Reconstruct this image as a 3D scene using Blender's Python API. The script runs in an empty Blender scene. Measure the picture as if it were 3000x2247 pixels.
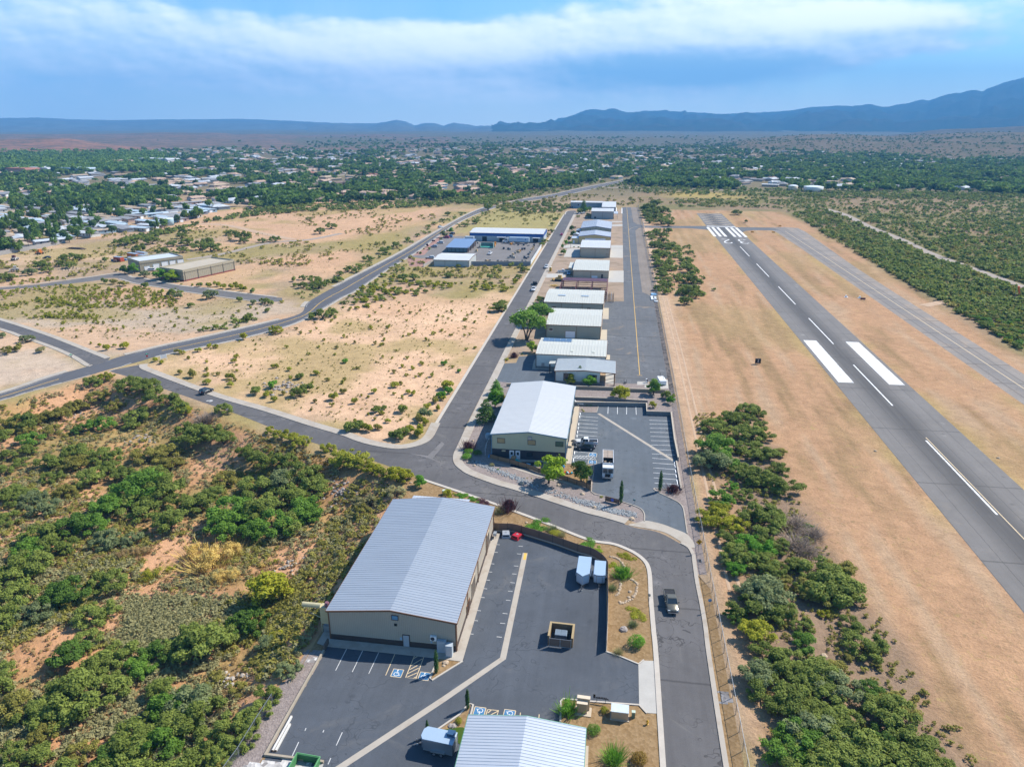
import bpy, math, random
import numpy as np
from mathutils import Vector, Matrix
from mathutils.geometry import tessellate_polygon
R = math.radians
SC = bpy.context.scene
COL = SC.collection
random.seed(7)
RNG = np.random.default_rng(7)
# ------------------------------------------------------------------ camera, sky, sun, exposure
FPX,CXP,CYP,HYP,CAMH = 2080.0,1500.0,1123.5,358.0,76.5
TH = math.atan((CYP - HYP) / FPX)
AZ = math.atan2(318.0,FPX * math.cos(TH) + (CYP - HYP) * math.sin(TH))   # airfield axis (+Y) lies this far right of the view
cam = bpy.data.cameras.new('camera')
cam.sensor_width = 36.0
cam.lens = FPX / 3000 * 36
cam.clip_start = 1.0
cam.clip_end = 60000
camo = bpy.data.objects.new('camera', cam)
COL.objects.link(camo)
camo.location = (0, 0, CAMH)
camo.rotation_euler = (R(90) - TH, 0, AZ)
SC.camera = camo
SUN_AZ, SUN_EL = R(53.3), R(45.0)
sd = Vector((math.sin(SUN_AZ) * math.cos(SUN_EL),math.cos(SUN_AZ) * math.cos(SUN_EL),math.sin(SUN_EL)))
sun = bpy.data.lights.new('sun', 'SUN')
sun.energy = 4.9
sun.angle = R(0.53)
sun.color = (1.0, 0.95, 0.87)
suno = bpy.data.objects.new('sun', sun)
COL.objects.link(suno)
suno.rotation_euler = (-sd).to_track_quat('-Z','Y').to_euler()
suno.location = (200, 200, 300)
SC.view_settings.view_transform = 'Standard'
SC.view_settings.look = 'None'
SC.view_settings.gamma = 1.0
SC.view_settings.exposure = 0.78
SC.cycles.use_denoising = True
SC.cycles.max_bounces = 6
SC.cycles.transparent_max_bounces = 12
SC.cycles.volume_bounces = 0
class NT:
 """small node tree helper"""
 def __init__(s, nt):
  s.nt = nt
 def n(s, t, **k):
  x = s.nt.nodes.new(t)
  for a, b in k.items():
   setattr(x, a, b)
  return x
 def link(s, a, b):
  s.nt.links.new(a, b)
 def put(s, sock, v):
  if hasattr(v,'is_output') or isinstance(v,bpy.types.NodeSocket):
   s.link(v, sock)
  else:
   sock.default_value = v
 def m(s, op, a, b=0.0, c=None, clamp=False):
  x = s.n('ShaderNodeMath', operation=op)
  x.use_clamp = clamp
  s.put(x.inputs[0], a)
  s.put(x.inputs[1], b)
  if c is not None:
   s.put(x.inputs[2], c)
  return x.outputs[0]
 def ramp(s, v, lo, hi):
  x = s.n('ShaderNodeMapRange',interpolation_type='SMOOTHSTEP')
  s.put(x.inputs[0], v)
  x.inputs[1].default_value = lo
  x.inputs[2].default_value = hi
  return x.outputs[0]
 def mix(s, f, a, b, blend='MIX'):
  x = s.n('ShaderNodeMix',data_type='RGBA',blend_type=blend)
  s.put(x.inputs[0], f)
  for sock, v in ((x.inputs[6], a), (x.inputs[7], b)):
   if isinstance(v, tuple):
    v = (v[0], v[1], v[2], 1)
   s.put(sock, v)
  return x.outputs[2]
 def noise(s, vec, scale, detail=4, rough=0.55, dist=0.0):
  x = s.n('ShaderNodeTexNoise')
  s.link(vec, x.inputs['Vector'])
  x.inputs['Scale'].default_value = scale
  x.inputs['Detail'].default_value = detail
  x.inputs['Roughness'].default_value = rough
  x.inputs['Distortion'].default_value = dist
  return x.outputs[0]
 def xyz(s, x, y, z=0.0):
  c = s.n('ShaderNodeCombineXYZ')
  s.put(c.inputs[0], x)
  s.put(c.inputs[1], y)
  s.put(c.inputs[2], z)
  return c.outputs[0]
def make_world():
 w = bpy.data.worlds.new('World')
 SC.world = w
 w.use_nodes = True
 nt = w.node_tree
 nt.nodes.clear()
 t = NT(nt)
 out = t.n('ShaderNodeOutputWorld')
 bg = t.n('ShaderNodeBackground')
 sky = t.n('ShaderNodeTexSky', sky_type='NISHITA')
 sky.sun_disc = False
 sky.sun_elevation = SUN_EL
 sky.sun_rotation = SUN_AZ
 sky.altitude = 1000
 sky.air_density = 1.0
 sky.dust_density = 0.6
 sky.ozone_density = 2.0
 geo = t.n('ShaderNodeTexCoord')
 sep = t.n('ShaderNodeSeparateXYZ')
 t.link(geo.outputs['Generated'], sep.inputs[0])
 deg = 57.29578
 az = t.m('MULTIPLY',t.m('ARCTAN2',sep.outputs[0],sep.outputs[1]),deg)     # degrees from +Y
 el = t.m('MULTIPLY', t.m('ARCSINE', sep.outputs[2]), deg)
 # cloud fields in (azimuth, elevation) of the sky itself
 def field(sa, se, off, detail, rough, de=0.0, da=0.0):
  v = t.xyz(t.m('MULTIPLY_ADD',az,sa,off + da * sa),t.m('MULTIPLY_ADD',el,se,off * .37 + de * se),off)
  return t.noise(v, 1.0, detail, rough, 0.25)
 def puffs(de=0.0, da=0.0):
  v = t.xyz(t.m('MULTIPLY_ADD',az,0.20,4.4 + da * .20),t.m('MULTIPLY_ADD',el,0.42,1.9 + de * .42),2.2)
  x = t.n('ShaderNodeTexVoronoi', feature='F1')
  x.normalize = True
  t.link(v, x.inputs['Vector'])
  x.inputs['Scale'].default_value = 1.0
  x.inputs['Detail'].default_value = 3.0
  x.inputs['Roughness'].default_value = 0.55
  return t.m('SUBTRACT',1.0,t.m('MULTIPLY',x.outputs['Distance'],1.6))
 n1 = field(0.060, 0.13, 3.1, 4, 0.5)
 n1u = field(0.060, 0.13, 3.1, 4, 0.5, 0.5, 0.8)
 n2 = puffs()
 n2u = puffs(0.25, 0.4)
 ns = field(0.16, 0.05, 5.2, 4, 0.5)
 def gauss(a0, sa, e0, se, w):
  a = t.m('POWER',t.m('DIVIDE',t.m('SUBTRACT',az,a0),sa),2.0)
  e = t.m('POWER',t.m('DIVIDE',t.m('SUBTRACT',el,e0),se),2.0)
  return t.m('MULTIPLY',t.m('EXPONENT',t.m('MULTIPLY',t.m('ADD',a,e),-1.0)),w)
 def total(*g):
  x = gauss(*g[0])
  for q in g[1:]:
   x = t.m('ADD', x, gauss(*q))
  return x
 # big soft masses: azimuth, half width, elevation, half height, weight
 big = total((-13,14,5.0,1.9,.85),(-6,11,3.4,2.2,.50),(12,13,6.4,1.7,.85),(7,13,4.4,1.7,.70),(-38,12,5.0,2.4,.60),(-16,30,2.6,2.2,.35),(-27,9,3.6,2.4,.35),(20,5,4.4,.5,.35),(-17,9,7.6,.8,-.55),(23,7,2.4,1.4,-.40))
 cov = t.m('ADD',big,t.m('MULTIPLY',t.m('SUBTRACT',n1,0.5),1.3))
 cov = t.m('ADD',cov,t.m('MULTIPLY',t.m('SUBTRACT',n2,0.5),0.9))
 mask = t.ramp(cov, 0.02, 0.60)
 rel = t.m('ADD',t.m('MULTIPLY',t.m('SUBTRACT',n1,n1u),2.0),t.m('MULTIPLY',t.m('SUBTRACT',n2,n2u),0.8))
 lit = t.m('ADD',t.m('ADD',0.66,rel),total((-13,11,5.3,1.3,.34),(16,9,6.6,.9,.40),(5,12,3.4,1.3,-.70),(19,6,5.4,.7,-.25),(-40,13,4.4,2.0,-.20)))
 lit = t.ramp(lit, 0.0, 1.05)
 cloud = t.mix(lit, (0.30, 0.50, 0.70), (1.02, 1.06, 1.10))
 # the sky between: deeper blue overhead, pale at the horizon
 skyc = t.mix(1.0,sky.outputs[0],(0.100,0.100,0.100),'MULTIPLY')
 skyc = t.mix(1.0, skyc, (0.72, 1.02, 1.20), 'MULTIPLY')
 hz = t.ramp(el, 5.0, -0.5)
 skyc = t.mix(t.m('MULTIPLY',hz,0.82),skyc,(0.86,0.97,1.02))
 # rain veils hanging under the deck
 veil = t.m('MULTIPLY',total((-30,22,3.6,3.6,.9),(-4,9,3.2,2.6,.6)),t.ramp(ns,0.25,0.65),clamp=True)
 skyc = t.mix(t.m('MULTIPLY',veil,0.85),skyc,(0.66,0.80,0.92))
 rain = t.m('MULTIPLY',total((7,11,3.2,2.0,.9),(-3,4,3.0,1.8,.4)),t.ramp(ns,0.3,0.6),clamp=True)
 skyc = t.mix(t.m('MULTIPLY',rain,0.6),skyc,(0.30,0.52,0.76))
 low = t.ramp(el, 16.0, 9.0)
 m2 = t.m('MULTIPLY',t.m('MULTIPLY',mask,low),t.ramp(el,0.2,2.8))
 col = t.mix(t.m('MULTIPLY', m2, 0.95), skyc, cloud)
 t.link(col, bg.inputs[0])
 bg.inputs[1].default_value = 1.0
 t.link(bg.outputs[0], out.inputs[0])
make_world()
# ------------------------------------------------------------------ measuring helpers (survey of the site from the air)
_s,_c,_sa,_ca = math.sin(TH),math.cos(TH),math.sin(AZ),math.cos(AZ)
def G(u, v, z=0.0):
 a, b = u - CXP, v - CYP
 dx, dy, dz = a, FPX * _c - b * _s, -(FPX * _s + b * _c)
 t = (CAMH - z) / -dz
 x, y = dx * t, dy * t
 return (x * _ca - y * _sa, x * _sa + y * _ca)
def tile(x0, y0, w, n):
 k = w / n
 return lambda a, b: (x0 + k * a, y0 + k * b)
A1 = tile(1300,1080,400,2209); A2 = tile(1640,1080,400,2209); A3 = tile(1640,1340,420,2209)
A4 = tile(1400,900,400,2209); A5 = tile(1680,900,400,2209); A6 = tile(1450,700,400,2209)
A7 = tile(1550,560,400,2209); A8 = tile(1200,620,440,2209)
B1 = tile(1000,1380,500,2209); B2 = tile(1200,1720,500,2209); B3 = tile(800,1720,500,2209)
B4 = tile(700,1950,500,2212); B5 = tile(1180,1950,500,2212); B6 = tile(1600,1950,600,2212)
B7 = tile(1600,1550,500,2209); B8 = tile(1380,1500,450,2193); B9 = tile(1300,1500,800,1775)
C1 = tile(0,250,1000,2209); C2 = tile(1000,250,1000,2209); C3 = tile(2000,250,1000,2209)
C4 = tile(0,900,1000,2209); C5 = tile(1000,900,1000,2209); C6 = tile(2000,900,1000,2209)
D2 = tile(0,480,560,2209); D3 = tile(300,690,500,2212); D4 = tile(1700,380,700,2212)
D5 = tile(2000,1150,800,2209); D6 = tile(2000,1650,800,1271); D7 = tile(0,1600,900,1271)
D8 = tile(500, 420, 800, 1271)
E1 = tile(1380,1280,360,1269); E2 = tile(2600,780,400,1269); E4 = tile(1150,480,650,1271)
E5 = tile(0,1040,640,1271); E6 = tile(600,1250,650,1271); E7 = tile(1660,820,340,1271)
E8 = tile(2060, 620, 270, 1271)
FU = lambda a, b: (a, b)
def W(t, *pts):
 """ground positions of a run of surveyed points"""
 return [G(*t(a, b)) for a, b in pts]
def smooth(pts, n=5, closed=False):
 """Catmull-Rom through the points"""
 P = [np.array(p, float) for p in pts]
 m = len(P)
 out = []
 rng = range(m if closed else m - 1)
 for i in rng:
  p1, p2 = P[i], P[(i + 1) % m]
  p0 = P[i - 1] if (closed or i > 0) else 2 * p1 - p2
  p3 = P[(i + 2) % m] if (closed or i + 2 < m) else 2 * p2 - p1
  for k in range(n):
   t = k / n
   out.append(tuple(0.5 * ((2 * p1) + (-p0 + p2) * t + (2 * p0 - 5 * p1 + 4 * p2 - p3) * t * t + (-p0 + 3 * p1 - 3 * p2 + p3) * t ** 3)))
 if not closed:
  out.append(tuple(P[-1]))
 return out
def offset(pts, d):
 """polyline moved d to its left"""
 P = [Vector(p[:2]) for p in pts]
 out = []
 for i, p in enumerate(P):
  a = P[max(i - 1, 0)]
  b = P[min(i + 1, len(P) - 1)]
  t = (b - a)
  if t.length < 1e-6:
   t = Vector((0, 1))
  t.normalize()
  out.append((p.x - t.y * d, p.y + t.x * d))
 return out
# ------------------------------------------------------------------ mesh helpers
class MB:
 def __init__(s):
  s.v, s.f = [], []
 def add(s, vs, fs):
  n = len(s.v)
  s.v += [tuple(p) for p in vs]
  s.f += [tuple(i + n for i in f) for f in fs]
  return s
 def box(s, x0, x1, y0, y1, z0, z1):
  return s.add([(x0,y0,z0),(x1,y0,z0),(x1,y1,z0),(x0,y1,z0),(x0,y0,z1),(x1,y0,z1),(x1,y1,z1),(x0,y1,z1)],
                     [(3,2,1,0),(4,5,6,7),(0,1,5,4),(1,2,6,5),(2,3,7,6),(3,0,4,7)])
 def rbox(s, cx, cy, z0, sx, sy, sz, rz=0.0, top=1.0):
  c, q = math.cos(rz), math.sin(rz)
  P = []
  for z, k in ((z0, 1.0), (z0 + sz, top)):
   for a, b in ((-1, -1), (1, -1), (1, 1), (-1, 1)):
    x, y = a * sx / 2 * k, b * sy / 2 * k
    P.append((cx + x * c - y * q, cy + x * q + y * c, z))
  return s.add(P,[(3,2,1,0),(4,5,6,7),(0,1,5,4),(1,2,6,5),(2,3,7,6),(3,0,4,7)])
 def prism(s, pts, z0, z1):
  n = len(pts)
  P = [(p[0],p[1],z0) for p in pts] + [(p[0],p[1],z1) for p in pts]
  F = [tuple(range(n - 1, -1, -1)), tuple(range(n, 2 * n))]
  F += [(i,(i + 1) % n,n + (i + 1) % n,n + i) for i in range(n)]
  return s.add(P, F)
 def xprism(s, pts, x0, x1):
  """profile in (y, z) run along x"""
  n = len(pts)
  P = [(x0,p[0],p[1]) for p in pts] + [(x1,p[0],p[1]) for p in pts]
  F = [tuple(range(n - 1, -1, -1)), tuple(range(n, 2 * n))]
  F += [(i,(i + 1) % n,n + (i + 1) % n,n + i) for i in range(n)]
  return s.add(P, F)
 def yprism(s, pts, y0, y1):
  """profile in (x, z) run along y"""
  n = len(pts)
  P = [(p[0],y0,p[1]) for p in pts] + [(p[0],y1,p[1]) for p in pts]
  F = [tuple(range(n - 1, -1, -1)), tuple(range(n, 2 * n))]
  F += [(i,(i + 1) % n,n + (i + 1) % n,n + i) for i in range(n)]
  return s.add(P, F)
 def tube(s, p, q, r0, r1=None, n=6):
  r1 = r0 if r1 is None else r1
  p, q = Vector(p), Vector(q)
  d = (q - p)
  if d.length < 1e-6:
   return s
  d.normalize()
  a = d.orthogonal().normalized()
  b = d.cross(a)
  P = []
  for c, r in ((p, r0), (q, r1)):
   for i in range(n):
    t = 2 * math.pi * i / n
    P.append(tuple(c + a * (r * math.cos(t)) + b * (r * math.sin(t))))
  return s.add(P,[(i,(i + 1) % n,n + (i + 1) % n,n + i) for i in range(n)] + [tuple(range(n - 1,-1,-1)),tuple(range(n,2 * n))])
 def path(s, pts, r0, r1=None, n=5):
  r1 = r0 if r1 is None else r1
  m = len(pts) - 1
  for i in range(m):
   s.tube(pts[i],pts[i + 1],r0 + (r1 - r0) * i / m,r0 + (r1 - r0) * (i + 1) / m,n)
  return s
 def lathe(s, prof, n=12, c=(0, 0, 0)):
  P = []
  for r, z in prof:
   for i in range(n):
    t = 2 * math.pi * i / n
    P.append((c[0] + r * math.cos(t),c[1] + r * math.sin(t),c[2] + z))
  F = []
  for k in range(len(prof) - 1):
   for i in range(n):
    F.append((k * n + i,k * n + (i + 1) % n,(k + 1) * n + (i + 1) % n,(k + 1) * n + i))
  F += [tuple(range(n - 1,-1,-1)),tuple(range((len(prof) - 1) * n,len(prof) * n))]
  return s.add(P, F)
 def xlathe(s, prof, n=14, c=(0, 0, 0)):
  """turned about the x axis: prof (r, x)"""
  P = []
  for r, x in prof:
   for i in range(n):
    t = 2 * math.pi * i / n
    P.append((c[0] + x,c[1] + r * math.cos(t),c[2] + r * math.sin(t)))
  F = []
  for k in range(len(prof) - 1):
   for i in range(n):
    F.append((k * n + i,k * n + (i + 1) % n,(k + 1) * n + (i + 1) % n,(k + 1) * n + i))
  F += [tuple(range(n - 1,-1,-1)),tuple(range((len(prof) - 1) * n,len(prof) * n))]
  return s.add(P, F)
 def loft(s, rings):
  n = len(rings[0])
  P = [p for r in rings for p in r]
  F = []
  for k in range(len(rings) - 1):
   for i in range(n):
    F.append((k * n + i,k * n + (i + 1) % n,(k + 1) * n + (i + 1) % n,(k + 1) * n + i))
  F += [tuple(range(n - 1,-1,-1)),tuple(range((len(rings) - 1) * n,len(rings) * n))]
  return s.add(P, F)
 def rock(s, c, r, rng, n=7, flat=0.65):
  rings = []
  for z,k in ((-0.25,.75),(0.15,1.0),(0.6,.8),(0.95,.35)):
   rings.append([(c[0] + r * k * math.cos(6.283 * i / n) * rng.uniform(.75,1.15),c[1] + r * k * math.sin(6.283 * i / n) * rng.uniform(.75,1.15),
                           c[2] + r * z * flat * rng.uniform(.85,1.15)) for i in range(n)])
  return s.loft(rings)
 def build(s, name, mat, parent=None, smooth=False):
  me = bpy.data.meshes.new(name)
  me.from_pydata(s.v, [], s.f)
  me.update()
  if mat:
   me.materials.append(mat)
  if smooth:
   me.polygons.foreach_set('use_smooth',[True] * len(me.polygons))
  o = bpy.data.objects.new(name, me)
  COL.objects.link(o)
  if parent:
   o.parent = parent
  return o
def np_mesh(name,V,Fq,mat=None,tint=None,mats=None,midx=None):
 """fast mesh of quads"""
 me = bpy.data.meshes.new(name)
 nv, nf = len(V), len(Fq)
 k = Fq.shape[1]
 me.vertices.add(nv)
 me.vertices.foreach_set('co',np.asarray(V,np.float32).ravel())
 me.loops.add(nf * k)
 me.loops.foreach_set('vertex_index',np.asarray(Fq,np.int32).ravel())
 me.polygons.add(nf)
 me.polygons.foreach_set('loop_start',np.arange(0,nf * k,k,dtype=np.int32))
 me.polygons.foreach_set('loop_total',np.full(nf,k,np.int32))
 for m in (mats or ([mat] if mat else [])):
  me.materials.append(m)
 if midx is not None:
  me.polygons.foreach_set('material_index',np.asarray(midx,np.int32))
 me.update(calc_edges=True)
 if tint is not None:
  at = me.attributes.new('tint', 'FLOAT', 'FACE')
  at.data.foreach_set('value', np.asarray(tint, np.float32))
 return me
def tag(o, label, cat=None, group=None, kind=None):
 o['label'] = label
 if cat:
  o['category'] = cat
 if group:
  o['group'] = group
 if kind:
  o['kind'] = kind
 return o
def thing(name,label,cat,loc=(0,0,0),rz=0.0,group=None):
 o = bpy.data.objects.new(name, None)
 o.empty_display_size = 0.5
 COL.objects.link(o)
 o.location = loc
 o.rotation_euler = (0, 0, rz)
 return tag(o, label, cat, group)
def copy_tree(o, parent=None):
 c = o.copy()
 COL.objects.link(c)
 c.parent = parent
 for ch in list(o.children):
  copy_tree(ch, c)
 return c
# ------------------------------------------------------------------ materials
MATS = {}
def pm(name,col,rough=0.65,var=0.12,scale=1.2,bump=0.0,metal=0.0,spec=0.3,stretch=(1,1,1),col2=None,c2=(0.5,0.62),c2s=0.3):
 """plain paint, metal or stone with its own uneven weathering"""
 if name in MATS:
  return MATS[name]
 m = bpy.data.materials.new(name)
 m.use_nodes = True
 nt = m.node_tree
 t = NT(nt)
 p = nt.nodes['Principled BSDF']
 tc = t.n('ShaderNodeTexCoord')
 mp = t.n('ShaderNodeMapping')
 mp.inputs['Scale'].default_value = stretch
 t.link(tc.outputs['Object'], mp.inputs[0])
 n1 = t.noise(mp.outputs[0], scale, 6, 0.6)
 n2 = t.noise(mp.outputs[0], scale * 9, 3, 0.6)
 f = t.m('ADD',t.m('MULTIPLY',t.m('SUBTRACT',n1,0.5),var * 3.2),t.m('MULTIPLY',t.m('SUBTRACT',n2,0.5),var * 1.6))
 base = (col[0], col[1], col[2], 1)
 c = None
 if col2:
  k = t.ramp(t.noise(mp.outputs[0],c2s,5,0.6),c2[0],c2[1])
  c = t.mix(k, col, col2)
 hs = t.n('ShaderNodeHueSaturation')
 if c is not None:
  t.link(c, hs.inputs['Color'])
 else:
  hs.inputs['Color'].default_value = base
 t.link(t.m('ADD', 1.0, f), hs.inputs['Value'])
 t.link(hs.outputs[0], p.inputs['Base Color'])
 p.inputs['Roughness'].default_value = rough
 p.inputs['Metallic'].default_value = metal
 p.inputs['Specular IOR Level'].default_value = spec
 if bump:
  b = t.n('ShaderNodeBump')
  b.inputs['Strength'].default_value = bump
  b.inputs['Distance'].default_value = 0.05
  t.link(n2, b.inputs['Height'])
  t.link(b.outputs[0], p.inputs['Normal'])
 MATS[name] = m
 return m
def siding(name,col,pitch=0.3,rough=0.5,horizontal=False,dark=0.82):
 """ribbed steel wall panel"""
 if name in MATS:
  return MATS[name]
 m = pm(name, col, rough, 0.05, 0.4)
 nt = m.node_tree
 t = NT(nt)
 p = nt.nodes['Principled BSDF']
 tc = t.n('ShaderNodeTexCoord')
 sep = t.n('ShaderNodeSeparateXYZ')
 t.link(tc.outputs['Object'], sep.inputs[0])
 s = sep.outputs[2] if horizontal else t.m('ADD',sep.outputs[0],sep.outputs[1])
 w = t.m('ABSOLUTE',t.m('SUBTRACT',t.m('FRACT',t.m('DIVIDE',s,pitch)),0.5))
 rib = t.ramp(w, 0.38, 0.46)
 b = t.n('ShaderNodeBump')
 b.inputs['Strength'].default_value = 0.9
 b.inputs['Distance'].default_value = 0.03
 t.link(rib, b.inputs['Height'])
 t.link(b.outputs[0], p.inputs['Normal'])
 old = p.inputs['Base Color'].links[0].from_socket
 t.link(t.mix(rib,old,t.mix(1.0,old,(dark,dark,dark),'MULTIPLY')),p.inputs['Base Color'])
 return m
def asphalt(name,col,crack=0.5,blotch=0.35,streak=None,dust=None,seam=None):
 if name in MATS:
  return MATS[name]
 m = bpy.data.materials.new(name)
 m.use_nodes = True
 nt = m.node_tree
 t = NT(nt)
 p = nt.nodes['Principled BSDF']
 tc = t.n('ShaderNodeTexCoord')
 P = tc.outputs['Object']
 sep = t.n('ShaderNodeSeparateXYZ')
 t.link(P, sep.inputs[0])
 big = t.noise(P, 0.06, 5, 0.6, 0.6)
 mid = t.noise(P, 0.45, 5, 0.65)
 fin = t.noise(P, 7.0, 3, 0.7)
 tr = t.n('ShaderNodeMapping')                       # traffic wear,drawn out along the lane
 tr.inputs['Scale'].default_value = (1.0, 0.05, 1)
 t.link(P, tr.inputs[0])
 trn = t.noise(tr.outputs[0], 0.9, 4, 0.6)
 v = t.m('ADD',t.m('MULTIPLY',t.m('SUBTRACT',big,0.5),blotch * 2.2),t.m('MULTIPLY',t.m('SUBTRACT',mid,0.5),blotch * 0.9))
 v = t.m('ADD',v,t.m('MULTIPLY',t.m('SUBTRACT',fin,0.5),0.55))
 v = t.m('ADD',v,t.m('MULTIPLY',t.m('SUBTRACT',trn,0.5),0.35))
 c = t.mix(1.0,col,t.xyz(t.m('ADD',1.0,v),t.m('ADD',1.0,v),t.m('ADD',1.0,v)),'MULTIPLY')
 v2 = t.n('ShaderNodeTexVoronoi')
 t.link(P, v2.inputs['Vector'])
 v2.inputs['Scale'].default_value = 0.24
 s2 = t.n('ShaderNodeSeparateColor')
 t.link(v2.outputs['Color'], s2.inputs[0])
 oil = t.m('MULTIPLY',t.ramp(t.m('ADD',v2.outputs['Distance'],t.m('MULTIPLY',mid,0.25)),0.30,0.16),t.ramp(s2.outputs[0],0.55,0.8))
 c = t.mix(t.m('MULTIPLY',oil,0.45),c,tuple(x * .45 for x in col))
 pal = t.m('MULTIPLY',t.ramp(t.m('ADD',v2.outputs['Distance'],t.m('MULTIPLY',mid,0.5)),0.55,0.28),t.ramp(s2.outputs[1],0.78,0.95))
 c = t.mix(t.m('MULTIPLY',pal,0.3),c,tuple(min(1,x * 2.6) for x in col))
 if dust:
  dn = t.ramp(t.noise(P,0.09,6,0.7,1.0),dust[1],dust[1] + 0.16)
  c = t.mix(t.m('MULTIPLY', dn, dust[2]), c, dust[0])
 if streak:                                          # tyre rubber down the centreline: (x centre,half width,dark colour,amount)
  d = t.m('ABSOLUTE',t.m('SUBTRACT',sep.outputs[0],streak[0]))
  k = t.m('MULTIPLY',t.ramp(d,streak[1],0.4),t.m('ADD',0.4,trn))
  c = t.mix(t.m('MULTIPLY', k, streak[3]), c, streak[2])
 # cracks
 vo = t.n('ShaderNodeTexVoronoi',feature='DISTANCE_TO_EDGE')
 wv = t.n('ShaderNodeMapping')
 wv.inputs['Scale'].default_value = (0.11, 0.17, 1)
 wn = t.n('ShaderNodeVectorMath', operation='ADD')
 wx = t.n('ShaderNodeTexNoise')
 wx.inputs['Scale'].default_value = 0.35
 t.link(P, wx.inputs['Vector'])
 sc = t.n('ShaderNodeVectorMath', operation='SCALE')
 t.link(wx.outputs['Color'], sc.inputs[0])
 sc.inputs['Scale'].default_value = 4.0
 t.link(P, wn.inputs[0])
 t.link(sc.outputs[0], wn.inputs[1])
 t.link(wn.outputs[0], wv.inputs[0])
 t.link(wv.outputs[0], vo.inputs['Vector'])
 vo.inputs['Scale'].default_value = 1.0
 ck = t.m('MULTIPLY',t.ramp(vo.outputs['Distance'],0.022,0.006),t.ramp(big,0.44,0.56))
 dk = tuple(x * 0.35 for x in col)
 c = t.mix(t.m('MULTIPLY', ck, crack), c, dk)
 if seam:
  for ax, pitch, wd in seam:
   w = t.m('ABSOLUTE',t.m('SUBTRACT',t.m('FRACT',t.m('DIVIDE',t.m('ADD',sep.outputs[ax],t.m('MULTIPLY',mid,0.5)),pitch)),0.5))
   c = t.mix(t.m('MULTIPLY',t.ramp(w,0.5 - wd / pitch,0.5 - 0.3 * wd / pitch),0.55),c,dk)
 t.link(c, p.inputs['Base Color'])
 p.inputs['Roughness'].default_value = 0.85
 p.inputs['Specular IOR Level'].default_value = 0.22
 b = t.n('ShaderNodeBump')
 b.inputs['Strength'].default_value = 0.35
 b.inputs['Distance'].default_value = 0.02
 t.link(fin, b.inputs['Height'])
 t.link(b.outputs[0], p.inputs['Normal'])
 MATS[name] = m
 return m
def gravel(name,col,col2,scale=3.0,contrast=0.5,bump=0.6):
 if name in MATS:
  return MATS[name]
 m = bpy.data.materials.new(name)
 m.use_nodes = True
 nt = m.node_tree
 t = NT(nt)
 p = nt.nodes['Principled BSDF']
 tc = t.n('ShaderNodeTexCoord')
 P = tc.outputs['Object']
 vo = t.n('ShaderNodeTexVoronoi')
 t.link(P, vo.inputs['Vector'])
 vo.inputs['Scale'].default_value = scale
 sep = t.n('ShaderNodeSeparateColor')
 t.link(vo.outputs['Color'], sep.inputs[0])
 big = t.noise(P, 0.25, 5, 0.65)
 fine = t.noise(P, scale * 1.6, 3, 0.7)
 c = t.mix(t.m('MULTIPLY',sep.outputs[0],contrast,clamp=True),col,col2)
 v = t.m('ADD', 0.78, t.m('MULTIPLY', big, 0.44))
 v = t.m('ADD',v,t.m('MULTIPLY',t.m('SUBTRACT',fine,0.5),0.5))
 c = t.mix(1.0, c, t.xyz(v, v, v), 'MULTIPLY')
 t.link(c, p.inputs['Base Color'])
 p.inputs['Roughness'].default_value = 0.95
 p.inputs['Specular IOR Level'].default_value = 0.1
 b = t.n('ShaderNodeBump')
 b.inputs['Strength'].default_value = bump
 b.inputs['Distance'].default_value = 0.08
 t.link(vo.outputs['Distance'], b.inputs['Height'])
 t.link(b.outputs[0], p.inputs['Normal'])
 MATS[name] = m
 return m
def leafmat(name, ca, cb, trans=0.25):
 """foliage: colour runs between two greens clump by clump and plant by plant"""
 if name in MATS:
  return MATS[name]
 m = bpy.data.materials.new(name)
 m.use_nodes = True
 nt = m.node_tree
 t = NT(nt)
 p = nt.nodes['Principled BSDF']
 at = t.n('ShaderNodeAttribute')
 at.attribute_name = 'tint'
 oi = t.n('ShaderNodeObjectInfo')
 f = t.m('ADD',t.m('MULTIPLY',at.outputs['Fac'],0.78),t.m('MULTIPLY',oi.outputs['Random'],0.34),clamp=True)
 c = t.mix(f, ca, cb)
 tr = t.n('ShaderNodeBsdfTranslucent')
 t.link(c, p.inputs['Base Color'])
 t.link(c, tr.inputs[0])
 p.inputs['Roughness'].default_value = 0.7
 p.inputs['Specular IOR Level'].default_value = 0.15
 mx = t.n('ShaderNodeMixShader')
 mx.inputs[0].default_value = trans
 t.link(p.outputs[0], mx.inputs[1])
 t.link(tr.outputs[0], mx.inputs[2])
 t.link(mx.outputs[0],nt.nodes['Material Output'].inputs[0])
 MATS[name] = m
 return m
M_LOT = asphalt('sealed_asphalt',(0.073,0.081,0.094),0.45,0.34,dust=((0.135,0.13,0.125),0.55,0.45))
M_LOT2 = asphalt('parking_asphalt',(0.096,0.109,0.123),0.5,0.3,dust=((0.17,0.165,0.155),0.56,0.4))
M_ROAD = asphalt('street_asphalt',(0.104,0.098,0.097),0.75,0.38,dust=((0.19,0.175,0.155),0.54,0.45),seam=((1,17.0,0.3),))
M_MAIN = asphalt('main_road_asphalt',(0.093,0.092,0.098),0.15,0.2)
M_SIDE = asphalt('side_street_asphalt',(0.126,0.118,0.113),0.3,0.3)
M_RUN = asphalt('runway_asphalt',(0.161,0.148,0.137),0.2,0.25,streak=(80.6,7.0,(0.070,0.066,0.064),0.95),dust=((0.22,0.19,0.16),0.56,0.45),seam=((1,31.0,0.35),(0,3.72,0.12)))
M_TAXI = asphalt('taxilane_asphalt',(0.111,0.113,0.117),0.75,0.35,dust=((0.26,0.20,0.14),0.56,0.75),seam=((1,24.0,0.5),))
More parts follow.
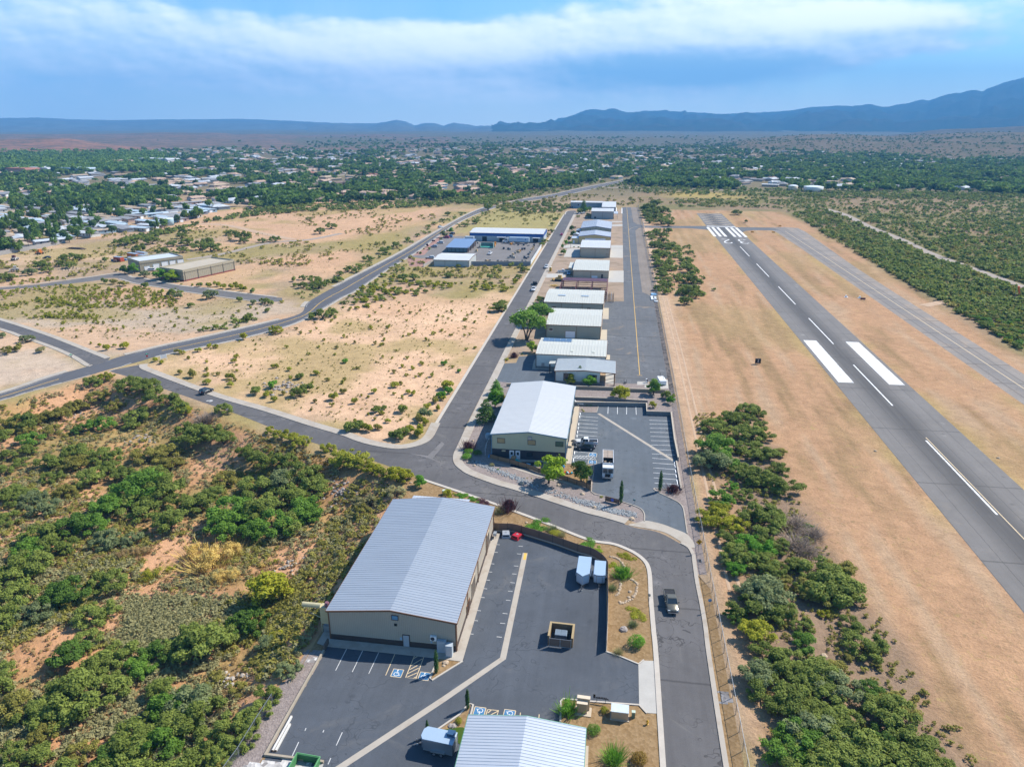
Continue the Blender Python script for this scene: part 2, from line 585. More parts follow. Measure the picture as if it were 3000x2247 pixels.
M_TAXI2 = asphalt('old_taxiway_asphalt',(0.225,0.195,0.168),0.5,0.3,streak=(125.0,6.5,(0.11,0.11,0.115),0.5),dust=((0.33,0.25,0.18),0.5,0.6),seam=((1,19.0,0.7),(0,6.8,0.35)))
M_APRON = asphalt('worn_apron',(0.200,0.165,0.135),0.35,0.4)
M_YARD = asphalt('yard_paving',(0.170,0.155,0.145),0.1,0.25)
M_CONC = pm('concrete',(0.37,0.325,0.27),0.9,0.09,0.5,0.15,col2=(0.33,0.28,0.225))
M_CONC2 = pm('white_concrete',(0.40,0.375,0.335),0.9,0.10,0.4,0.1)
M_CONCP = pm('tan_concrete',(0.44,0.365,0.27),0.9,0.04,0.4,0.1)
M_KERB = pm('kerb_concrete',(0.44,0.39,0.33),0.9,0.10,0.6,0.1)
M_DG = gravel('tan_decomposed_granite',(0.215,0.135,0.062),(0.30,0.20,0.105),2.2,0.8,0.5)
M_GRAV = gravel('pinkish_gravel',(0.285,0.235,0.210),(0.185,0.150,0.135),4.0,0.9,0.7)
M_RIPRAP = gravel('grey_river_stone',(0.30,0.28,0.27),(0.10,0.09,0.085),1.7,1.0,1.0)
M_WRAP = gravel('pale_riprap',(0.60,0.57,0.53),(0.16,0.14,0.13),1.7,0.9,1.0)
M_REDGR = gravel('red_landscape_gravel',(0.34,0.20,0.16),(0.26,0.15,0.12),2.0,0.7)
M_WHITE = pm('white_road_paint',(0.66,0.655,0.64),0.8,0.14,0.9,col2=(0.45,0.44,0.43),c2=(0.5,0.68),c2s=0.6)
M_WORN = pm('worn_white_paint',(0.50,0.49,0.47),0.85,0.22,1.6)
M_CREAM = pm('faded_cream_paint',(0.60,0.46,0.28),0.85,0.15,1.2)
M_YEL = pm('yellow_road_paint',(0.62,0.38,0.08),0.85,0.15,0.8)
M_BLUEP = pm('blue_parking_paint',(0.05,0.16,0.30),0.8,0.25,2.0)
M_ROOFW = pm('white_steel_roof',(0.50,0.50,0.49),0.45,0.05,0.5,0,0.0,0.4,(.3,1.6,1))
M_ROOFC = pm('cream_steel_roof',(0.47,0.465,0.41),0.5,0.06,0.5,0,0.0,0.35,(.3,1.6,1))
M_GALV = pm('galvalume_roof',(0.345,0.375,0.41),0.40,0.08,0.5,0,0.30,0.5,(.25,1.6,1))
M_GALV2 = pm('bright_galvalume_roof',(0.45,0.475,0.51),0.42,0.07,0.5,0,0.25,0.5,(.25,1.6,1))
M_TAN = siding('tan_ribbed_siding',(0.40,0.345,0.27),0.30)
M_SAGE = siding('sage_ribbed_siding',(0.44,0.44,0.31),0.30)
M_GRN = siding('grey_green_siding',(0.30,0.32,0.27),0.30)
M_BEIGE = siding('beige_siding', (0.44, 0.38, 0.29), 0.40)
M_WHS = siding('white_siding', (0.62, 0.64, 0.60), 0.30)
M_YELS = siding('yellow_tan_siding',(0.56,0.43,0.20),0.40)
M_BLUES = siding('blue_siding', (0.02, 0.10, 0.32), 0.40)
M_GREYS = siding('grey_siding', (0.33, 0.34, 0.34), 0.40)
M_DKBR = pm('dark_brown_paint',(0.060,0.042,0.036),0.6,0.1)
M_BRTRIM = pm('brown_trim', (0.17, 0.085, 0.045), 0.5, 0.08)
M_NAVY = pm('charcoal_paint',(0.040,0.042,0.052),0.6,0.08)
M_GTRIM = pm('green_trim', (0.10, 0.26, 0.17), 0.5, 0.08)
M_BTRIM = pm('blue_grey_trim',(0.10,0.20,0.28),0.5,0.08)
M_GLASS = pm('dark_glass',(0.030,0.042,0.05),0.08,0.1,1,0,0,0.8)
M_GLASSB = pm('bronze_glass',(0.28,0.22,0.11),0.15,0.2,1.0,0,0,0.7)
M_GLASSL = pm('light_blue_glass',(0.30,0.42,0.52),0.15,0.15,1,0,0,0.7)
M_WPAINT = pm('white_paint', (0.78, 0.78, 0.76), 0.4, 0.04)
M_DOORW = pm('white_door', (0.72, 0.74, 0.78), 0.5, 0.03)
M_TYRE = pm('tyre_rubber', (0.018, 0.018, 0.02), 0.9, 0.1)
M_RIM = pm('alloy',(0.50,0.50,0.52),0.3,0.05,1,0,0.8)
M_CHROME = pm('bright_metal',(0.62,0.63,0.65),0.25,0.05,1,0,0.9)
M_BLACK = pm('black_plastic',(0.015,0.015,0.017),0.6,0.1)
M_REDL = pm('tail_lamp', (0.42, 0.02, 0.02), 0.3, 0.05)
M_LAMP = pm('clear_lamp', (0.70, 0.72, 0.74), 0.15, 0.05)
M_STEEL = pm('galvanised_steel',(0.36,0.38,0.39),0.45,0.08,1,0,0.6)
M_BLOCK = pm('tan_block_wall',(0.33,0.275,0.205),0.9,0.12,1.2,0.3)
M_BLOCKG = pm('grey_block_wall',(0.20,0.20,0.195),0.9,0.12,1.2,0.3)
M_CAP = pm('pale_cap_stone',(0.42,0.36,0.28),0.9,0.08,1.2)
M_SLAT = siding('brown_slat_fabric',(0.20,0.13,0.095),0.18,0.8)
M_SLAT2 = siding('light_brown_slats',(0.26,0.165,0.095),0.18,0.8)
M_WOOD = pm('weathered_wood',(0.30,0.19,0.10),0.8,0.2,2.0,0.2,stretch=(1,1,.2))
M_BARK = pm('tree_bark',(0.085,0.062,0.046),0.9,0.25,3.0,0.4)
M_RUST = pm('rusty_red_steel',(0.115,0.040,0.038),0.65,0.18,1.5)
M_ROCK = pm('tan_rock',(0.42,0.32,0.22),0.9,0.2,1.5,0.5)
M_ROCKG = pm('grey_rock',(0.30,0.26,0.23),0.9,0.25,1.2,0.5)
M_SKYL = pm('skylight_panel', (0.50, 0.50, 0.42), 0.4, 0.05)
# ------------------------------------------------------------------ terrain
def sdist(poly, X, Y):
 """signed distance to a polygon, positive inside"""
 P = np.asarray(poly, float)
 X = np.asarray(X, float)
 Y = np.asarray(Y, float)
 d = np.full(X.shape, 1e12)
 ins = np.zeros(X.shape, bool)
 n = len(P)
 for i in range(n):
  ax, ay = P[i]
  bx, by = P[(i + 1) % n]
  ex, ey = bx - ax, by - ay
  wx, wy = X - ax, Y - ay
  t = np.clip((wx * ex + wy * ey) / max(ex * ex + ey * ey,1e-9),0,1)
  d = np.minimum(d, (wx - t * ex) ** 2 + (wy - t * ey) ** 2)
  c = ((ay > Y) != (by > Y))
  with np.errstate(divide='ignore', invalid='ignore'):
   xi = ex * (Y - ay) / (ey if abs(ey) > 1e-9 else 1e-9) + ax
  ins ^= c & (X < xi)
 d = np.sqrt(d)
 return np.where(ins, d, -d)
def sst(x, a, b):
 t = np.clip((x - a) / (b - a), 0, 1)
 return t * t * (3 - 2 * t)
class VNoise:
 """value noise on the ground plan"""
 def __init__(s, seed):
  s.t = np.random.default_rng(seed).random((256, 256))
 def __call__(s, x, y, octs=4):
  x = np.asarray(x, float)
  y = np.asarray(y, float)
  o = np.zeros(x.shape)
  a, tot = 1.0, 0
  for k in range(octs):
   xi, yi = np.floor(x).astype(int), np.floor(y).astype(int)
   fx, fy = x - xi, y - yi
   fx, fy = fx * fx * (3 - 2 * fx), fy * fy * (3 - 2 * fy)
   T = s.t
   v = (T[xi & 255,yi & 255] * (1 - fx) + T[(xi + 1) & 255,yi & 255] * fx) * (1 - fy) + (T[xi & 255,(yi + 1) & 255] * (1 - fx) + T[(xi + 1) & 255,(yi + 1) & 255] * fx) * fy
   o += a * v
   tot += a
   a *= .5
   x, y = x * 2 + 17.3, y * 2 + 5.1
  return o / tot
VN = VNoise(3)
VN2 = VNoise(11)
# road edges -------------------------------------------------------
MAIN_N = W(C4,(-900,800),(0,560),(300,460),(520,397),(640,365),(760,325),(900,290),(1050,253),(1300,200),(1700,108),(1940,43)) + W(C1,(2000,1400),(2209,1282)) + W(C2,(200,1180),(400,1075),(640,935),(800,845),(930,790)) + W(E4,(600,240),(740,205),(900,180),(1060,145),(1271,103),(1420,75))
MAIN_S = W(C4,(-900,850),(0,605),(200,545),(540,452),(700,405),(905,352),(1000,322),(1150,290),(1400,238),(1600,193),(1900,108),(2080,15)) + W(C2,(0,1375),(100,1325),(300,1190),(500,1070),(640,965),(750,892),(900,825)) + W(E4,(640,237),(760,215),(950,188),(1100,155),(1271,117),(1420,85))
MAIN_N, MAIN_S = smooth(MAIN_N), smooth(MAIN_S)
RB_S = W(C4,(700,412),(740,425),(860,460),(1040,522),(1220,583),(1390,642),(1500,680),(1640,733),(1800,798),(2000,868),(2209,930)) + W(C5,(60,955),(180,987),(300,1026),(450,1080))
RB_IN = W(B8,(-700,-480),(-250,-330),(120,-205),(430,-95),(690,0),(990,112),(1250,213),(1700,387)) + W(B7,(870,180),(1050,245),(1180,312),(1290,400),(1345,490),(1370,620),(1385,900),(1420,1300),(1455,1657)) + W(B6,(1295,1095),(1340,1700),(1400,2400))
RB_S = smooth(RB_S)
RB_IN = smooth(RB_IN)
RB_N = W(C4,(905,372),(900,385),(915,402),(1000,437),(1100,475),(1400,585),(1700,672),(2000,768),(2209,830)) + W(C5,(100,868),(200,895),(330,917),(420,915),(520,890),(590,845),(640,752))
RB_N = smooth(RB_N)
RB_OUT = W(C5,(800,790),(750,900),(728,945),(722,985),(735,1020),(770,1052),(830,1088),(1000,1150)) + W(A3,(-800,475),(-400,598),(0,730),(400,860),(640,920),(950,1010),(1150,1078),(1400,1120),(1560,1168),(1720,1248),(1850,1325)) + W(B7,(1830,245),(1880,340),(1892,430),(1930,700),(1980,950),(2030,1250),(2080,1657)) + W(B6,(1915,1095),(2020,1700),(2140,2400))
RB_OUT = smooth(RB_OUT)
WASH = [(-43.0,-60),(-43.0,60),(-42.6,90),(-42.0,121),(-41.5,130)] + [p for p in reversed(offset(RB_S,-3.2))] + [p for p in reversed([q for q in offset(MAIN_S,-3.5) if q[0] < RB_S[0][0] - 4])] + [(-420,100),(-420,-60)]
def hgt(X, Y):
 X = np.asarray(X, float)
 Y = np.asarray(Y, float)
 d = sdist(WASH, X, Y)
 h = -4.6 * sst(d,0.0,15.0) + np.where(d > 0,sst(d,4,20) * (VN(X / 26.,Y / 26.,3) - .5) * 3.0,0)
 # slow roll of the open desert beyond the airfield and the town
 r = np.hypot(X, Y)
 h = h + sst(r,1100,2600) * (VN2(X / 420.,Y / 420.,3) - 0.5) * 22
 h = h + sst(X,150,420) * (VN2(X / 160. + 9,Y / 160.,3) - 0.5) * 5 * (1 - sst(r,1100,2600))
 return h
def hz(x, y):
 return float(hgt(np.array([x]), np.array([y]))[0])
def GT(u, v, up=0.0):
 """where the sight line meets the ground (or a height above it)"""
 z = 0.0
 for _ in range(5):
  p = G(u, v, z + up)
  z = hz(*p)
 return p[0], p[1], z
ZN = {}
ZN['sand1'] = [(p[0],p[1]) for p in W(C4,(905,380),(1100,470),(2000,760))] + W(C5,(100,860),(400,900),(700,640),(1040,0),(1000,-80)) + W(C2,(1050,1380),(700,1400),(300,1390),(0,1420)) + W(C4,(1950,130),(1400,260))
ZN['sand2'] = W(C4,(700,325),(300,150),(-60,50),(-60,0),(600,-30),(1200,30),(1900,-40),(1950,30),(1300,195),(900,285))
ZN['sand3'] = W(C4,(0,540),(520,400),(450,330),(100,190),(-300,130),(-400,560))
ZN['sand4'] = W(C1,(1000,900),(1300,830),(1800,770),(2209,740)) + W(C2,(700,790),(500,900),(0,1000)) + W(C1,(1900,1020),(1400,960))
ZN['sand5'] = W(C1,(1750,1150),(2209,1060)) + W(C2,(150,1080),(50,1200)) + W(C1,(2209,1230),(1700,1160))
ZN['sand6'] = W(C1,(0,1090),(400,1030),(760,1080),(800,1150),(400,1130),(0,1180))
ZN['grass1'] = W(C2,(740,960),(1000,800),(1440,830),(1380,930),(900,930))
ZN['yellow1'] = W(D4,(780,590),(1100,570),(1500,590),(1560,640),(1100,640),(800,620))
ZN['air'] = [(21.4,-60),(21.4,560),(24,690),(150,690),(152,500),(143,300),(142,100),(142,-60)]
ZN['brushR'] = [(150,690),(152,500),(143,300),(142,-60),(900,-60),(900,900),(150,900),(20,860),(20,690)]
def ground_colour(X, Y):
 n = len(X)
 C = np.tile(np.array([0.33, 0.235, 0.15]), (n, 1))
 veg = np.full(n, 0.55)
 nz = VN(X / 14., Y / 14., 4) - .5
 nb = VN2(X / 60., Y / 60., 4) - .5
 def lay(w, col, v=None):
  w = np.clip(w, 0, 1)[:, None]
  C[:] = C * (1 - w) + np.array(col) * w
  if v is not None:
   veg[:] = veg * (1 - w[:, 0]) + v * w[:, 0]
 r = np.hypot(X, Y)
 lay(sst(Y, 640, 900), (0.17, 0.14, 0.08), 0.7)
 lay(sst(r, 1200, 2600), (0.105, 0.095, 0.058), 0.7)
 # olive weeds over the undeveloped lots
 open_w = (1 - sst(Y, 640, 760))
 lay(sst(nb,-0.02,0.14) * open_w * .75,(0.26,0.215,0.075),0.8)
 for k,col,v,fe in (('sand4',(0.47,0.29,0.175),.45,16),('sand5',(0.47,0.29,0.175),.2,10),('sand6',(0.47,0.325,0.20),.25,8),('sand2',(0.41,0.315,0.23),.6,8),('sand1',(0.58,0.375,0.235),.4,9),('sand3',(0.46,0.35,0.26),.3,5)):
  d = sdist(ZN[k], X, Y) + nz * fe * 2 + nb * fe * 1.5
  lay(sst(d, -fe, fe) * .95, col, v)
 n5 = VN(X / 33. + 40, Y / 33., 5) - .5
 lay(open_w * (X < -20) * sst(n5,.02,.14) * .65,(0.29,0.225,0.085),.9)
 lay(open_w * (X < -20) * sst(-n5,.05,.16) * .6,(0.52,0.32,0.19),.3)
 d = sdist(ZN['sand1'], X, Y)
 lay(sst(d,-4,4) * sst(Y + nz * 60,285,370) * .9,(0.33,0.225,0.14),.6)
 lay(sst(d,-4,4) * sst(Y + nb * 90,300,390) * sst(nb,-.05,.1) * .6,(0.26,0.215,0.10),.8)
 lay(sst(d,0,10) * (1 - sst(Y,270,330)) * sst(nb,.0,.2) * .6,(0.66,0.455,0.30),.2)
 lay(sst(sdist(ZN['grass1'],X,Y) + nz * 14,-8,8),(0.30,0.25,0.10),.6)
 d = sdist(WASH, X, Y)
 lay(sst(d, -1, 4), (0.43, 0.225, 0.110), .6)
 lay(sst(d,-1,4) * sst(nz + nb,.02,.25) * .8,(0.50,0.285,0.160),.3)
 lay(sst(d,-1,4) * sst(-nz - nb * .6,-.08,.14) * .85,(0.27,0.20,0.075),.85)
 d = sdist(ZN['air'], X, Y)
 a = sst(d, -1.5, 1.5)
 lay(a, (0.385, 0.228, 0.128), .95)
 st = VN(X / 3.0, Y / 40., 4) - .5
 lay(a * sst(st, .03, .25) * .8, (0.37, 0.255, 0.160), .4)
 lay(a * sst(-st + nb * .6,.05,.28) * .75,(0.225,0.150,0.075),1.0)
 lay(a * sst(nb, .06, .22) * .45, (0.34, 0.235, 0.115), .6)
 # greener fringe along the pavement edges
 for x0 in (70.2, 92.6, 117.6):
  lay(a * np.exp(-((X - x0) / (1.6 + 2.5 * np.clip(nz + .3,0,1))) ** 2) * sst(nz + nb,-.05,.3) * .8,(0.36,0.255,0.11),.9)
 lay(a * sst(X,30,22.5) * sst(Y,60,330) * .75,(0.50,0.36,0.25),.3)
 d = sdist(ZN['brushR'], X, Y)
 lay(sst(d, -6, 6) * .9, (0.235, 0.165, 0.098), .85)
 lay(sst(d,-6,6) * sst(nb + nz * .5,-.12,.08) * .85,(0.17,0.155,0.062),.9)
 lay(sst(sdist(ZN['yellow1'],X,Y) + nz * 40,-20,20),(0.33,0.25,0.085),.6)
 # darker brown ground under the brush strip beside the street
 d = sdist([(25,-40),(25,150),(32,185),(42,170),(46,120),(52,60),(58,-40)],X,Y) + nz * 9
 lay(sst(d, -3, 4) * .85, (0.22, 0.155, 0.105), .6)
 return C, veg
def make_ground():
 m = bpy.data.materials.new('desert_ground')
 m.use_nodes = True
 nt = m.node_tree
 t = NT(nt)
 p = nt.nodes['Principled BSDF']
 at = t.n('ShaderNodeAttribute')
 at.attribute_name = 'soil'
 av = t.n('ShaderNodeAttribute')
 av.attribute_name = 'veg'
 tc = t.n('ShaderNodeTexCoord')
 P = tc.outputs['Object']
 n1 = t.noise(P, 0.05, 6, 0.62, 0.8)
 n2 = t.noise(P, 0.33, 6, 0.66, 0.5)
 n3 = t.noise(P, 2.1, 4, 0.7)
 v = t.m('ADD',t.m('MULTIPLY',t.m('SUBTRACT',n1,.5),.45),t.m('MULTIPLY',t.m('SUBTRACT',n2,.5),.85))
 v = t.m('ADD',1.0,t.m('ADD',v,t.m('MULTIPLY',t.m('SUBTRACT',n3,.5),.8)))
 c = t.mix(1.0,at.outputs['Color'],t.xyz(v,v,v),'MULTIPLY')
 # dry weed tufts
 w1 = t.ramp(t.noise(P, 0.85, 5, 0.72), 0.53, 0.66)
 w2 = t.ramp(t.noise(P, 0.16, 5, 0.6), 0.38, 0.62)
 wk = t.m('MULTIPLY',t.m('MULTIPLY',w1,w2),av.outputs['Fac'])
 c = t.mix(t.m('MULTIPLY',wk,0.8),c,(0.21,0.155,0.075))
 w3 = t.m('MULTIPLY',t.ramp(t.noise(P,0.5,5,0.7,1.0),0.58,0.70),av.outputs['Fac'])
 c = t.mix(t.m('MULTIPLY',w3,0.6),c,(0.33,0.245,0.095))
 t.link(c, p.inputs['Base Color'])
 p.inputs['Roughness'].default_value = 1.0
 p.inputs['Specular IOR Level'].default_value = 0.05
 b = t.n('ShaderNodeBump')
 b.inputs['Strength'].default_value = 0.7
 b.inputs['Distance'].default_value = 0.25
 t.link(t.m('ADD',n3,t.m('MULTIPLY',n2,2.0)),b.inputs['Height'])
 t.link(b.outputs[0], p.inputs['Normal'])
 nx, ny = 560, 620
 ux = np.linspace(-1, 1, nx)
 k = math.asinh(9000 / 45.)
 xs = 45. * np.sinh(k * ux)
 uy = np.linspace(0, 1, ny)
 k2 = math.asinh(12000 / 110.)
 ka = math.asinh(400 / 110.)
 ys = 110. * np.sinh(-ka + (k2 + ka) * uy) + 110
 X, Y = np.meshgrid(xs, ys)
 X, Y = X.ravel(), Y.ravel()
 Z = hgt(X, Y)
 i = np.arange(nx * ny).reshape(ny, nx)
 Fq = np.stack([i[:-1,:-1].ravel(),i[:-1,1:].ravel(),i[1:,1:].ravel(),i[1:,:-1].ravel()],1)
 me = np_mesh('ground', np.stack([X, Y, Z], 1), Fq, m)
 me.polygons.foreach_set('use_smooth',[True] * len(me.polygons))
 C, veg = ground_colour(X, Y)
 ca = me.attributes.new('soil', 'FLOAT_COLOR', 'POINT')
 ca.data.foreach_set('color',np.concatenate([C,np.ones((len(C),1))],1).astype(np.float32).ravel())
 va = me.attributes.new('veg', 'FLOAT', 'POINT')
 va.data.foreach_set('value', veg.astype(np.float32))
 o = bpy.data.objects.new('ground', me)
 COL.objects.link(o)
 tag(o,'desert ground of sand, dry grass and scrub soil',kind='structure')
 return o
make_ground()
def sheet(name,pts,mat,z,label=None,parent=None,kind='structure',holes=()):
 loops = [[Vector((p[0],p[1],0)) for p in pts]] + [[Vector((p[0],p[1],0)) for p in h] for h in holes]
 tri = tessellate_polygon(loops)
 V = [(p.x, p.y, z) for l in loops for p in l]
 me = bpy.data.meshes.new(name)
 me.from_pydata(V,[],[tuple(t) if ((V[t[1]][0] - V[t[0]][0]) * (V[t[2]][1] - V[t[0]][1]) - (V[t[1]][1] - V[t[0]][1]) * (V[t[2]][0] - V[t[0]][0])) > 0 else tuple(reversed(t)) for t in tri])
 me.materials.append(mat)
 o = bpy.data.objects.new(name, me)
 COL.objects.link(o)
 if parent:
  o.parent = parent
 if label:
  tag(o, label, kind=kind)
 return o
def ribbon(mb, pts, w, z, dash=None):
 """flat line of width w along pts"""
 if dash:
  on, off = dash
  P = [Vector(p[:2]) for p in pts]
  segs, acc, state, left = [], [P[0]], True, on
  for i in range(len(P) - 1):
   a, b = P[i], P[i + 1]
   L = (b - a).length
   pos = 0.0
   while L - pos > left:
    pos += left
    q = a + (b - a) * (pos / L)
    acc.append(q)
    if state:
     segs.append(acc)
    acc = [q]
    state = not state
    left = on if state else off
   left -= L - pos
   acc.append(b)
  for s in segs:
   ribbon(mb, s, w, z)
  return mb
 l, r = offset(pts, w / 2), offset(pts, -w / 2)
 n = len(l)
 mb.add([(p[0],p[1],z) for p in l] + [(p[0],p[1],z) for p in r],[(n + i,n + i + 1,i + 1,i) for i in range(n - 1)])
 return mb
def kerbline(name,pts,w,h,mat,label=None,parent=None,z0=0.0,kind='structure'):
 """solid strip of width w to the left of pts, standing h high"""
 l = offset(pts, w)
 n = len(pts)
 mb = MB()
 V = [(p[0],p[1],z0) for p in pts] + [(p[0],p[1],h) for p in pts] + [(p[0],p[1],h) for p in l] + [(p[0],p[1],z0) for p in l]
 F = []
 for i in range(n - 1):
  for k in range(3):
   F.append((k * n + i,k * n + i + 1,(k + 1) * n + i + 1,(k + 1) * n + i))
 F += [(0,n,2 * n,3 * n),(n - 1,4 * n - 1,3 * n - 1,2 * n - 1)]
 mb.add(V, F)
 o = mb.build(name, mat, parent)
 if label:
  tag(o, label, kind=kind)
 return o
# ------------------------------------------------------------------ roads and paved ground
def near_any(p, pts, r):
 return any((p[0] - q[0]) ** 2 + (p[1] - q[1]) ** 2 < r * r for q in pts)
def runs(pts, drop):
 """split a polyline where drop(p) is true"""
 out, cur = [], []
 for p in pts:
  if drop(p):
   if len(cur) > 1:
    out.append(cur)
   cur = []
  else:
   cur.append(p)
 if len(cur) > 1:
  out.append(cur)
 return out
def drape(name, poly, mat, label, res=0.8, up=0.03):
 P = np.array(poly)
 x0, y0 = P.min(0)
 x1, y1 = P.max(0)
 xs,ys = np.arange(x0,x1 + res,res),np.arange(y0,y1 + res,res)
 X, Y = np.meshgrid(xs, ys)
 Z = hgt(X.ravel(), Y.ravel()) + up
 i = np.arange(X.size).reshape(X.shape)
 Fq = np.stack([i[:-1,:-1].ravel(),i[:-1,1:].ravel(),i[1:,1:].ravel(),i[1:,:-1].ravel()],1)
 cx, cy = X.ravel()[Fq].mean(1), Y.ravel()[Fq].mean(1)
 Fq = Fq[sdist(poly,cx,cy) + (VN(cx * .7,cy * .7,2) - .5) * res * 1.6 > 0]
 o = bpy.data.objects.new(name,np_mesh(name,np.stack([X.ravel(),Y.ravel(),Z],1),Fq,mat))
 COL.objects.link(o)
 return tag(o, label, kind='structure')
RD = []
street = sheet('street',RB_N + RB_OUT + list(reversed(RB_S + RB_IN)),M_ROAD,0.012,'worn grey asphalt street bending round the metal buildings')
XL, XR = -44.9, -37.1
hang = sheet('hangar_street',[(XL,RB_N[-1][1]),(XL,640)] + W(A7,(590,385),(602,345),(622,328),(670,321),(745,318),(770,335),(728,378)) + [(XR,610),(XR,RB_OUT[0][1])],M_ROAD,0.016,'straight grey asphalt street along the row of hangars')
main = sheet('main_road',MAIN_N + list(reversed(MAIN_S)),M_MAIN,0.020,'dark main road curving past the sandy lots')
RD_N = smooth(W(C4,(715,325),(500,240),(300,165),(0,70),(-500,-70)))
RD_S = smooth(W(C4,(575,385),(545,378),(450,320),(300,255),(100,185),(0,150),(-500,0)))
side = sheet('side_street',W(C4,(700,345)) + RD_N + list(reversed(RD_S)),M_ROAD,0.014,'asphalt side street leaving the crossing at the far left')
RE_N = smooth(W(D3,(2330,810),(2212,800),(1900,765),(1600,728),(1300,688),(1000,655),(700,600),(520,560),(370,545),(330,520),(350,495)))
RE_S = smooth(W(D3,(2080,860),(1900,842),(1500,790),(1200,745),(1000,718),(800,680),(600,650),(400,612),(280,575),(150,550),(0,560)))
lane = sheet('cul_de_sac_street',W(D3,(2330,860)) + RE_N + W(D3,(220,485),(0,520)) + W(D2,(1100,1305),(700,1360),(400,1400),(0,1435),(-400,1470),(-400,1490),(0,1456),(410,1432),(940,1372),(1150,1345)) + list(reversed(RE_S)),M_SIDE,0.014,'pale grey lane serving the two tan flat roofed buildings')
# kerbs and sidewalks
Dm = W(C4, (600, 372), (640, 355), (690, 342))
Em = W(C4, (1950, 42)) + W(C1, (2060, 1365), (2120, 1335))
for i,run in enumerate(runs(MAIN_N,lambda p: near_any(p,Dm,6.5) or near_any(p,Em,8.0))):
 kerbline('main_road_sidewalk',run,2.0,0.13,M_CONC,'pale concrete sidewalk on the far side of the main road')
Bm = W(C4, (720, 400), (800, 380), (870, 362))
for run in runs(list(reversed(MAIN_S)),lambda p: near_any(p,Bm,7.0)):
 kerbline('main_road_kerb',run,1.2 if run[0][0] > -80 or run[-1][1] > 160 else 0.4,0.12,M_CONC,'pale concrete kerb on the near side of the main road')
kerbline('street_sidewalk',RB_N,2.5,0.13,M_CONC,'wide pale sidewalk curving along the sandy lot')
kerbline('street_kerb',[(XL,RB_N[-1][1]),(XL,450),(XL,640)] + W(A7,(590,385),(602,345),(622,328),(670,321),(745,318)),0.9,0.12,M_KERB,'straight kerb on the desert side of the hangar street')
dv = W(A3, (1000, 1035))[0]
iA = min(range(len(RB_OUT)),key=lambda i: (RB_OUT[i][0] - dv[0]) ** 2 + (RB_OUT[i][1] - dv[1]) ** 2)
kerbline('hangar_sidewalk',[(XR,655),(XR,420),(XR,240)] + RB_OUT[:iA + 1],2.2,0.13,M_CONC,'pale sidewalk round the corner in front of the white roofed building')
kerbline('inner_kerb',list(reversed(RB_IN)),0.75,0.13,M_KERB,'concrete kerb along the inside of the street bend')
kd = W(A3, (1860, 1330))[0]
iB = min(range(len(RB_OUT)),key=lambda i: (RB_OUT[i][0] - kd[0]) ** 2 + (RB_OUT[i][1] - kd[1]) ** 2)
kerbline('outer_kerb',RB_OUT[iB:],0.70,0.13,M_CONC,'concrete kerb along the outside of the street beside the chain link fence')
kerbline('lane_sidewalk',list(reversed(RE_N[4:-6])),1.6,0.12,M_CONC,'sidewalk beside the lane in front of the tan buildings')
kerbline('lane_kerb',RE_S[:-8],1.0,0.12,M_CONC,'pale kerb on the scrub side of the lane')
kerbline('lane_end_kerb',W(D3,(225,482),(0,518)) + W(D2,(1000,1318),(700,1356),(400,1396),(0,1432)),-1.6,0.12,M_CONC,'pale kerb at the far end of the lane')
kerbline('side_street_sidewalk',list(reversed(RD_N)),-2.0,0.12,M_CONC,'sidewalk on the far side of the side street')
kerbline('side_street_kerb',RD_S,-1.6,0.12,M_CONC,'pale kerb on the near side of the side street')
sheet('driveway_apron',smooth(W(A3,(1050,1040),(1180,1012),(1310,976),(1420,990),(1600,1035),(1800,1112),(1955,1180),(2035,1270),(2095,1380),(1995,1388),(1905,1330),(1760,1232),(1600,1152),(1400,1104),(1200,1072)),3,True),M_CONC,0.06,'smooth concrete driveway apron at the street bend')
# landscaped grounds
sheet('dirt_verge',offset(RB_OUT[iB:],0.6) + [(19.5,30),(19.5,108),(17.4,112)],M_DG,0.006,'orange brown dirt verge between outer kerb and chain link fence')
sheet('tan_gravel_ground',[(-43.4,50),(-43.4,121),(-42.2,127)] + W(E6,(1150,300)) + list(reversed(offset(RB_S[-6:],-0.8)))[:0] + offset(RB_S[-7:],-0.5) + offset(RB_IN,-0.6) + [(12,30),(-43,30)],M_DG,0.006,'tan decomposed granite round the large metal buildings')
sheet('pink_gravel_ground',[(-34.8,212)] + [p for p in offset(RB_OUT[2:iA + 8],1.9)] + W(A3,(1310,990),(1960,1185),(2050,1290)) + [(16.6,112),(19.4,112),(20.2,212)],M_GRAV,0.006,'pinkish gravel round the white roofed building and its lot')
LOT1 = [(-41.1,40),(-41.1,84.8),(-23.3,84.5),(-19.75,84.3),(-19.75,120.9)] + W(B8,(330,285),(440,290),(560,290),(640,300),(780,345),(1060,430),(1220,482),(1520,590),(1670,630),(1750,662),(1830,712),(1900,775),(1935,850),(1928,1000)) + W(B7,(780,1300),(766,1590),(960,1655)) + W(B9,(1265,992),(1270,1248),(945,1226),(775,1210),(755,1230),(752,1360)) + [(-1.0,66),(-1,40)]
sheet('lower_parking_lot',LOT1,M_LOT,0.014,'freshly sealed dark asphalt yard between the metal buildings')
sheet('yard_driveway',W(B9,(1265,992),(1305,965),(1378,967),(1385,1100),(1400,1310),(1325,1306),(1270,1250)),M_CONC2,0.05,'white concrete driveway into the dark asphalt yard')
sheet('building_walk',[(-43.0,89.5),(-43.0,84.9),(-41.1,84.4),(-23.3,84.3),(-19.65,84.2),(-19.65,120.2),(-21.2,120.5),(-21.2,86.2),(-41.2,86.2),(-41.2,89.5)],M_CONC,0.09,'concrete walk round the largest metal building')
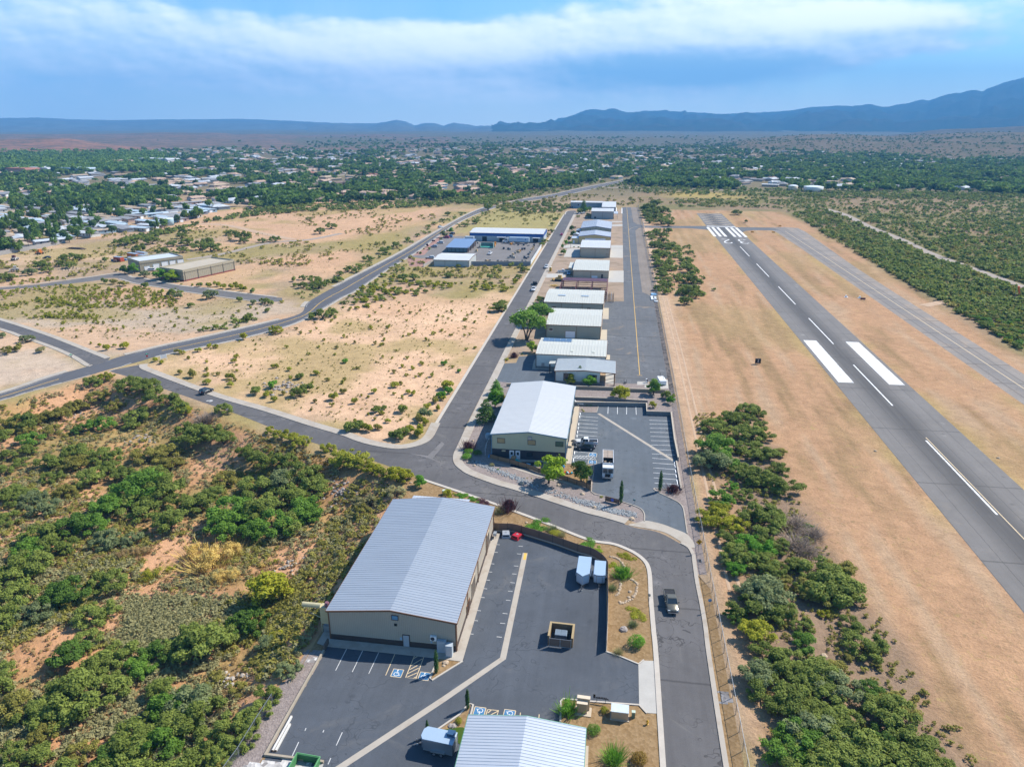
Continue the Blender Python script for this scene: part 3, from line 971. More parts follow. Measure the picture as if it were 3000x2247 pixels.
LOT2 = W(A2,(318,706),(600,716),(632,590),(1395,612),(1400,752),(1790,764),(1840,1200),(1905,1500)) + W(A3,(1800,60),(1875,478),(1640,490),(1500,482),(1470,470),(1440,490),(1480,522),(1560,566),(1700,632),(1830,702),(1890,780),(1915,900),(1955,1172),(1312,985),(1312,880),(1265,800),(1150,742),(960,682),(700,598),(492,528),(530,250),(535,110),(168,98))
sheet('upper_parking_lot',LOT2,M_LOT2,0.014,'blue grey asphalt lot beside the white roofed building')
for i,(pl,h) in enumerate(((W(A3,(1312,985),(1312,880),(1265,800),(1150,742),(960,682),(700,598),(492,528),(530,250)),.13),(W(A3,(1640,490),(1500,482),(1470,470),(1440,490),(1480,522),(1560,566),(1700,632),(1830,702),(1890,780),(1915,900),(1955,1172)),.13),(W(A2,(170,1540),(318,706),(600,716),(632,590)),.12))):
 kerbline('parking_kerb',smooth(pl,3) if i < 2 else pl,(0.22,0.22,0.18)[i],h,M_CONC,('kerb on the street side of the upper lot','kerb round the cypress island of the upper lot','kerb between the walk and the upper lot')[i])
sheet('east_walk',W(A2,(236,606),(318,610),(185,1540),(84,1536)),M_CONCP,0.08,'pale concrete walk along the white roofed building')
sheet('patio',W(E1,(205,205),(250,200),(720,215),(955,240),(960,300),(740,262),(430,255),(290,245)),M_CONC,0.05,'concrete patio under the charcoal wall of the daycare front')
sheet('play_surface',W(E1,(430,257),(745,265),(700,350),(400,305)),pm('dark_play_rubber',(0.02,0.022,0.03),.9,.2),0.02,'dark rubber play surface inside the brown fence')
sheet('play_walk',W(E1,(242,268),(262,268),(680,380),(950,455),(1170,530),(1160,548),(940,474),(650,396)),M_CONC,0.05,'narrow concrete strip along the outside of the playground fence')
sheet('mulch_yard',W(E1,(962,280),(1230,292),(1195,520),(870,408),(905,370)),M_DG,0.016,'tan bark yard beside the playground')
drape('river_stone_bed',smooth(W(E1,(20,245),(110,265),(250,340),(420,385),(560,440),(680,480),(830,530),(960,590),(1150,640),(1280,690)) + W(A3,(400,700),(700,770),(950,880),(1130,935),(1190,880),(1100,820),(850,790),(600,700),(300,620)) + W(E1,(1100,620),(900,560),(700,500),(640,465),(480,420),(300,375),(130,330),(40,285)),3,True),M_RIPRAP,'dry stream of grey river stone along the sidewalk',0.35,0.012)
drape('gravel_strip',[(-41.4,83.5),(-41.4,50),(-49,50),(-48,63),(-45.5,70),(-44.0,83)],M_GRAV,'pinkish gravel strip below the low wall of the dark yard',0.5)
drape('riprap',W(B4,(60,1290),(300,1235),(720,1235),(1090,1290),(1090,1420),(60,1420)),M_WRAP,'white riprap stones below the south wall of the yard',0.5,0.05)
drape('rock_spill',W(B3,(400,930),(560,905),(560,985),(420,970)),M_WRAP,'spill of white rocks at the corner of the yard wall',0.4,0.05)
drape('street_riprap',W(B6,(1845,262),(1960,270),(2010,400),(1900,410)),M_RIPRAP,'patch of loose riprap between kerb and chain link fence',0.4)
# airfield
sheet('taxilane',[(5.5,703.5),(13.8,705),(14.4,598),(17,584),(21,577),(21.3,563.4),(18,560),(15,548),(14.2,408),(14.3,340),(18.9,331),(18.7,217),(9.1,211),(2.3,210.6),(2.3,225),(-0.6,225),(-3.4,259),(-3.2,318),(5.5,320)],M_TAXI,0.010,'cracked asphalt taxilane in front of the hangar doors')
sheet('runway',[(70.2,-80),(92.5,-80),(92.5,580),(92.8,664),(71.2,664),(70.6,580)],M_RUN,0.012,'grey asphalt runway with white markings')
sheet('parallel_taxiway',smooth([(119.0,-80),(119.0,120),(119.4,300),(119.3,480),(118.3,548),(117,563),(121,579),(130,583),(139,579),(140,560),(134.5,420),(133.5,330),(133,200),(132.6,-80)],1),M_TAXI2,0.010,'faded pale taxiway beyond the runway')
sheet('west_connector',[(22.4,576),(52,578),(71,581),(71,556),(66,561),(58,565.2),(51,566.3),(22.3,563.6)],M_TAXI,0.014,'narrow asphalt connector from the hangars to the runway')
sheet('east_connector',[(92,577),(121,579),(122,563.5),(103,562),(97,558),(92,547)],M_TAXI,0.014,'asphalt connector between runway and old taxiway')
sheet('gravel_shoulder',[(13.9,705),(14.3,598),(17,584),(20.9,577.2),(20.6,705)],M_APRON,0.006,'bare dirt shoulder beside the far taxilane')
sheet('gravel_strip_east',[(14.4,548),(14.2,408),(14.3,331),(20.7,331),(21.0,563)],M_APRON,0.006,'bare gravel strip between taxilane and perimeter fence')
sheet('stone_verge',[(18.8,331),(18.7,205),(20.1,203),(20.7,331)],gravel('dark_stone_verge',(0.20,0.17,0.15),(0.07,0.06,0.055),1.1,1.0,1.0),0.008,'dark stone verge between taxilane and fence')
sheet('hangar_dirt',[(-34.8,232),(-34.8,655),(5.5,690),(5.5,320),(-3.2,318),(-3.4,262),(-24,262),(-24,241),(-30,236)],pm('graded_dirt',(0.30,0.22,0.155),1.0,0.2,0.25,0.2,col2=(0.24,0.175,0.115),c2=(0.48,0.62),c2s=0.12),0.006,'bare graded dirt between the hangars')
sheet('shop_parking',W(A4,(292,1168),(412,915),(622,900),(662,800),(810,790),(960,770),(945,1005),(1290,1022),(1246,1226),(545,1226),(350,1205)),M_LOT2,0.012,'small asphalt lot in front of the hangar with solar panels')
sheet('shop_walk',W(A4,(905,870),(955,800),(955,985),(1300,1005),(1415,1020),(1345,1230),(1250,1228),(1290,1024),(878,1004)),M_CONC,0.05,'concrete walk beside the white hangar')
PADS = [W(A7,(1325,930),(1518,930),(1518,1083),(1306,1078)),W(A7,(1325,877),(1518,879),(1518,926),(1325,926)),W(A7,(1290,1290),(1530,1290),(1530,1478),(1282,1473)),W(A7,(1338,489),(1510,492),(1510,507),(1338,505)),W(A7,(1338,545),(1510,540),(1512,568),(1336,572)),W(A6,(1745,1120),(1843,1120),(1838,1300),(1740,1297)),W(A6,(1725,1470),(1815,1470),(1812,1640),(1700,1635)),W(A5,(540,770),(592,772),(588,850),(528,845)),
  W(A7,(700,855),(826,855),(826,915),(560,925),(555,885)),W(A7,(618,935),(820,925),(830,1068),(560,1068)),W(A7,(290,1340),(480,1335),(590,1345),(572,1402),(272,1402)),W(A7,(462,1285),(612,1280),(612,1338),(466,1338)),W(A5,(520,1045),(660,1055),(650,1240),(522,1238)),W(A5,(1032,1203),(1210,1205),(1210,1258),(1030,1258)),W(A5,(1150,1262),(1440,1290),(1455,1172),(1525,1172),(1535,1318),(1150,1300))]
PADL = ['white concrete apron of the tan hangar by the palms','narrow upper apron of the tan hangar by the palms','white concrete apron of the hangar beside the steel frame','thin white strip behind the pale blue hangar','white strip in front of the pale blue hangar','tan concrete pad of the hangar with two skylights','tan concrete pad of the grey green hangar','tan pad by the white hangar roof','white walk west of the yellow hangar','white concrete drive west of the tan hangar','concrete drive of the hangar beside the steel frame','white pad with the parked white truck','covered concrete pad under the office porch','white pad at the end of the taxilane','white pad under the fuel tank']
for p, l in zip(PADS, PADL):
 sheet('concrete_pad',p,M_CONCP if 'tan' in l.split()[0] else M_CONC2,0.022,l)
sheet('storage_yard',W(A8,(-40,650),(215,640),(330,520),(430,430),(470,375),(880,360),(1985,380),(1890,560),(1780,745),(900,755),(360,745),(330,690),(150,690)),M_YARD,0.010,'grey paved storage yard of the blue and white warehouse')
sheet('red_gravel_bed',W(A8,(-40,690),(150,695),(325,700),(340,740),(220,815),(0,810)),M_REDGR,0.008,'reddish landscape gravel beside the storage yard')
sheet('red_gravel_verge',W(A8,(-20,640),(210,560),(330,430),(420,350),(470,370),(420,440),(320,525),(215,640),(-40,655)),M_REDGR,0.012,'reddish gravel verge between main road and storage yard')
def lines_obj(name, parent, mat, segs, w, z):
 mb = MB()
 for s in segs:
  ribbon(mb, s, w, z)
 return mb.build(name, mat, parent)
def marks(parent,t,pairs,mat,w=0.11,z=0.019,name='parking_lines'):
 return lines_obj(name,parent,mat,[W(t,*p) for p in pairs],w,z)
def isa(parent, t, c, ux, z=0.019, s=1.55):
 """wheelchair symbol on a blue square, ux = direction across"""
 x, y = G(*t(*c))
 a = math.atan2(ux[1], ux[0])
 cs, sn = math.cos(a), math.sin(a)
 P = lambda u, v: (x + u * cs - v * sn, y + u * sn + v * cs)
 h = s / 2
 MB().add([P(-h,-h) + (z,),P(h,-h) + (z,),P(h,h) + (z,),P(-h,h) + (z,)],[(0,1,2,3)]).build('blue_square',M_BLUEP,parent)
 mb = MB()
 ribbon(mb,[P(-h,-h),P(h,-h),P(h,h),P(-h,h),P(-h,-h)],0.13,z + .004)
 mb.build('square_border', M_CREAM, parent)
 mb = MB()
 arc = [P(-.08 + .36 * math.cos(q),-.2 + .36 * math.sin(q)) for q in np.linspace(1.9,5.9,12)]
 ribbon(mb, arc, 0.10, z + .004)
 ribbon(mb,[P(-.08,.38),P(-.08,-.02),P(.26,-.02),P(.38,-.42),P(.52,-.36)],0.11,z + .004)
 ribbon(mb, [P(-.08, .2), P(.2, .2)], 0.09, z + .0045)
 mb.add([P(-.06 + .12 * math.cos(q),.56 + .12 * math.sin(q)) + (z + .004,) for q in np.linspace(0,5.6,9)],[tuple(range(9))])
 mb.build('wheelchair_symbol', M_WHITE, parent)
l1 = bpy.data.objects['lower_parking_lot']
marks(l1,B3,[((965,772),(810,1075)),((1172,795),(1025,1095)),((1380,817),(1238,1118))],M_WORN)
marks(l1, B3, [((1588, 838), (1457, 1140))], M_CREAM)
marks(l1,B3,[((1840,862),(1962,870),(1848,1183),(1717,1165),(1840,862)),((1815,925),(1912,868)),((1790,1010),(1930,925)),((1768,1065),(1905,990)),((1745,1115),(1885,1045)),((1738,1160),(1865,1105)),((1815,1178),(1855,1155))],M_CREAM,0.12,name='hatched_bay')
isa(l1, B3, (1607, 1110), (1, -.02))
isa(l1, B3, (1957, 1150), (1, -.02))
marks(l1,B4,[((870,805),(855,840)),((775,985),(685,1178)),((1102,830),(1088,862)),((945,1170),(930,1210)),((1340,860),(1262,1030)),((1190,1195),(1155,1275))],M_WORN)
stubs = [((365,462),(740,490)),((335,572),(715,598)),((285,735),(675,772)),((255,852),(650,885)),((220,968),(625,1010)),((180,1090),(595,1132)),((145,1215),(565,1262)),((90,1402),(520,1450)),((45,1545),(488,1590)),((-20,1735),(440,1785))]
q = []
for a, b in stubs:
 A, B = G(*B8(*a)), G(*B8(*b))
 L = lambda k: (A[0] + (B[0] - A[0]) * k,A[1] + (B[1] - A[1]) * k)
 q += [[L(0), L(.12)], [L(.84), L(1)]]
lines_obj('parking_lines', l1, M_WORN, q, 0.11, 0.019)
gut = W(B9,(530,265),(385,950),(0,1215)) + W(B4,(1320,1310),(700,1700))
lines_obj('drain_gutter', l1, M_CONC, [gut], 0.95, 0.020)
lines_obj('yellow_gutter_end',l1,M_YEL,[W(B8,(778,585),(762,680))],0.5,0.024)
isa(l1,B5,(993,592),(-1,.03)); isa(l1,B5,(1380,628),(-1,.03))
marks(l1,B5,[((1100,565),(1242,577),(1215,660)),((1100,565),(1075,640)),((1100,610),(1150,570)),((1130,640),(1235,585))],M_CREAM,0.12,name='hatched_bay')
marks(l1,B5,[((1525,605),(1520,665)),((1768,628),(1763,690))],M_CREAM)
l2 = bpy.data.objects['upper_parking_lot']
marks(l2,A2,[((315,770),(625,793)),((307,825),(618,850)),((302,885),(615,908)),((297,947),(612,970)),((290,1008),(612,1032)),((282,1070),(605,1097)),((275,1135),(600,1158)),((245,1342),(585,1367)),((195,1405),(585,1422),(578,1470),(192,1442)),((225,1442),(300,1408)),((275,1448),(350,1410)),((325,1452),(400,1413)),((375,1456),(450,1416)),((425,1460),(500,1418)),((480,1464),(550,1420)),((530,1467),(582,1435)),
              ((1445,833),(1785,847)),((1452,895),(1795,903)),((1457,962),(1805,970)),((1460,1027),(1815,1038)),((1467,1095),(1825,1105)),((1473,1163),(1835,1172)),((1478,1233),(1845,1245)),((1483,1305),(1855,1322)),((1490,1378),(1865,1397)),((1495,1447),(1835,1475)),((1503,1525),(1850,1550)),((1512,1603),(1865,1630)),
              ((785,590),(778,730)),((935,600),(932,735)),((1083,605),(1080,740)),((1230,612),(1238,745))],M_WHITE,0.13)
marks(l2,A3,[((1440,235),(1785,262)),((1448,313),(1795,342)),((1460,393),(1808,415))],M_WHITE,0.13)
isa(l2,A2,(535,1394),(1,-.03),s=1.9); isa(l2,A2,(527,1511),(1,-.03),s=1.9)
marks(l2,A2,[((628,728),(1842,1490))],M_CONC,0.85,0.021,'drain_gutter')
for i,c in enumerate(((330,735),(322,785),(305,905),(296,968),(286,1032),(278,1095),(238,1365),(220,1485))):
 x, y = G(*A2(*c))
 o = MB().rbox(0,0,0,0.22,1.75,0.14,0.05,.85).build('wheel_stop',M_WPAINT)
 o.location = (x, y, 0.015)
 tag(o,'white concrete wheel stop at a bay beside the walk','wheel stop','wheel stops along the east walk')
for i,c in enumerate(((1765,85),(1775,140),(1783,215),(1793,290),(1806,370),(1815,420))):
 x, y = G(*A3(*c))
 o = MB().rbox(0,0,0,0.22,1.75,0.14,0.03,.85).build('wheel_stop',M_WPAINT)
 o.location = (x, y, 0.015)
 tag(o,'white concrete wheel stop at a bay near the airport fence','wheel stop','wheel stops near the airport fence')
# street markings
mrd = bpy.data.objects['main_road']
mid = [((a[0] + b[0]) / 2,(a[1] + b[1]) / 2) for a,b in zip(MAIN_N,[MAIN_S[min(range(len(MAIN_S)),key=lambda i: (MAIN_S[i][0] - p[0]) ** 2 + (MAIN_S[i][1] - p[1]) ** 2)] for p in MAIN_N])]
cross = W(C4,(720,360),(640,385),(800,345),(560,410),(880,330))
mb = MB()
for run in runs(mid, lambda p: near_any(p, cross, 9)):
 ribbon(mb, offset(run, .14), 0.14, 0.026)
 ribbon(mb, offset(run, -.14), 0.14, 0.026)
mb.build('yellow_centre_line', M_YEL, mrd)
mb = MB()
for run in runs(offset(MAIN_N,-0.6),lambda p: near_any(p,Dm,9) or near_any(p,Em,9)):
 ribbon(mb, run, 0.12, 0.026)
for run in runs(offset(MAIN_S,0.6),lambda p: near_any(p,Bm,11)):
 if run[0][1] < 150 and run[0][0] < -100:
  ribbon(mb, run, 0.16, 0.026, (3.0, 2.2))
 else:
  ribbon(mb, run, 0.12, 0.026)
mb.build('white_edge_line', M_WORN, mrd)
marks(main,C4,[((705,415),(850,360))],M_WORN,0.25,0.027,'stop_line')
x, y = G(*C4(1355, 607))
mb = MB()
for a,b,c,d in ((-.9,-.2,.9,.3),(-.5,.5,.6,.75),(-.9,.2,-.3,.6),(.2,-.5,.9,-.1)):
 ribbon(mb, [(x + a, y + b), (x + c, y + d)], 0.34, 0.018)
mb.build('paint_spill', M_WORN, street)
sheet('road_patch',W(C5,(440,945),(560,960),(650,870),(668,885),(590,980),(680,1020),(560,975)),asphalt('scraped_asphalt',(0.16,0.15,0.145),0.3,0.5),0.0175,'scraped pale patch at the street junction')
# taxilane and runway markings
tl = bpy.data.objects['taxilane']
lines_obj('yellow_centre_line',tl,M_YEL,[[(9.9,700),(10.0,337),(10.1,219.5)],[(9.3,219),(10.9,219)]],0.20,0.017)
lines_obj('white_bars',tl,M_WHITE,[W(A7,(1503,275),(1503,365)),W(A7,(1412,272),(1410,362))],0.8,0.017)
lines_obj('lead_in_line',tl,M_CREAM,[smooth([(10,548),(12,560),(16,568),(22,570),(50,572)],4)],0.14,0.018)
lines_obj('bay_lines',tl,M_WORN,[W(A5,(550,372),(590,374)),W(A5,(550,472),(680,480)),W(A5,(552,580),(575,582))],0.15,0.017)
rw = bpy.data.objects['runway']
mb = MB()
X0 = 81.45
for k in range(3):
 for sgn in (-1, 1):
  x = X0 + sgn * (3.2 + k * 3.75)
  mb.add([(x - .95,526.5,.017),(x + .95,526.5,.017),(x + .95,574,.017),(x - .95,574,.017)],[(0,1,2,3)])
mb.add([(70.8,578,.017),(92.4,578,.017),(92.4,581,.017),(70.8,581,.017)],[(0,1,2,3)])
for sgn in (-1, 1):
 x = X0 + sgn * 7.5
 mb.add([(x - 2.3,221.5,.017),(x + 2.3,221.5,.017),(x + 2.3,267.6,.017),(x - 2.3,267.6,.017)],[(0,1,2,3)])
y = 484.0
while y > -70:
 mb.add([(X0 - .22,y - 37,.017),(X0 + .22,y - 37,.017),(X0 + .22,y,.017),(X0 - .22,y,.017)],[(0,1,2,3)])
 y -= 61.0
# runway number, read from the far end: 3 then 2
def figure(strokes, xl, xr, yn, yf, w):
 for s in strokes:
  ribbon(mb,[(xr - (xr - xl) * px,yn + (yf - yn) * (1 - py)) for px,py in s],w,0.0175)
# far reader's top of the figure points toward the camera (small y); px runs to the reader's right
figure([[(0.05,.78),(.12,.93),(.4,1.0),(.75,.97),(.93,.82),(.88,.62),(.6,.42),(.2,.2),(0.02,.04),(1.0,.04)]],73.6,78.8,496.5,514.6,1.05)
figure([[(0.03,.88),(.3,.99),(.75,.97),(.93,.8),(.85,.6),(.45,.53),(.85,.46),(.97,.24),(.78,.04),(.3,.01),(0.02,.12)]],84.3,89.6,496.5,514.6,1.05)
mb.build('white_markings', M_WHITE, rw)
mb = MB()
for k in range(7):
 y = 586 + k * 12.5
 ribbon(mb,[(72.0,y + 9),(X0,y),(91.6,y + 9)],0.9,0.017)
mb.build('chevrons', M_CREAM, rw)
lines_obj('worn_yellow_line',rw,M_CREAM,[[(82.15,181),(82.15,-60)]],0.22,0.018)
lines_obj('faded_centre_line',bpy.data.objects['parallel_taxiway'],M_CREAM,[[(125.6,560),(126.2,450),(126.2,200),(126.0,-60)]],0.28,0.017)
# gravel tracks
def track(name, pts, w, mat, label, z=0.05):
 P = smooth(pts, 6)
 l, r = offset(P, w / 2), offset(P, -w / 2)
 mb = MB()
 n = len(P)
 for i, (a, b) in enumerate(zip(l, r)):
  mb.v += [(a[0],a[1],hz(*a) + z),(P[i][0],P[i][1],hz(*P[i]) + z + .03),(b[0],b[1],hz(*b) + z)]
 for i in range(n - 1):
  mb.f += [(3 * i + 1,3 * i + 4,3 * i + 3,3 * i),(3 * i + 2,3 * i + 5,3 * i + 4,3 * i + 1)]
 return tag(mb.build(name, mat), label, kind='structure')
M_TRACK = pm('grey_gravel_track',(0.30,0.25,0.205),1.0,0.15,0.3,0.2)
M_DIRT = pm('pale_dirt_track',(0.42,0.29,0.19),1.0,0.15,0.2,0.2)
track('gravel_road',W(C3,(920,800),(1050,840),(1200,915),(1400,995),(1600,1090),(1900,1200),(2209,1315),(2500,1440)),6.5,M_TRACK,'grey gravel road winding through the scrub beyond the runway',.15)
for x0 in (23.2, 25.0):
 track('dirt_track',[(x0 - .4,108),(x0,180),(x0 + .5,250),(x0 + .2,330)],.6,M_DIRT,'pale wheel rut along the airport fence',.02)
track('far_path',W(D4,(250,540),(460,540),(760,545),(1150,556),(1420,566)),7.0,M_TRACK,'pale gravel path beyond the runway end',.1)
track('dirt_track',W(C1,(1210,1130),(1450,1090),(1750,1020),(2000,1000),(2209,960)),5.0,M_TRACK,'dirt track crossing the graded lot behind the tan buildings',.06)
track('dirt_track',W(C1,(1200,900),(1450,905),(1700,960),(1900,1000)),6.0,M_DIRT,'pale dirt track over the sandy rise by the water tank',.06)
track('dirt_track',W(E2,(330,370),(480,340),(650,290),(860,280),(1100,270),(1300,280)),4.5,M_DIRT,'dirt track from the old taxiway to the windsock circle',.06)
sheet('windsock_circle',smooth(W(E2,(955,315),(1050,297),(1250,295),(1420,320),(1420,360),(1200,365),(1010,345)),4,True),M_TRACK,0.25,'grey gravel circle round the windsock')
# ------------------------------------------------------------------ metal buildings
def ribbed_roof(hw,hl,eave,ridge,pitch,over,rib=0.045,xoff=0.0):
 """two slopes with standing ribs; ridge along local y, ribs run from ridge to eave"""
 mb = MB()
 L = hl + over
 n = max(2, int(round(2 * L / pitch)))
 ys, zs = [], []
 p = 2 * L / n
 for i in range(n):
  y0 = -L + i * p
  ys += [y0, y0 + p * .70, y0 + p * .76, y0 + p * .92]
  zs += [0, 0, rib, rib]
 ys.append(L)
 zs.append(0)
 sl = (ridge - eave) / hw
 for s in (-1, 1):
  xe = s * (hw + over)
  ze = eave - sl * over
  V = []
  for y, z in zip(ys, zs):
   V += [(xoff, y, ridge + z), (xe, y, ze + z)]
  m = len(ys)
  F = []
  for i in range(m - 1):
   q = (2 * i, 2 * i + 1, 2 * i + 3, 2 * i + 2)
   F.append(q if s < 0 else tuple(reversed(q)))
  mb.add(V, F)
 return mb
def wall_shell(hw, hl, eave, ridge):
 mb = MB()
 prof = [(-hw,0),(hw,0),(hw,eave),(0,ridge),(-hw,eave)]
 return mb.yprism(prof, -hl, hl)
def face_panel(b,side,pos,w,z0,h,mat,name,proud=.05,frame=None,fw=.1,dims=None):
 """door, window or vent on a wall of building b: side S N E W in the building's own axes"""
 hw, hl = dims
 mb = MB()
 def bx(m, p, ww, a, hh, d0, d1):
  if side == 'S':
   m.box(p - ww / 2,p + ww / 2,-hl - d1,-hl - d0,a,a + hh)
  elif side == 'N':
   m.box(p - ww / 2,p + ww / 2,hl + d0,hl + d1,a,a + hh)
  elif side == 'E':
   m.box(hw + d0,hw + d1,p - ww / 2,p + ww / 2,a,a + hh)
  else:
   m.box(-hw - d1,-hw - d0,p - ww / 2,p + ww / 2,a,a + hh)
 bx(mb, pos, w, z0, h, -.02, proud)
 o = mb.build(name, mat, b)
 if frame:
  f = MB()
  bx(f, pos - w / 2 - fw / 2, fw, z0, h, -.02, proud + .04)
  bx(f, pos + w / 2 + fw / 2, fw, z0, h, -.02, proud + .04)
  bx(f, pos, w + 2 * fw, z0 + h, fw, -.02, proud + .04)
  if z0 > .3:
   bx(f, pos, w + 2 * fw, z0 - fw, fw, -.02, proud + .04)
  f.build('frame', frame, o)
 return o
def shed(name,label,x0,x1,y0,y1,eave,ridge,roofm,wallm,trimm,axis='Y',pitch=0.6,over=0.25,wains=None,cat='metal building',group=None,sides='SEW'):
 """gabled steel building; axis = run of the ridge (local frame has the ridge along local y)"""
 w, l = (x1 - x0) / 2, (y1 - y0) / 2
 rz = 0.0 if axis == 'Y' else R(90)
 hw, hl = (w, l) if axis == 'Y' else (l, w)
 b = thing(name,label,cat,((x0 + x1) / 2,(y0 + y1) / 2,0),rz,group)
 wall_shell(hw,hl,eave - .02,ridge - .02).build('wall',wallm,b)
 ribbed_roof(hw,hl,eave + .03,ridge + .03,pitch,over).build('roof',roofm,b)
 tr = MB()
 sl = (ridge - eave) / hw
 e = hw + over
 ze = eave - sl * over
 for s in (-1, 1):
  y = s * (hl + over + .03)
  for k in (-1, 1):
   tr.add([(0,y - .05,ridge + .05),(k * e,y - .05,ze + .05),(k * e,y - .05,ze - .22),(0,y - .05,ridge - .22),(0,y + .05,ridge + .05),(k * e,y + .05,ze + .05),(k * e,y + .05,ze - .22),(0,y + .05,ridge - .22)],
                   [(0,1,2,3),(7,6,5,4),(0,4,5,1),(1,5,6,2),(2,6,7,3)])
  tr.box(s * e - .08,s * e + .08,-hl - over,hl + over,ze - .20,ze + .02)
  for yy in (-hl, hl):
   tr.box(s * hw - .09 + s * .05,s * hw + .09 + s * .05,yy - .09,yy + .09,0.02,ze)
 tr.build('trim', trimm, b)
 if wains:
  h, m = wains
  wb = MB()
  wb.box(-hw - .035,hw + .035,-hl - .035,hl + .035,0.01,h)
  wb.build('wainscot', m, b)
 b['dims'] = (hw, hl)
 return b, (hw, hl)
def ac_unit(label,x,y,z,rz=0.0,s=1.0,cat='air conditioner'):
 t = thing('air_conditioner', label, cat, (x, y, z), rz)
 MB().box(-.5 * s,.5 * s,-.2 * s,.2 * s,0,.85 * s).build('casing',M_WPAINT,t)
 MB().lathe([(.34 * s,0),(.34 * s,.03)],14).build('fan_grille',M_NAVY,t)
 g = t.children[-1]
 g.rotation_euler = (R(90), 0, 0)
 g.location = (-.1 * s, -.2 * s, .42 * s)
 for k in (-.4, .4):
  MB().box(k * s - .05,k * s + .05,-.1,.25,-.06,0).build('bracket',M_STEEL,t)
 return t
# the largest shed, front
b,D = shed('metal_building','large tan metal building with a ribbed blue grey roof and dark base',-41.2,-21.05,86.3,120.7,5.55,6.75,M_GALV,M_TAN,M_BRTRIM,'Y',0.60,0.3,(1.0,M_DKBR))
face_panel(b,'S',2.2,.95,0.02,2.15,pm('grey_door',(0.36,0.38,0.40),.5),'door',.07,M_DKBR,dims=D)
face_panel(b,'S',0.6,.95,4.9,.75,pm('blue_vent',(0.12,0.26,0.38),.5),'vent',.08,M_DKBR,.07,dims=D)
face_panel(b,'S',.65,.42,3.75,.42,M_BLACK,'vent',.1,dims=D)
face_panel(b,'S',1.4,.35,1.2,.45,M_GLASSL,'notice_plate',.05,dims=D)
face_panel(b,'S',6.2,.28,1.15,.35,M_GLASSL,'notice_plate',.05,dims=D)
for py,w,h in ((G(*B1(1890,1035))[1],3.0,3.6),(G(*B1(1700,1622))[1],3.0,3.6)):
 face_panel(b,'E',py - 103.5,w,0.02,h,pm('bronze_overhead_door',(0.10,0.078,0.062),.5),'overhead_door',.06,M_CONCP,.14,dims=D)
for py in (G(*B2(745, 375))[1], G(*B2(760, 300))[1], 112.8):
 face_panel(b,'E',py - 103.5,.95,0.02,2.15,M_DKBR,'door',.08,M_BRTRIM,dims=D)
for y in (-17.0, -8.5, 0.5, 9.0, 16.9):
 MB().box(D[0] + .05,D[0] + .17,y - .06,y + .06,.1,5.3).build('downspout',M_BRTRIM,b)
# lean-to behind it
t = thing('lean_to_shed','small tan shed with a ribbed white roof behind the largest building','shed',(-33.0,123.9,0))
MB().xprism([(-2.9,0),(2.9,0),(2.9,3.2),(-2.9,3.75)],-5.6,5.6).build('wall',M_TAN,t)
mb = MB()
for i in range(18):
 x = -6.0 + i * .667
 mb.add([(x,-3.0,3.82),(x + .55,-3.0,3.82),(x + .55,3.2,3.22),(x,3.2,3.22)],[(0,1,2,3)])
 mb.add([(x + .55,-3.0,3.82),(x + .6,-3.0,3.89),(x + .64,-3.0,3.89),(x + .667,-3.0,3.82),(x + .55,3.2,3.22),(x + .6,3.2,3.29),(x + .64,3.2,3.29),(x + .667,3.2,3.22)],[(0,1,5,4),(1,2,6,5),(2,3,7,6)])
mb.build('roof', M_GALV2, t)
MB().box(-6.0,6.0,3.15,3.25,3.0,3.2).box(5.6,5.75,-2.9,3.2,.05,3.1).build('trim',M_BRTRIM,t)
ac_unit('white wall air conditioner on the tan gable beside the door',-24.5,86.3 - .28,1.95,0,.95)
t = thing('electrical_cabinet','pair of tall grey electrical cabinets at the corner of the tan building','cabinet',(-22.4,85.4,0.09))
MB().box(-1.5,-.1,.2,.8,0,2.1).build('rear_cabinet',pm('cabinet_grey',(0.36,0.40,0.43),.5),t)
MB().box(.0,1.0,-.5,.45,0,1.95).build('front_cabinet',MATS['cabinet_grey'],t)
MB().box(.05,.95,-.53,-.5,.1,1.85).build('door',pm('cabinet_door',(0.42,0.45,0.47),.5),t)
# dust collector at its left corner
t = thing('dust_collector','cream dust collector cabinet with a long side duct on the left corner','dust collector',(-42.4,88.2,0.1))
MC = pm('cream_paint', (0.46, 0.40, 0.24), .5, .1)
MB().box(-.85,.75,-.6,.6,1.6,4.6).build('filter_cabinet',MC,t)
MB().box(-.6,.6,-.55,.55,.1,1.1).build('collection_bin',M_STEEL,t)
lg = [MB().box(x - .05,x + .05,y - .05,y + .05,0,1.6).build('leg',MC,t) for x in (-.8,.7) for y in (-.55,.55)]
MB().xlathe([(.42,-3.9),(.42,-.85)],12,(0,0,4.5)).build('side_duct',MC,t)
MB().lathe([(.40,4.6),(.45,4.9),(.3,5.3)],12,(.2,0,0)).build('motor',pm('mauve_motor',(0.20,0.09,0.11),.5),t)
MB().tube((-2.6,-.3,3.3),(-.85,-.3,2.4),.06).build('brace',MC,t)
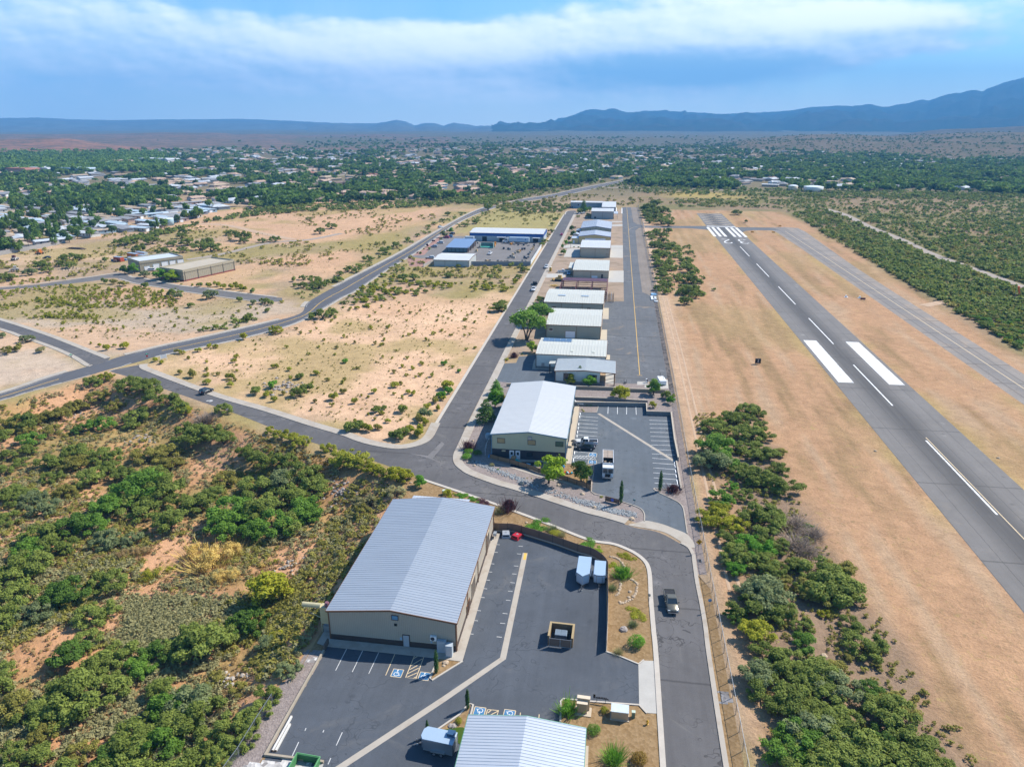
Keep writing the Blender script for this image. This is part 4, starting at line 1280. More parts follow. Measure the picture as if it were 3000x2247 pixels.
# white roofed daycare building
b,D = shed('metal_building','sage green metal building with a bright white roof and charcoal base',-26.95,-9.15,153.6,188.8,6.35,7.45,M_ROOFW,M_SAGE,M_BTRIM,'Y',0.75,0.3,(2.45,M_NAVY))
for x in (-6.65, .75, 7.4):
 face_panel(b,'S',x,1.75,4.05,1.15,M_GLASSB if x < 5 else pm('green_glass',(0.07,0.12,0.08),.15,.3),'window',.04,M_NAVY,.09,dims=D)
face_panel(b,'S',.3,.85,5.35,.75,M_STEEL,'vent',.14,M_BTRIM,.05,dims=D)
for x in (-4.05, -2.55):
 d = face_panel(b,'S',x,.95,.05,2.1,M_DOORW,'door',.10,M_WPAINT,.07,dims=D)
 MB().box(x - .28,x + .28,-D[1] - .13,-D[1] - .09,1.1,1.85).build('door_window',M_GLASS,d)
face_panel(b,'S',.3,1.5,.8,1.2,M_GLASS,'window',.06,M_NAVY,.08,dims=D)
face_panel(b,'S',-6.0,.9,2.0,.18,M_CREAM,'awning',.4,dims=D)
for y in (-12, -4, 6, 13):
 face_panel(b,'E',y,1.0,.05,2.15,M_BTRIM,'door',.08,M_BTRIM,dims=D)
for y in (-8, 1, 10):
 face_panel(b,'E',y,1.6,3.9,1.2,M_GLASS,'window',.05,M_BTRIM,.08,dims=D)
for y in (-17.3, -6, 6, 17.3):
 MB().box(D[0] + .05,D[0] + .16,y - .06,y + .06,.1,6.0).build('downspout',M_BTRIM,b)
# shed in the foreground, cut by the frame
b,D = shed('metal_building','metal building with a white ribbed roof and green trim at the bottom edge',-15.35,-.85,44,69.3,4.9,5.75,M_GALV2,M_TAN,M_GTRIM,'Y',0.46,0.3)
face_panel(b,'E',1.0,1.0,.02,2.1,M_WPAINT,'door',.08,M_GTRIM,dims=D)
sheet('side_walk_pad',W(B6,(400,862),(458,865),(445,1300),(385,1300)),M_CONCP,0.05,'concrete strip along the bottom building')
# the hangar row
HANG = []
def hangar(label,x0,x1,y0,y1,eave,ridge,roofm,wallm,trimm,axis='X',pitch=1.0,lines=(),**k):
 b,D = shed('hangar',label,x0,x1,y0,y1,eave,ridge,roofm,wallm,trimm,axis,pitch,0.22,cat='hangar',**k)
 # in the ridge-along-x hangars local +x is world +y and local +y is world -x
 if lines:
  for x in lines:
   mb = MB()
   if axis == 'X':
    yy = -(x - (x0 + x1) / 2)
    mb.box(-D[0] - .08,-D[0] - .01,yy - .07,yy + .07,.05,eave - .1)
   else:
    xx = x - (x0 + x1) / 2
    mb.box(xx - .06,xx + .06,-D[1] - .08,-D[1] - .01,.05,eave)
   mb.build('downspout', trimm, b)
 return b, D
def hp(b,D,x,xc,w,z0,h,mat,name,frame=None,proud=.06):
 """opening on the wall facing the camera of a ridge-along-x hangar"""
 return face_panel(b,'W',-(x - xc),w,z0,h,mat,name,proud,frame,dims=D)
b,D = hangar('white hangar with rooftop solar panels and pale ribbed roof',-23.75,-1.0,221.6,239.8,5.0,5.75,M_ROOFC,M_WHS,M_BRTRIM,wains=(.75,M_BLOCKG))
hp(b,D,-21.5,-12.4,.9,.8,1.1,M_STEEL,'electrical_box',proud=.3)
hp(b, D, -16.5, -12.4, .3, 3.2, .3, M_BLACK, 'vent')
for x in (-12.3, -5.2):
 for yy in (225.5, 236.2):
  side = -1 if yy < 230.7 else 1
  lx = yy - 230.7
  z = 5.75 - abs(lx) / D[0] * .75 + .10
  mb = MB().box(lx - 1.1,lx + 1.1,-(x + 12.4) - .45,-(x + 12.4) + .45,z - .09,z + .01)
  mb.build('skylight', M_SKYL, b)
face_panel(b,'N',.0,14,.05,4.2,M_WPAINT,'hangar_door',.1,M_BRTRIM,dims=D)
t = thing('solar_array','long dark blue solar array along the ridge of the white hangar','solar panels',(-17.9,236.0,5.42))
for i in range(5):
 MB().add([(-4.9 + i * 1.97,-1.5,.10),(-3.0 + i * 1.97,-1.5,.10),(-3.0 + i * 1.97,1.5,.42),(-4.9 + i * 1.97,1.5,.42),(-4.9 + i * 1.97,-1.5,.04),(-3.0 + i * 1.97,-1.5,.04),(-3.0 + i * 1.97,1.5,.36),(-4.9 + i * 1.97,1.5,.36)],
             [(0,1,2,3),(7,6,5,4),(0,4,5,1),(1,5,6,2),(2,6,7,3),(3,7,4,0)]).build('solar_panel',pm('solar_glass',(0.10,0.16,0.24),.12,.15,2.0,0,0,.8),t)
MB().box(-5,5,-1.52,-1.45,-.2,.05).build('rail',M_BRTRIM,t)
# low office in front
b,D = shed('office_building','low pale office with a shallow roof and covered porch beside the taxilane',-16.2,2.0,207.9,219.4,4.2,4.75,pm('pale_office_roof',(0.43,0.45,0.445),.5,.06),M_WHS,M_BRTRIM,'Y',.45,.3,None,'office')
cut = [c for c in b.children if c.name.startswith('wall')][0]
me = wall_shell(D[0], D[1], 4.18, 4.7)
bpy.data.objects.remove(cut)
hw = D[0]
mb = MB().yprism([(-hw,0),(4.6,0),(4.6,4.44),(0,4.72),(-hw,4.18)],-D[1],D[1])
mb.build('wall', M_WHS, b)
MB().box(-hw - .03,4.63,-D[1] - .03,D[1] + .03,.01,.9).build('wainscot',M_BLOCKG,b)
for y in (-D[1] + .3, -D[1] + 4.0, 1.5, D[1] - .4):
 MB().box(hw - .15,hw + .15,y - .15,y + .15,0,4.1).build('porch_post',M_DKBR,b)
face_panel(b,'S',2.5,2.2,.9,2.3,M_GLASS,'window',.06,M_NAVY,.12,dims=D)
face_panel(b,'S',-5.3,2.4,1.1,2.3,M_GLASS,'window',.06,M_NAVY,.12,dims=D)
t = thing('entry_canopy','small white entry canopy at the office corner','canopy',(-17.4,217.6,0))
MB().add([(-1.6,-1.3,3.4),(1.6,-1.3,3.7),(1.6,1.3,3.7),(-1.6,1.3,3.4),(-1.6,-1.3,3.5),(1.6,-1.3,3.8),(1.6,1.3,3.8),(-1.6,1.3,3.5)],[(3,2,1,0),(4,5,6,7),(0,1,5,4),(1,2,6,5),(2,3,7,6),(3,0,4,7)]).build('canopy_roof',M_ROOFC,t)
for yy in (-1.1, 1.1):
 MB().box(-1.5,-1.3,yy - .1,yy + .1,0,3.4).build('post',M_DKBR,t)
b,D = hangar('grey green hangar with a cream roof and a blue white door',-23.95,-3.6,258.0,283.0,5.0,5.95,M_ROOFC,M_GRN,M_BRTRIM,lines=(-12.5,))
hp(b,D,-14.9,-13.8,3.6,.05,2.6,M_DOORW,'roll_up_door',M_BRTRIM)
w = hp(b,D,-22.2,-13.8,1.4,2.6,1.1,M_GLASS,'window',M_WPAINT)
b,D = hangar('wide grey green hangar with a cream roof and two skylights',-28.3,-3.5,293.6,318.5,5.0,5.95,M_ROOFC,M_GRN,M_BRTRIM,lines=(-20.9,-12.2))
for x in (-24.0, -9.4):
 f = hp(b,D,x,-15.9,1.2,1.6,1.3,M_GLASS,'window',M_BRTRIM)
for x in (-21.5, -11.5):
 lx = 303.0 - 306.05
 z = 5.95 - abs(lx) / D[0] * .95 + .16
 MB().box(lx - .7,lx + .7,-(x + 15.9) - 1.6,-(x + 15.9) + 1.6,z - .2,z + .12).build('skylight',pm('skylight_dome',(0.36,0.42,0.48),.3),b)
b,D = hangar('beige hangar with a cream roof beside the purple steel frame',-20.7,-2.3,369.4,399.5,4.05,5.0,M_ROOFC,M_BEIGE,M_BRTRIM,lines=(-11.5,))
hp(b, D, -5.6, -11.5, .9, .05, 2.1, M_BLACK, 'door')
hp(b,D,-9.5,-11.5,3.0,.05,1.2,M_DOORW,'roll_up_door')
t = thing('lean_to','small beige lean-to on the street side of the beige hangar','lean-to',(-22.2,386,0))
MB().box(-1.4, 1.4, -8, 8, 0, 3.3).build('wall', M_BEIGE, t)
MB().box(-1.6,1.45,-8.2,8.2,3.32,3.45).build('roof',M_ROOFC,t)
b,D = hangar('tall tan hangar with a white roof behind white concrete aprons',-20.2,-2.5,430.1,458.8,5.85,6.8,M_ROOFW,M_BEIGE,M_BRTRIM,lines=(-11.3,))
hp(b,D,-4.0,-11.3,.95,.05,2.2,M_BEIGE,'door',M_DKBR)
hp(b,D,-4.2,-11.3,.3,4.6,.4,M_BLACK,'wall_lamp',proud=.2)
b,D = hangar('yellow hangar with a pale blue gabled roof',-23.9,-2.9,480.7,501.5,5.0,6.3,M_GALV2,M_YELS,M_BLUES,'Y')
face_panel(b,'S',.5,13.6,.1,3.6,M_DOORW,'hangar_door',.1,M_CREAM,.15,dims=D)
t = thing('office_lean_to','small yellow lean-to office with white door beside the yellow hangar','lean-to',(-26.3,486,0))
MB().box(-2.3,2.3,-5.2,4,0,3.4).build('wall',M_YELS,t)
MB().box(-2.5,2.35,-5.4,4.2,3.42,3.55).build('roof',M_GALV2,t)
MB().box(-1.4,-.3,-5.27,-5.2,.05,2.1).build('door',M_DOORW,t)
b,D = hangar('pale green hangar with a pale blue gabled roof',-24.4,-2.95,519.3,556.5,5.0,6.5,M_GALV2,M_GRN,M_BLUES,'Y',lines=(-21,-17.5,-13.8,-10.2,-6.6))
for i, (x, y) in enumerate(((-26.2, 527), (-27.0, 508))):
 t = thing('garden_shed',('small blue grey shed by the pale green hangar','small blue roofed shed between the two gabled hangars')[i],'shed',(x,y,0))
 MB().box(-1.9,1.9,-3,3,0,2.6).build('wall',M_GREYS,t)
 MB().yprism([(-2.1,2.5),(2.1,2.5),(0,3.2)],-3.2,3.2).build('roof',M_GALV2,t)
 MB().box(-.5,.5,-3.06,-3,.05,2).build('door',M_BRTRIM,t)
b,D = hangar('small grey hangar with a white roof near the end of the row',-20.5,-2.0,612.5,636,6.3,7.2,M_ROOFW,M_GREYS,M_BRTRIM,lines=(-11.2,))
hp(b, D, -17.2, -11.2, 1.6, .4, 1.3, M_BLACK, 'vent_box')
t = thing('hangar_awning','white sliding door canopy on the end of the small grey hangar','canopy',(0,622,0))
MB().box(-1.9,1.6,-8,8,4.2,4.4).build('canopy_roof',M_GALV2,t)
for y in (-7.5, 7.5):
 MB().box(1.2,1.4,y - .1,y + .1,0,4.2).build('post',M_STEEL,t)
b,D = hangar('long blue grey hangar with a white roof closing off the row',-42.7,-12.9,687.6,700.5,5.55,6.2,M_ROOFW,siding('blue_grey_siding',(0.22,0.29,0.34),.4),M_BRTRIM)
hp(b,D,-35.5,-27.8,1.0,2.6,1.3,M_GLASS,'window',M_DKBR)
hp(b, D, -41.3, -27.8, .9, .05, 2.0, M_BLACK, 'door')
b,D = hangar('white roofed wing at the right end of the long blue grey hangar',-12.7,-.5,652,699,5.5,6.2,M_ROOFW,MATS['blue_grey_siding'],M_BRTRIM)
# purple red steel frame under construction
t = thing('steel_frame','unfinished dark red steel building frame with purlins on half its roof','steel frame',(-13.3,334,0))
hx, hy = 10.8, 14.5
EV, RG = 4.0, 4.9
for x in (-hx, -hx / 3, hx / 3, hx):
 for y in (-hy, 0, hy):
  z = EV if y else RG
  MB().box(x - .16,x + .16,y - .2,y + .2,0,z).build('column',M_RUST,t)
 mb = MB()
 for s in (-1, 1):
  mb.tube((x, s * hy, EV), (x, 0, RG), .2, None, 4)
 mb.build('rafter', M_RUST, t)
for k in range(9):
 y = -hy + k * hy * 2 / 8
 z = EV + (RG - EV) * (1 - abs(y) / hy) + .18
 MB().box(-hx,hx,y - .1,y + .1,z - .1,z + .1).build('purlin',M_RUST,t)
for k in range(4):
 z = .9 + k * .95
 mb = MB()
 for y in (-hy - .1, hy + .1):
  mb.box(-hx, hx, y - .07, y + .07, z - .09, z + .09)
 mb.build('girt', M_RUST, t)
 mb = MB()
 for x in (-hx - .1, hx + .1):
  mb.box(x - .07, x + .07, -hy, hy, z - .09, z + .09)
 mb.build('side_girt', M_RUST, t)
MB().add([(-hx,4.8,4.86),(hx,4.8,4.86),(hx,hy,4.25),(-hx,hy,4.25),(-hx,4.8,4.82),(hx,4.8,4.82),(hx,hy,4.21),(-hx,hy,4.21)],[(0,1,2,3),(7,6,5,4),(0,4,5,1),(1,5,6,2),(2,6,7,3),(3,7,4,0)]).build('roof_sheet',pm('purple_roof_sheet',(0.085,0.030,0.045),.5,.08),t)
t = thing('roof_truss','stacked grey steel trusses lying on the dirt beside the taxilane','trusses',(G(*A6(1865,960)) + (0,)))
for k in range(4):
 x = -1.5 + k * 1.0
 mb = MB()
 mb.tube((x,-9,.25),(x,9,.25),.07,None,4).tube((x + .05,-9,.95),(x + .05,9,.95),.07,None,4)
 for i in range(12):
  mb.tube((x,-9 + i * 1.5,.25),(x + .05,-8.25 + i * 1.5,.95),.05,None,4).tube((x + .05,-8.25 + i * 1.5,.95),(x,-7.5 + i * 1.5,.25),.05,None,4)
 mb.build('truss', M_BLACK if k % 2 else M_STEEL, t)
# blue and white warehouse and the yard buildings
b,D = shed('warehouse','long warehouse with a white roof and a deep blue band under the eave',-98.5,-47.8,482.5,507.5,5.5,6.6,M_ROOFW,siding('white_blue_siding',(0.40,0.44,0.46),.5),M_BRTRIM,'X',1.2,.2,None,'warehouse')
MB().box(-D[0] - .06,D[0] + .06,-D[1] - .06,D[1] + .06,3.5,5.40).build('blue_band',pm('deep_blue_steel',(0.018,0.085,0.30),.45),b)
face_panel(b,'W',88.2 - 73.15,3.2,.05,3.0,M_BLACK,'loading_door',.05,M_STEEL,dims=D)
face_panel(b,'W',(76.2 - 73.15),3.6,.05,3.0,M_BLACK,'loading_door',.05,M_STEEL,dims=D)
face_panel(b,'W',(53.0 - 73.15),3.6,.05,3.0,M_BLACK,'loading_door',.05,M_STEEL,dims=D)
for x, w in ((76.2, 6.2), (63.5, 5.5), (52.3, 5.2)):
 lx = (x - 73.15)
 MB().add([(-D[0],lx - w / 2,3.5),(-D[0],lx + w / 2,3.5),(-D[0] - 3.2,lx + w / 2,3.0),(-D[0] - 3.2,lx - w / 2,3.0),(-D[0],lx - w / 2,3.6),(-D[0],lx + w / 2,3.6),(-D[0] - 3.2,lx + w / 2,3.1),(-D[0] - 3.2,lx - w / 2,3.1)],
             [(3,2,1,0),(4,5,6,7),(0,1,5,4),(1,2,6,5),(2,3,7,6),(3,0,4,7)]).build('loading_canopy',M_GALV2,b)
b,D = shed('storage_building','white roofed steel storage building at the front of the yard',-100.6,-80.2,389.3,410.6,3.75,4.5,M_ROOFW,siding('pale_green_grey_siding',(0.42,0.44,0.42),.4),M_BRTRIM,'X',1.0,.2)
for y in (-3.2, 3.6):
 MB().box(-D[0] - .08,-D[0],y - .06,y + .06,.05,3.6).build('downspout',M_BRTRIM,b)
t = thing('showroom','glass fronted showroom with a slate blue roof in the yard','showroom',(-97.0,447.5,0))
MB().box(-6.6,6.2,-11,13,0,3.0).build('wall',M_NAVY,t)
for i in range(5):
 MB().box(-6.3 + i * 2.5,-4.2 + i * 2.5,-11.08,-11,.3,2.6).build('window',pm('teal_glass',(0.10,0.17,0.20),.12,.2),t)
MB().add([(-7.4,-12.5,2.9),(7.2,-12.5,2.9),(7.2,14,4.4),(-7.4,14,4.4),(-7.4,-12.5,3.1),(7.2,-12.5,3.1),(7.2,14,4.6),(-7.4,14,4.6)],[(3,2,1,0),(4,5,6,7),(0,1,5,4),(1,2,6,5),(2,3,7,6),(3,0,4,7)]).build('roof',pm('slate_blue_roof',(0.16,0.23,0.36),.4,.06),t)
for y in (-11, -3, 5, 12):
 MB().box(6.6,7.0,y - .2,y + .2,0,3.4).build('post',M_RUST,t)
# two tan flat roofed buildings at the left
MT = siding('tan_panel_wall', (0.31, 0.275, 0.20), 1.2, .6)
MTB = pm('red_brown_base', (0.20, 0.055, 0.045), .7, .1)
MPAR = pm('dark_tan_band', (0.13, 0.115, 0.085), .7, .1)
def flat_building(label,p_fl,p_fr,depth,h,roofm,base,posts,doors):
 """parapet building: front wall from p_fl to p_fr (ground), body lies depth to the left of that run"""
 a, c = Vector(p_fl), Vector(p_fr)
 d = c - a
 L = d.length
 rz = math.atan2(d.y, d.x)
 t = thing('flat_roofed_building',label,'building',(a.x,a.y,0),rz)
 mb = MB()
 mb.box(0, L, 0, depth, 0, h - .9)
 mb.build('wall', MT, t)
 mb = MB()
 for x0,x1,y0,y1 in ((-.05,L + .05,-.05,.3),(-.05,L + .05,depth - .3,depth + .05),(-.05,.3,.3,depth - .3),(L - .3,L + .05,.3,depth - .3)):
  mb.box(x0, x1, y0, y1, h - 1.5, h)
 mb.build('parapet',pm('tan_parapet',(0.34,0.30,0.215),.7,.08),t)
 mb = MB().box(-.1,L + .1,-.1,depth + .1,h - 1.62,h - 1.38)
 mb.build('band', MPAR, t)
 MB().box(.3,L - .3,.3,depth - .3,h - 1.1,h - .62).build('roof',roofm,t)
 if base:
  MB().box(-.04,L + .04,-.04,depth + .04,.02,.75).build('base_course',MTB,t)
 for x in posts:
  MB().box(x * L - .12,x * L + .12,-.16,-.05,.05,h - .9).build('downspout',MPAR,t)
 for x, w, hh in doors:
  o = MB().box(x * L - w / 2,x * L + w / 2,-.07,0.02,.05,hh).build('roll_up_door',M_WPAINT,t)
  f = MB()
  f.box(x * L - w / 2 - .2,x * L - w / 2,-.1,.02,.05,hh + .2).box(x * L + w / 2,x * L + w / 2 + .2,-.1,.02,.05,hh + .2).box(x * L - w / 2,x * L + w / 2,-.1,.02,hh,hh + .2)
  f.build('frame',pm('pale_blue_frame',(0.40,0.50,0.56),.5),o)
 return t, L
p2a, p2b = G(*D3(1062, 600)), G(*D3(1725, 452))
flat_building('tan flat roofed building with a red base nearest the lane',p2a,p2b,17.5,6.0,pm('tan_flat_roof',(0.40,0.345,0.265),.9,.10,.3),True,(.03,.27,.52,.76,.985),())
p1a, p1b = G(*D3(500, 478)), G(*D3(1062, 400))
flat_building('tan flat roofed building with five white roll up doors',p1a,p1b,17.0,6.0,pm('white_flat_roof',(0.46,0.50,0.55),.6,.07,.3),False,(),((.15,2.6,2.6),(.36,3.0,3.2),(.56,3.2,3.8),(.74,3.0,3.8),(.93,3.2,3.8)))
# ------------------------------------------------------------------ vehicles
def paint(name, col, metal=0.0, rough=0.28):
 return pm(name, col, rough, 0.03, 0.6, 0, metal, 0.5)
P_WHITE = paint('white_car_paint', (0.60, 0.61, 0.62))
P_BRONZE = paint('bronze_car_paint',(0.17,0.155,0.12),.4)
P_DARK = paint('dark_blue_grey_paint',(0.025,0.032,0.045),.2)
P_BLACKP = paint('black_car_paint', (0.012, 0.013, 0.016))
P_RED = paint('red_car_paint', (0.42, 0.02, 0.03))
P_MAROON = paint('magenta_red_paint', (0.36, 0.02, 0.09))
P_SILVER = paint('silver_car_paint', (0.42, 0.44, 0.47), .4)
P_BLUE = paint('light_blue_paint', (0.14, 0.28, 0.44))
def ring(y, zb, zt, hw, sh=.10):
 return [(-hw * .9,y,zb),(-hw,y,zb + (zt - zb) * .3),(-hw,y,zt - sh),(-hw * .86,y,zt),(hw * .86,y,zt),(hw,y,zt - sh),(hw,y,zb + (zt - zb) * .3),(hw * .9,y,zb)]
def wheels(t, ys, hw, r=.36, w=.25):
 for y in ys:
  for s in (-1, 1):
   x0, x1 = (s * hw - w / 2, s * hw + w / 2)
   o = MB().xlathe([(r * .9,x0),(r,x0 + .04),(r,x1 - .04),(r * .9,x1)],14,(0,0,0)).build('wheel',M_TYRE,t)
   o.location = (0, y, r)
   MB().xlathe([(r * .6,s * hw + s * w / 2 - .02),(r * .55,s * hw + s * w / 2 + .015)],10,(0,0,0)).build('rim',M_RIM,o)
def glasshouse(t,yb0,yb1,yt0,yt1,z0,z1,hwb,hwt,roofm,mid=True):
 V = [(-hwb,yb0,z0),(hwb,yb0,z0),(hwb,yb1,z0),(-hwb,yb1,z0),(-hwt,yt0,z1),(hwt,yt0,z1),(hwt,yt1,z1),(-hwt,yt1,z1)]
 def quad(ids, name):
  P = [Vector(V[i]) for i in ids]
  c = sum(P, Vector()) / 4
  return MB().add([tuple(c + (p - c) * .97) for p in P],[(0,1,2,3)]).build(name,M_GLASS,t)
 quad((3, 2, 6, 7), 'windshield')
 quad((1, 0, 4, 5), 'rear_window')
 quad((2, 1, 5, 6), 'side_window')
 quad((0, 3, 7, 4), 'side_window')
 mb = MB()
 for a, b in ((0, 4), (1, 5), (2, 6), (3, 7)):
  mb.tube(V[a], V[b], .05, None, 5)
 if mid:
  for s in (-1, 1):
   ym = (yb0 + yb1) / 2 - .1
   mb.tube((s * hwb,ym,z0),(s * hwt,(yt0 + yt1) / 2,z1),.05,None,5)
 mb.build('pillars', roofm, t)
 MB().loft([[(-hwt - .03,yt0 - .06,z1 - .02),(hwt + .03,yt0 - .06,z1 - .02),(hwt + .03,yt1 + .06,z1 - .02),(-hwt - .03,yt1 + .06,z1 - .02)],
               [(-hwt * .9,yt0 + .06,z1 + .06),(hwt * .9,yt0 + .06,z1 + .06),(hwt * .9,yt1 - .08,z1 + .06),(-hwt * .9,yt1 - .08,z1 + .06)]]).build('roof',roofm,t)
def lights(t, yf, yr, hw, zf, zr):
 for s in (-1, 1):
  MB().box(s * hw - .2,s * hw + .2,yf - .06,yf + .02,zf - .1,zf + .1).build('headlight',M_LAMP,t)
  MB().box(s * hw - .1,s * hw + .1,yr - .02,yr + .05,zr - .15,zr + .15).build('taillight',M_REDL,t)
def suv(name,label,x,y,rz,pt,L=4.8,cat='car',group=None,z=0.03,low=False):
 t = thing(name, label, cat, (x, y, z), rz, group)
 h = L / 2
 k = 0.88 if low else 1.0
 MB().loft([ring(-h,.45,.95 * k,.78),ring(-h + .12,.32,1.05 * k,.92),ring(-1.0,.28,1.06 * k,.95),ring(.75,.28,1.04 * k,.95),ring(1.15,.28,1.0 * k,.94),ring(h - .2,.32,.88 * k,.88),ring(h,.42,.74 * k,.76)]).build('body',pt,t,True)
 if low:
  glasshouse(t,-1.75,.95,-1.05,.15,.95,1.42,.84,.66,pt)
 else:
  glasshouse(t,-h + .2,1.1,-h + .45,.35,1.05,1.66,.88,.72,pt)
 wheels(t, (-1.4, 1.42), .84)
 lights(t, h - .06, -h + .02, .66, .72 * k, .9 * k)
 MB().box(-.75,.75,h - .03,h + .04,.36,.58).build('bumper',M_BLACK,t)
 mm = MB()
 for s in (-1, 1):
  mm.box(s * 1.05 - .1,s * 1.05 + .1,.72,.88,1.05 * k,1.2 * k)
 mm.build('mirrors', pt, t)
 return t
def pickup(name,label,x,y,rz,pt,L=5.8,cat='pickup truck',group=None,z=0.03,load=None,cover=False):
 t = thing(name, label, cat, (x, y, z), rz, group)
 h = L / 2
 MB().loft([ring(-h,.5,.80,.84),ring(-h + .1,.38,.82,.95),ring(-.3,.34,.84,.97),ring(1.3,.34,.84,.97),ring(h - .25,.38,.84,.93),ring(h,.46,.74,.82)]).build('body',pt,t,True)
 MB().loft([ring(-.55,.78,1.16,.965),ring(1.2,.78,1.14,.965),ring(1.45,.78,1.10,.95),ring(h - .3,.78,1.0,.90),ring(h - .04,.72,.86,.82)]).build('hood',pt,t,True)
 mb = MB()
 mb.box(-.97,-.87,-h + .06,-.6,.78,1.14).box(.87,.97,-h + .06,-.6,.78,1.14).box(-.87,.87,-h + .06,-h + .16,.78,1.14).box(-.87,.87,-.7,-.6,.78,1.14)
 mb.build('bed_wall', pt, t)
 MB().box(-.86,.86,-h + .17,-.71,.80,1.08 if cover else .855).build('bed_cover' if cover else 'bed_liner',M_BLACK,t)
 if load:
  MB().box(-.7,.7,-h + .4,-1.1,.86,1.35).build('cargo',load,t)
 glasshouse(t,-.58,1.35,-.42,.62,1.15,1.78,.88,.74,pt)
 wheels(t, (-h + 1.25, h - 1.15), .86, .40, .27)
 lights(t, h - .08, -h + .02, .70, .84, .95)
 MB().box(-.85,.85,h - .04,h + .07,.42,.64).build('bumper',M_CHROME,t)
 MB().box(-.45,.45,h - .04,h + .05,.64,.82).build('grille',M_BLACK,t)
 mm = MB()
 for s in (-1, 1):
  mm.box(s * 1.1 - .12, s * 1.1 + .12, .95, 1.1, 1.15, 1.38)
 mm.build('mirrors', pt, t)
 return t
def at(t, a, b):
 return G(*t(a, b))
x, y = at(B7, 1612, 975)
pickup('pickup_truck','bronze grey pickup truck driving down the bend of the street',x,y,R(184),P_BRONZE,5.7,cover=True)
x, y = at(A2, 425, 1225)
pickup('pickup_truck','white crew cab pickup parked nose to the walk of the upper lot',x,y,R(92),P_WHITE,5.9)
x, y = at(A2, 415, 1300)
suv('suv','dark blue SUV parked beside the white pickup in the upper lot',x,y,R(92),P_DARK,4.7)
x, y = at(C4, 1337, 555)
suv('suv','small black SUV with a rear spare wheel on the street at left',x,y,math.atan2(-1,-.35) - R(90) + R(180),P_BLACKP,4.3)
sw = MB().xlathe([(.3,-.1),(.34,0),(.3,.1)],12,(0,0,0)).build('spare_wheel',M_RIM,bpy.data.objects['suv.001'])
sw.rotation_euler = (0, 0, R(90))
sw.location = (0, -2.2, .85)
x, y = at(A6, 420, 1235)
pickup('pickup_truck','white pickup parked by the kerb just behind the spreading street tree',x - .3,y,R(180),P_WHITE,5.7,group=None)
x, y = at(A6, 627, 835)
pickup('pickup_truck','white flatbed work truck parked mid street facing the viewer',x,y,R(180),P_WHITE,6.2,cover=True)
x, y = at(A6, 655, 735)
t = thing('utility_trailer','dark utility trailer parked behind the white flatbed work truck','trailer',(x,y,.03),R(180))
MB().box(-1.0,1.0,-2.4,2.2,.55,.68).build('deck',M_BLACK,t)
MB().box(-1.05,-.95,-2.4,2.2,.68,1.5).box(.95,1.05,-2.4,2.2,.68,1.5).box(-.95,.95,2.1,2.2,.68,1.7).build('side_rail',P_DARK,t)
wheels(t, (-.4, .5), 1.0, .34, .2)
MB().tube((0,2.2,.6),(0,3.4,.55),.06).build('tongue',M_BLACK,t)
x, y = at(A6, 835, 470)
pickup('pickup_truck','white service truck parked by the yellow portable toilet',x,y,R(180),P_WHITE,5.9,load=P_BLUE)
x, y = at(A7, 525, 715)
suv('car','magenta red car parked on the hangar street',x,y,R(180),P_MAROON,4.4,low=True)
x, y = at(A7, 813, 375)
suv('car','white car parked among trees near the end of the hangar street',x,y,R(150),P_WHITE,4.5)
x, y = at(A7, 873, 372)
suv('car','silver car half hidden by the grey green tree near the small grey hangar',x,y,R(150),P_SILVER,4.5)
x, y = at(A8, 457, 243)
suv('car','white car driving on the main road beyond the yard',x,y,R(-38),P_WHITE,4.6)
x, y = at(E4, 540, 243)
suv('car','dark grey car far off on the main road before its long bend',x,y,R(-50),P_DARK,4.6)
for (a,b,rz,pt,l) in ((455,470,80,P_WHITE,'white SUV parked by the dark red shrubs in the yard'),(362,527,80,P_SILVER,'silver car parked nearest the green shrub in the yard'),(312,692,85,P_WHITE,'white car parked beside the front storage building'),(540,392,80,P_MAROON,'dark red car parked at the top of the yard'),(590,382,80,P_BLUE,'light blue car parked at the top of the yard'),(625,338,60,P_BLACKP,'black van parked by the hedge at the yard corner')):
 x, y = at(A8, a, b)
 suv('car', l, x, y, R(rz), pt, 4.7)
x, y = at(A8, 1183, 630)
pickup('pickup_truck','white pickup with a tall rear rack standing in the open yard',x,y,R(178),P_WHITE,5.8,load=M_BLACK)
x, y = at(A6, 1095, 548)
pickup('pickup_truck','white pickup on the concrete drive west of the beige hangar',x,y,R(-90),P_WHITE,5.6)
x, y = at(A6, 1197, 575)
suv('van','light blue van in the shade of the beige hangar',x,y,R(180),P_BLUE,5.0)
# refuse truck in the upper lot
x, y = at(A3, 735, 215)
t = thing('refuse_truck','white cab over refuse truck with an open top body in the upper lot','refuse truck',(x,y,.03),R(181))
MB().loft([[(-1.22,2.5,.55),(1.22,2.5,.55),(1.22,2.5,2.95),(-1.22,2.5,2.95)],[(-1.22,4.2,.55),(1.22,4.2,.55),(1.22,4.05,2.95),(-1.22,4.05,2.95)]]).build('cab',P_WHITE,t)
MB().add([(-1.1,4.22,1.65),(-.07,4.22,1.65),(-.07,4.12,2.7),(-1.1,4.12,2.7),(.07,4.22,1.65),(1.1,4.22,1.65),(1.1,4.12,2.7),(.07,4.12,2.7)],[(0,1,2,3),(4,5,6,7)]).build('windshield',M_GLASS,t)
MB().box(-1.26,-1.21,2.9,3.9,1.6,2.6).box(1.21,1.26,2.9,3.9,1.6,2.6).build('side_window',M_GLASS,t)
MB().box(-.6,.6,4.2,4.3,.8,1.5).build('grille',M_BLACK,t)
MB().box(-1.2,1.2,4.15,4.42,.4,.75).build('bumper',M_CHROME,t)
MB().box(-1.0,1.0,-4.6,3.0,.55,.9).build('chassis',M_BLACK,t)
mb = MB()
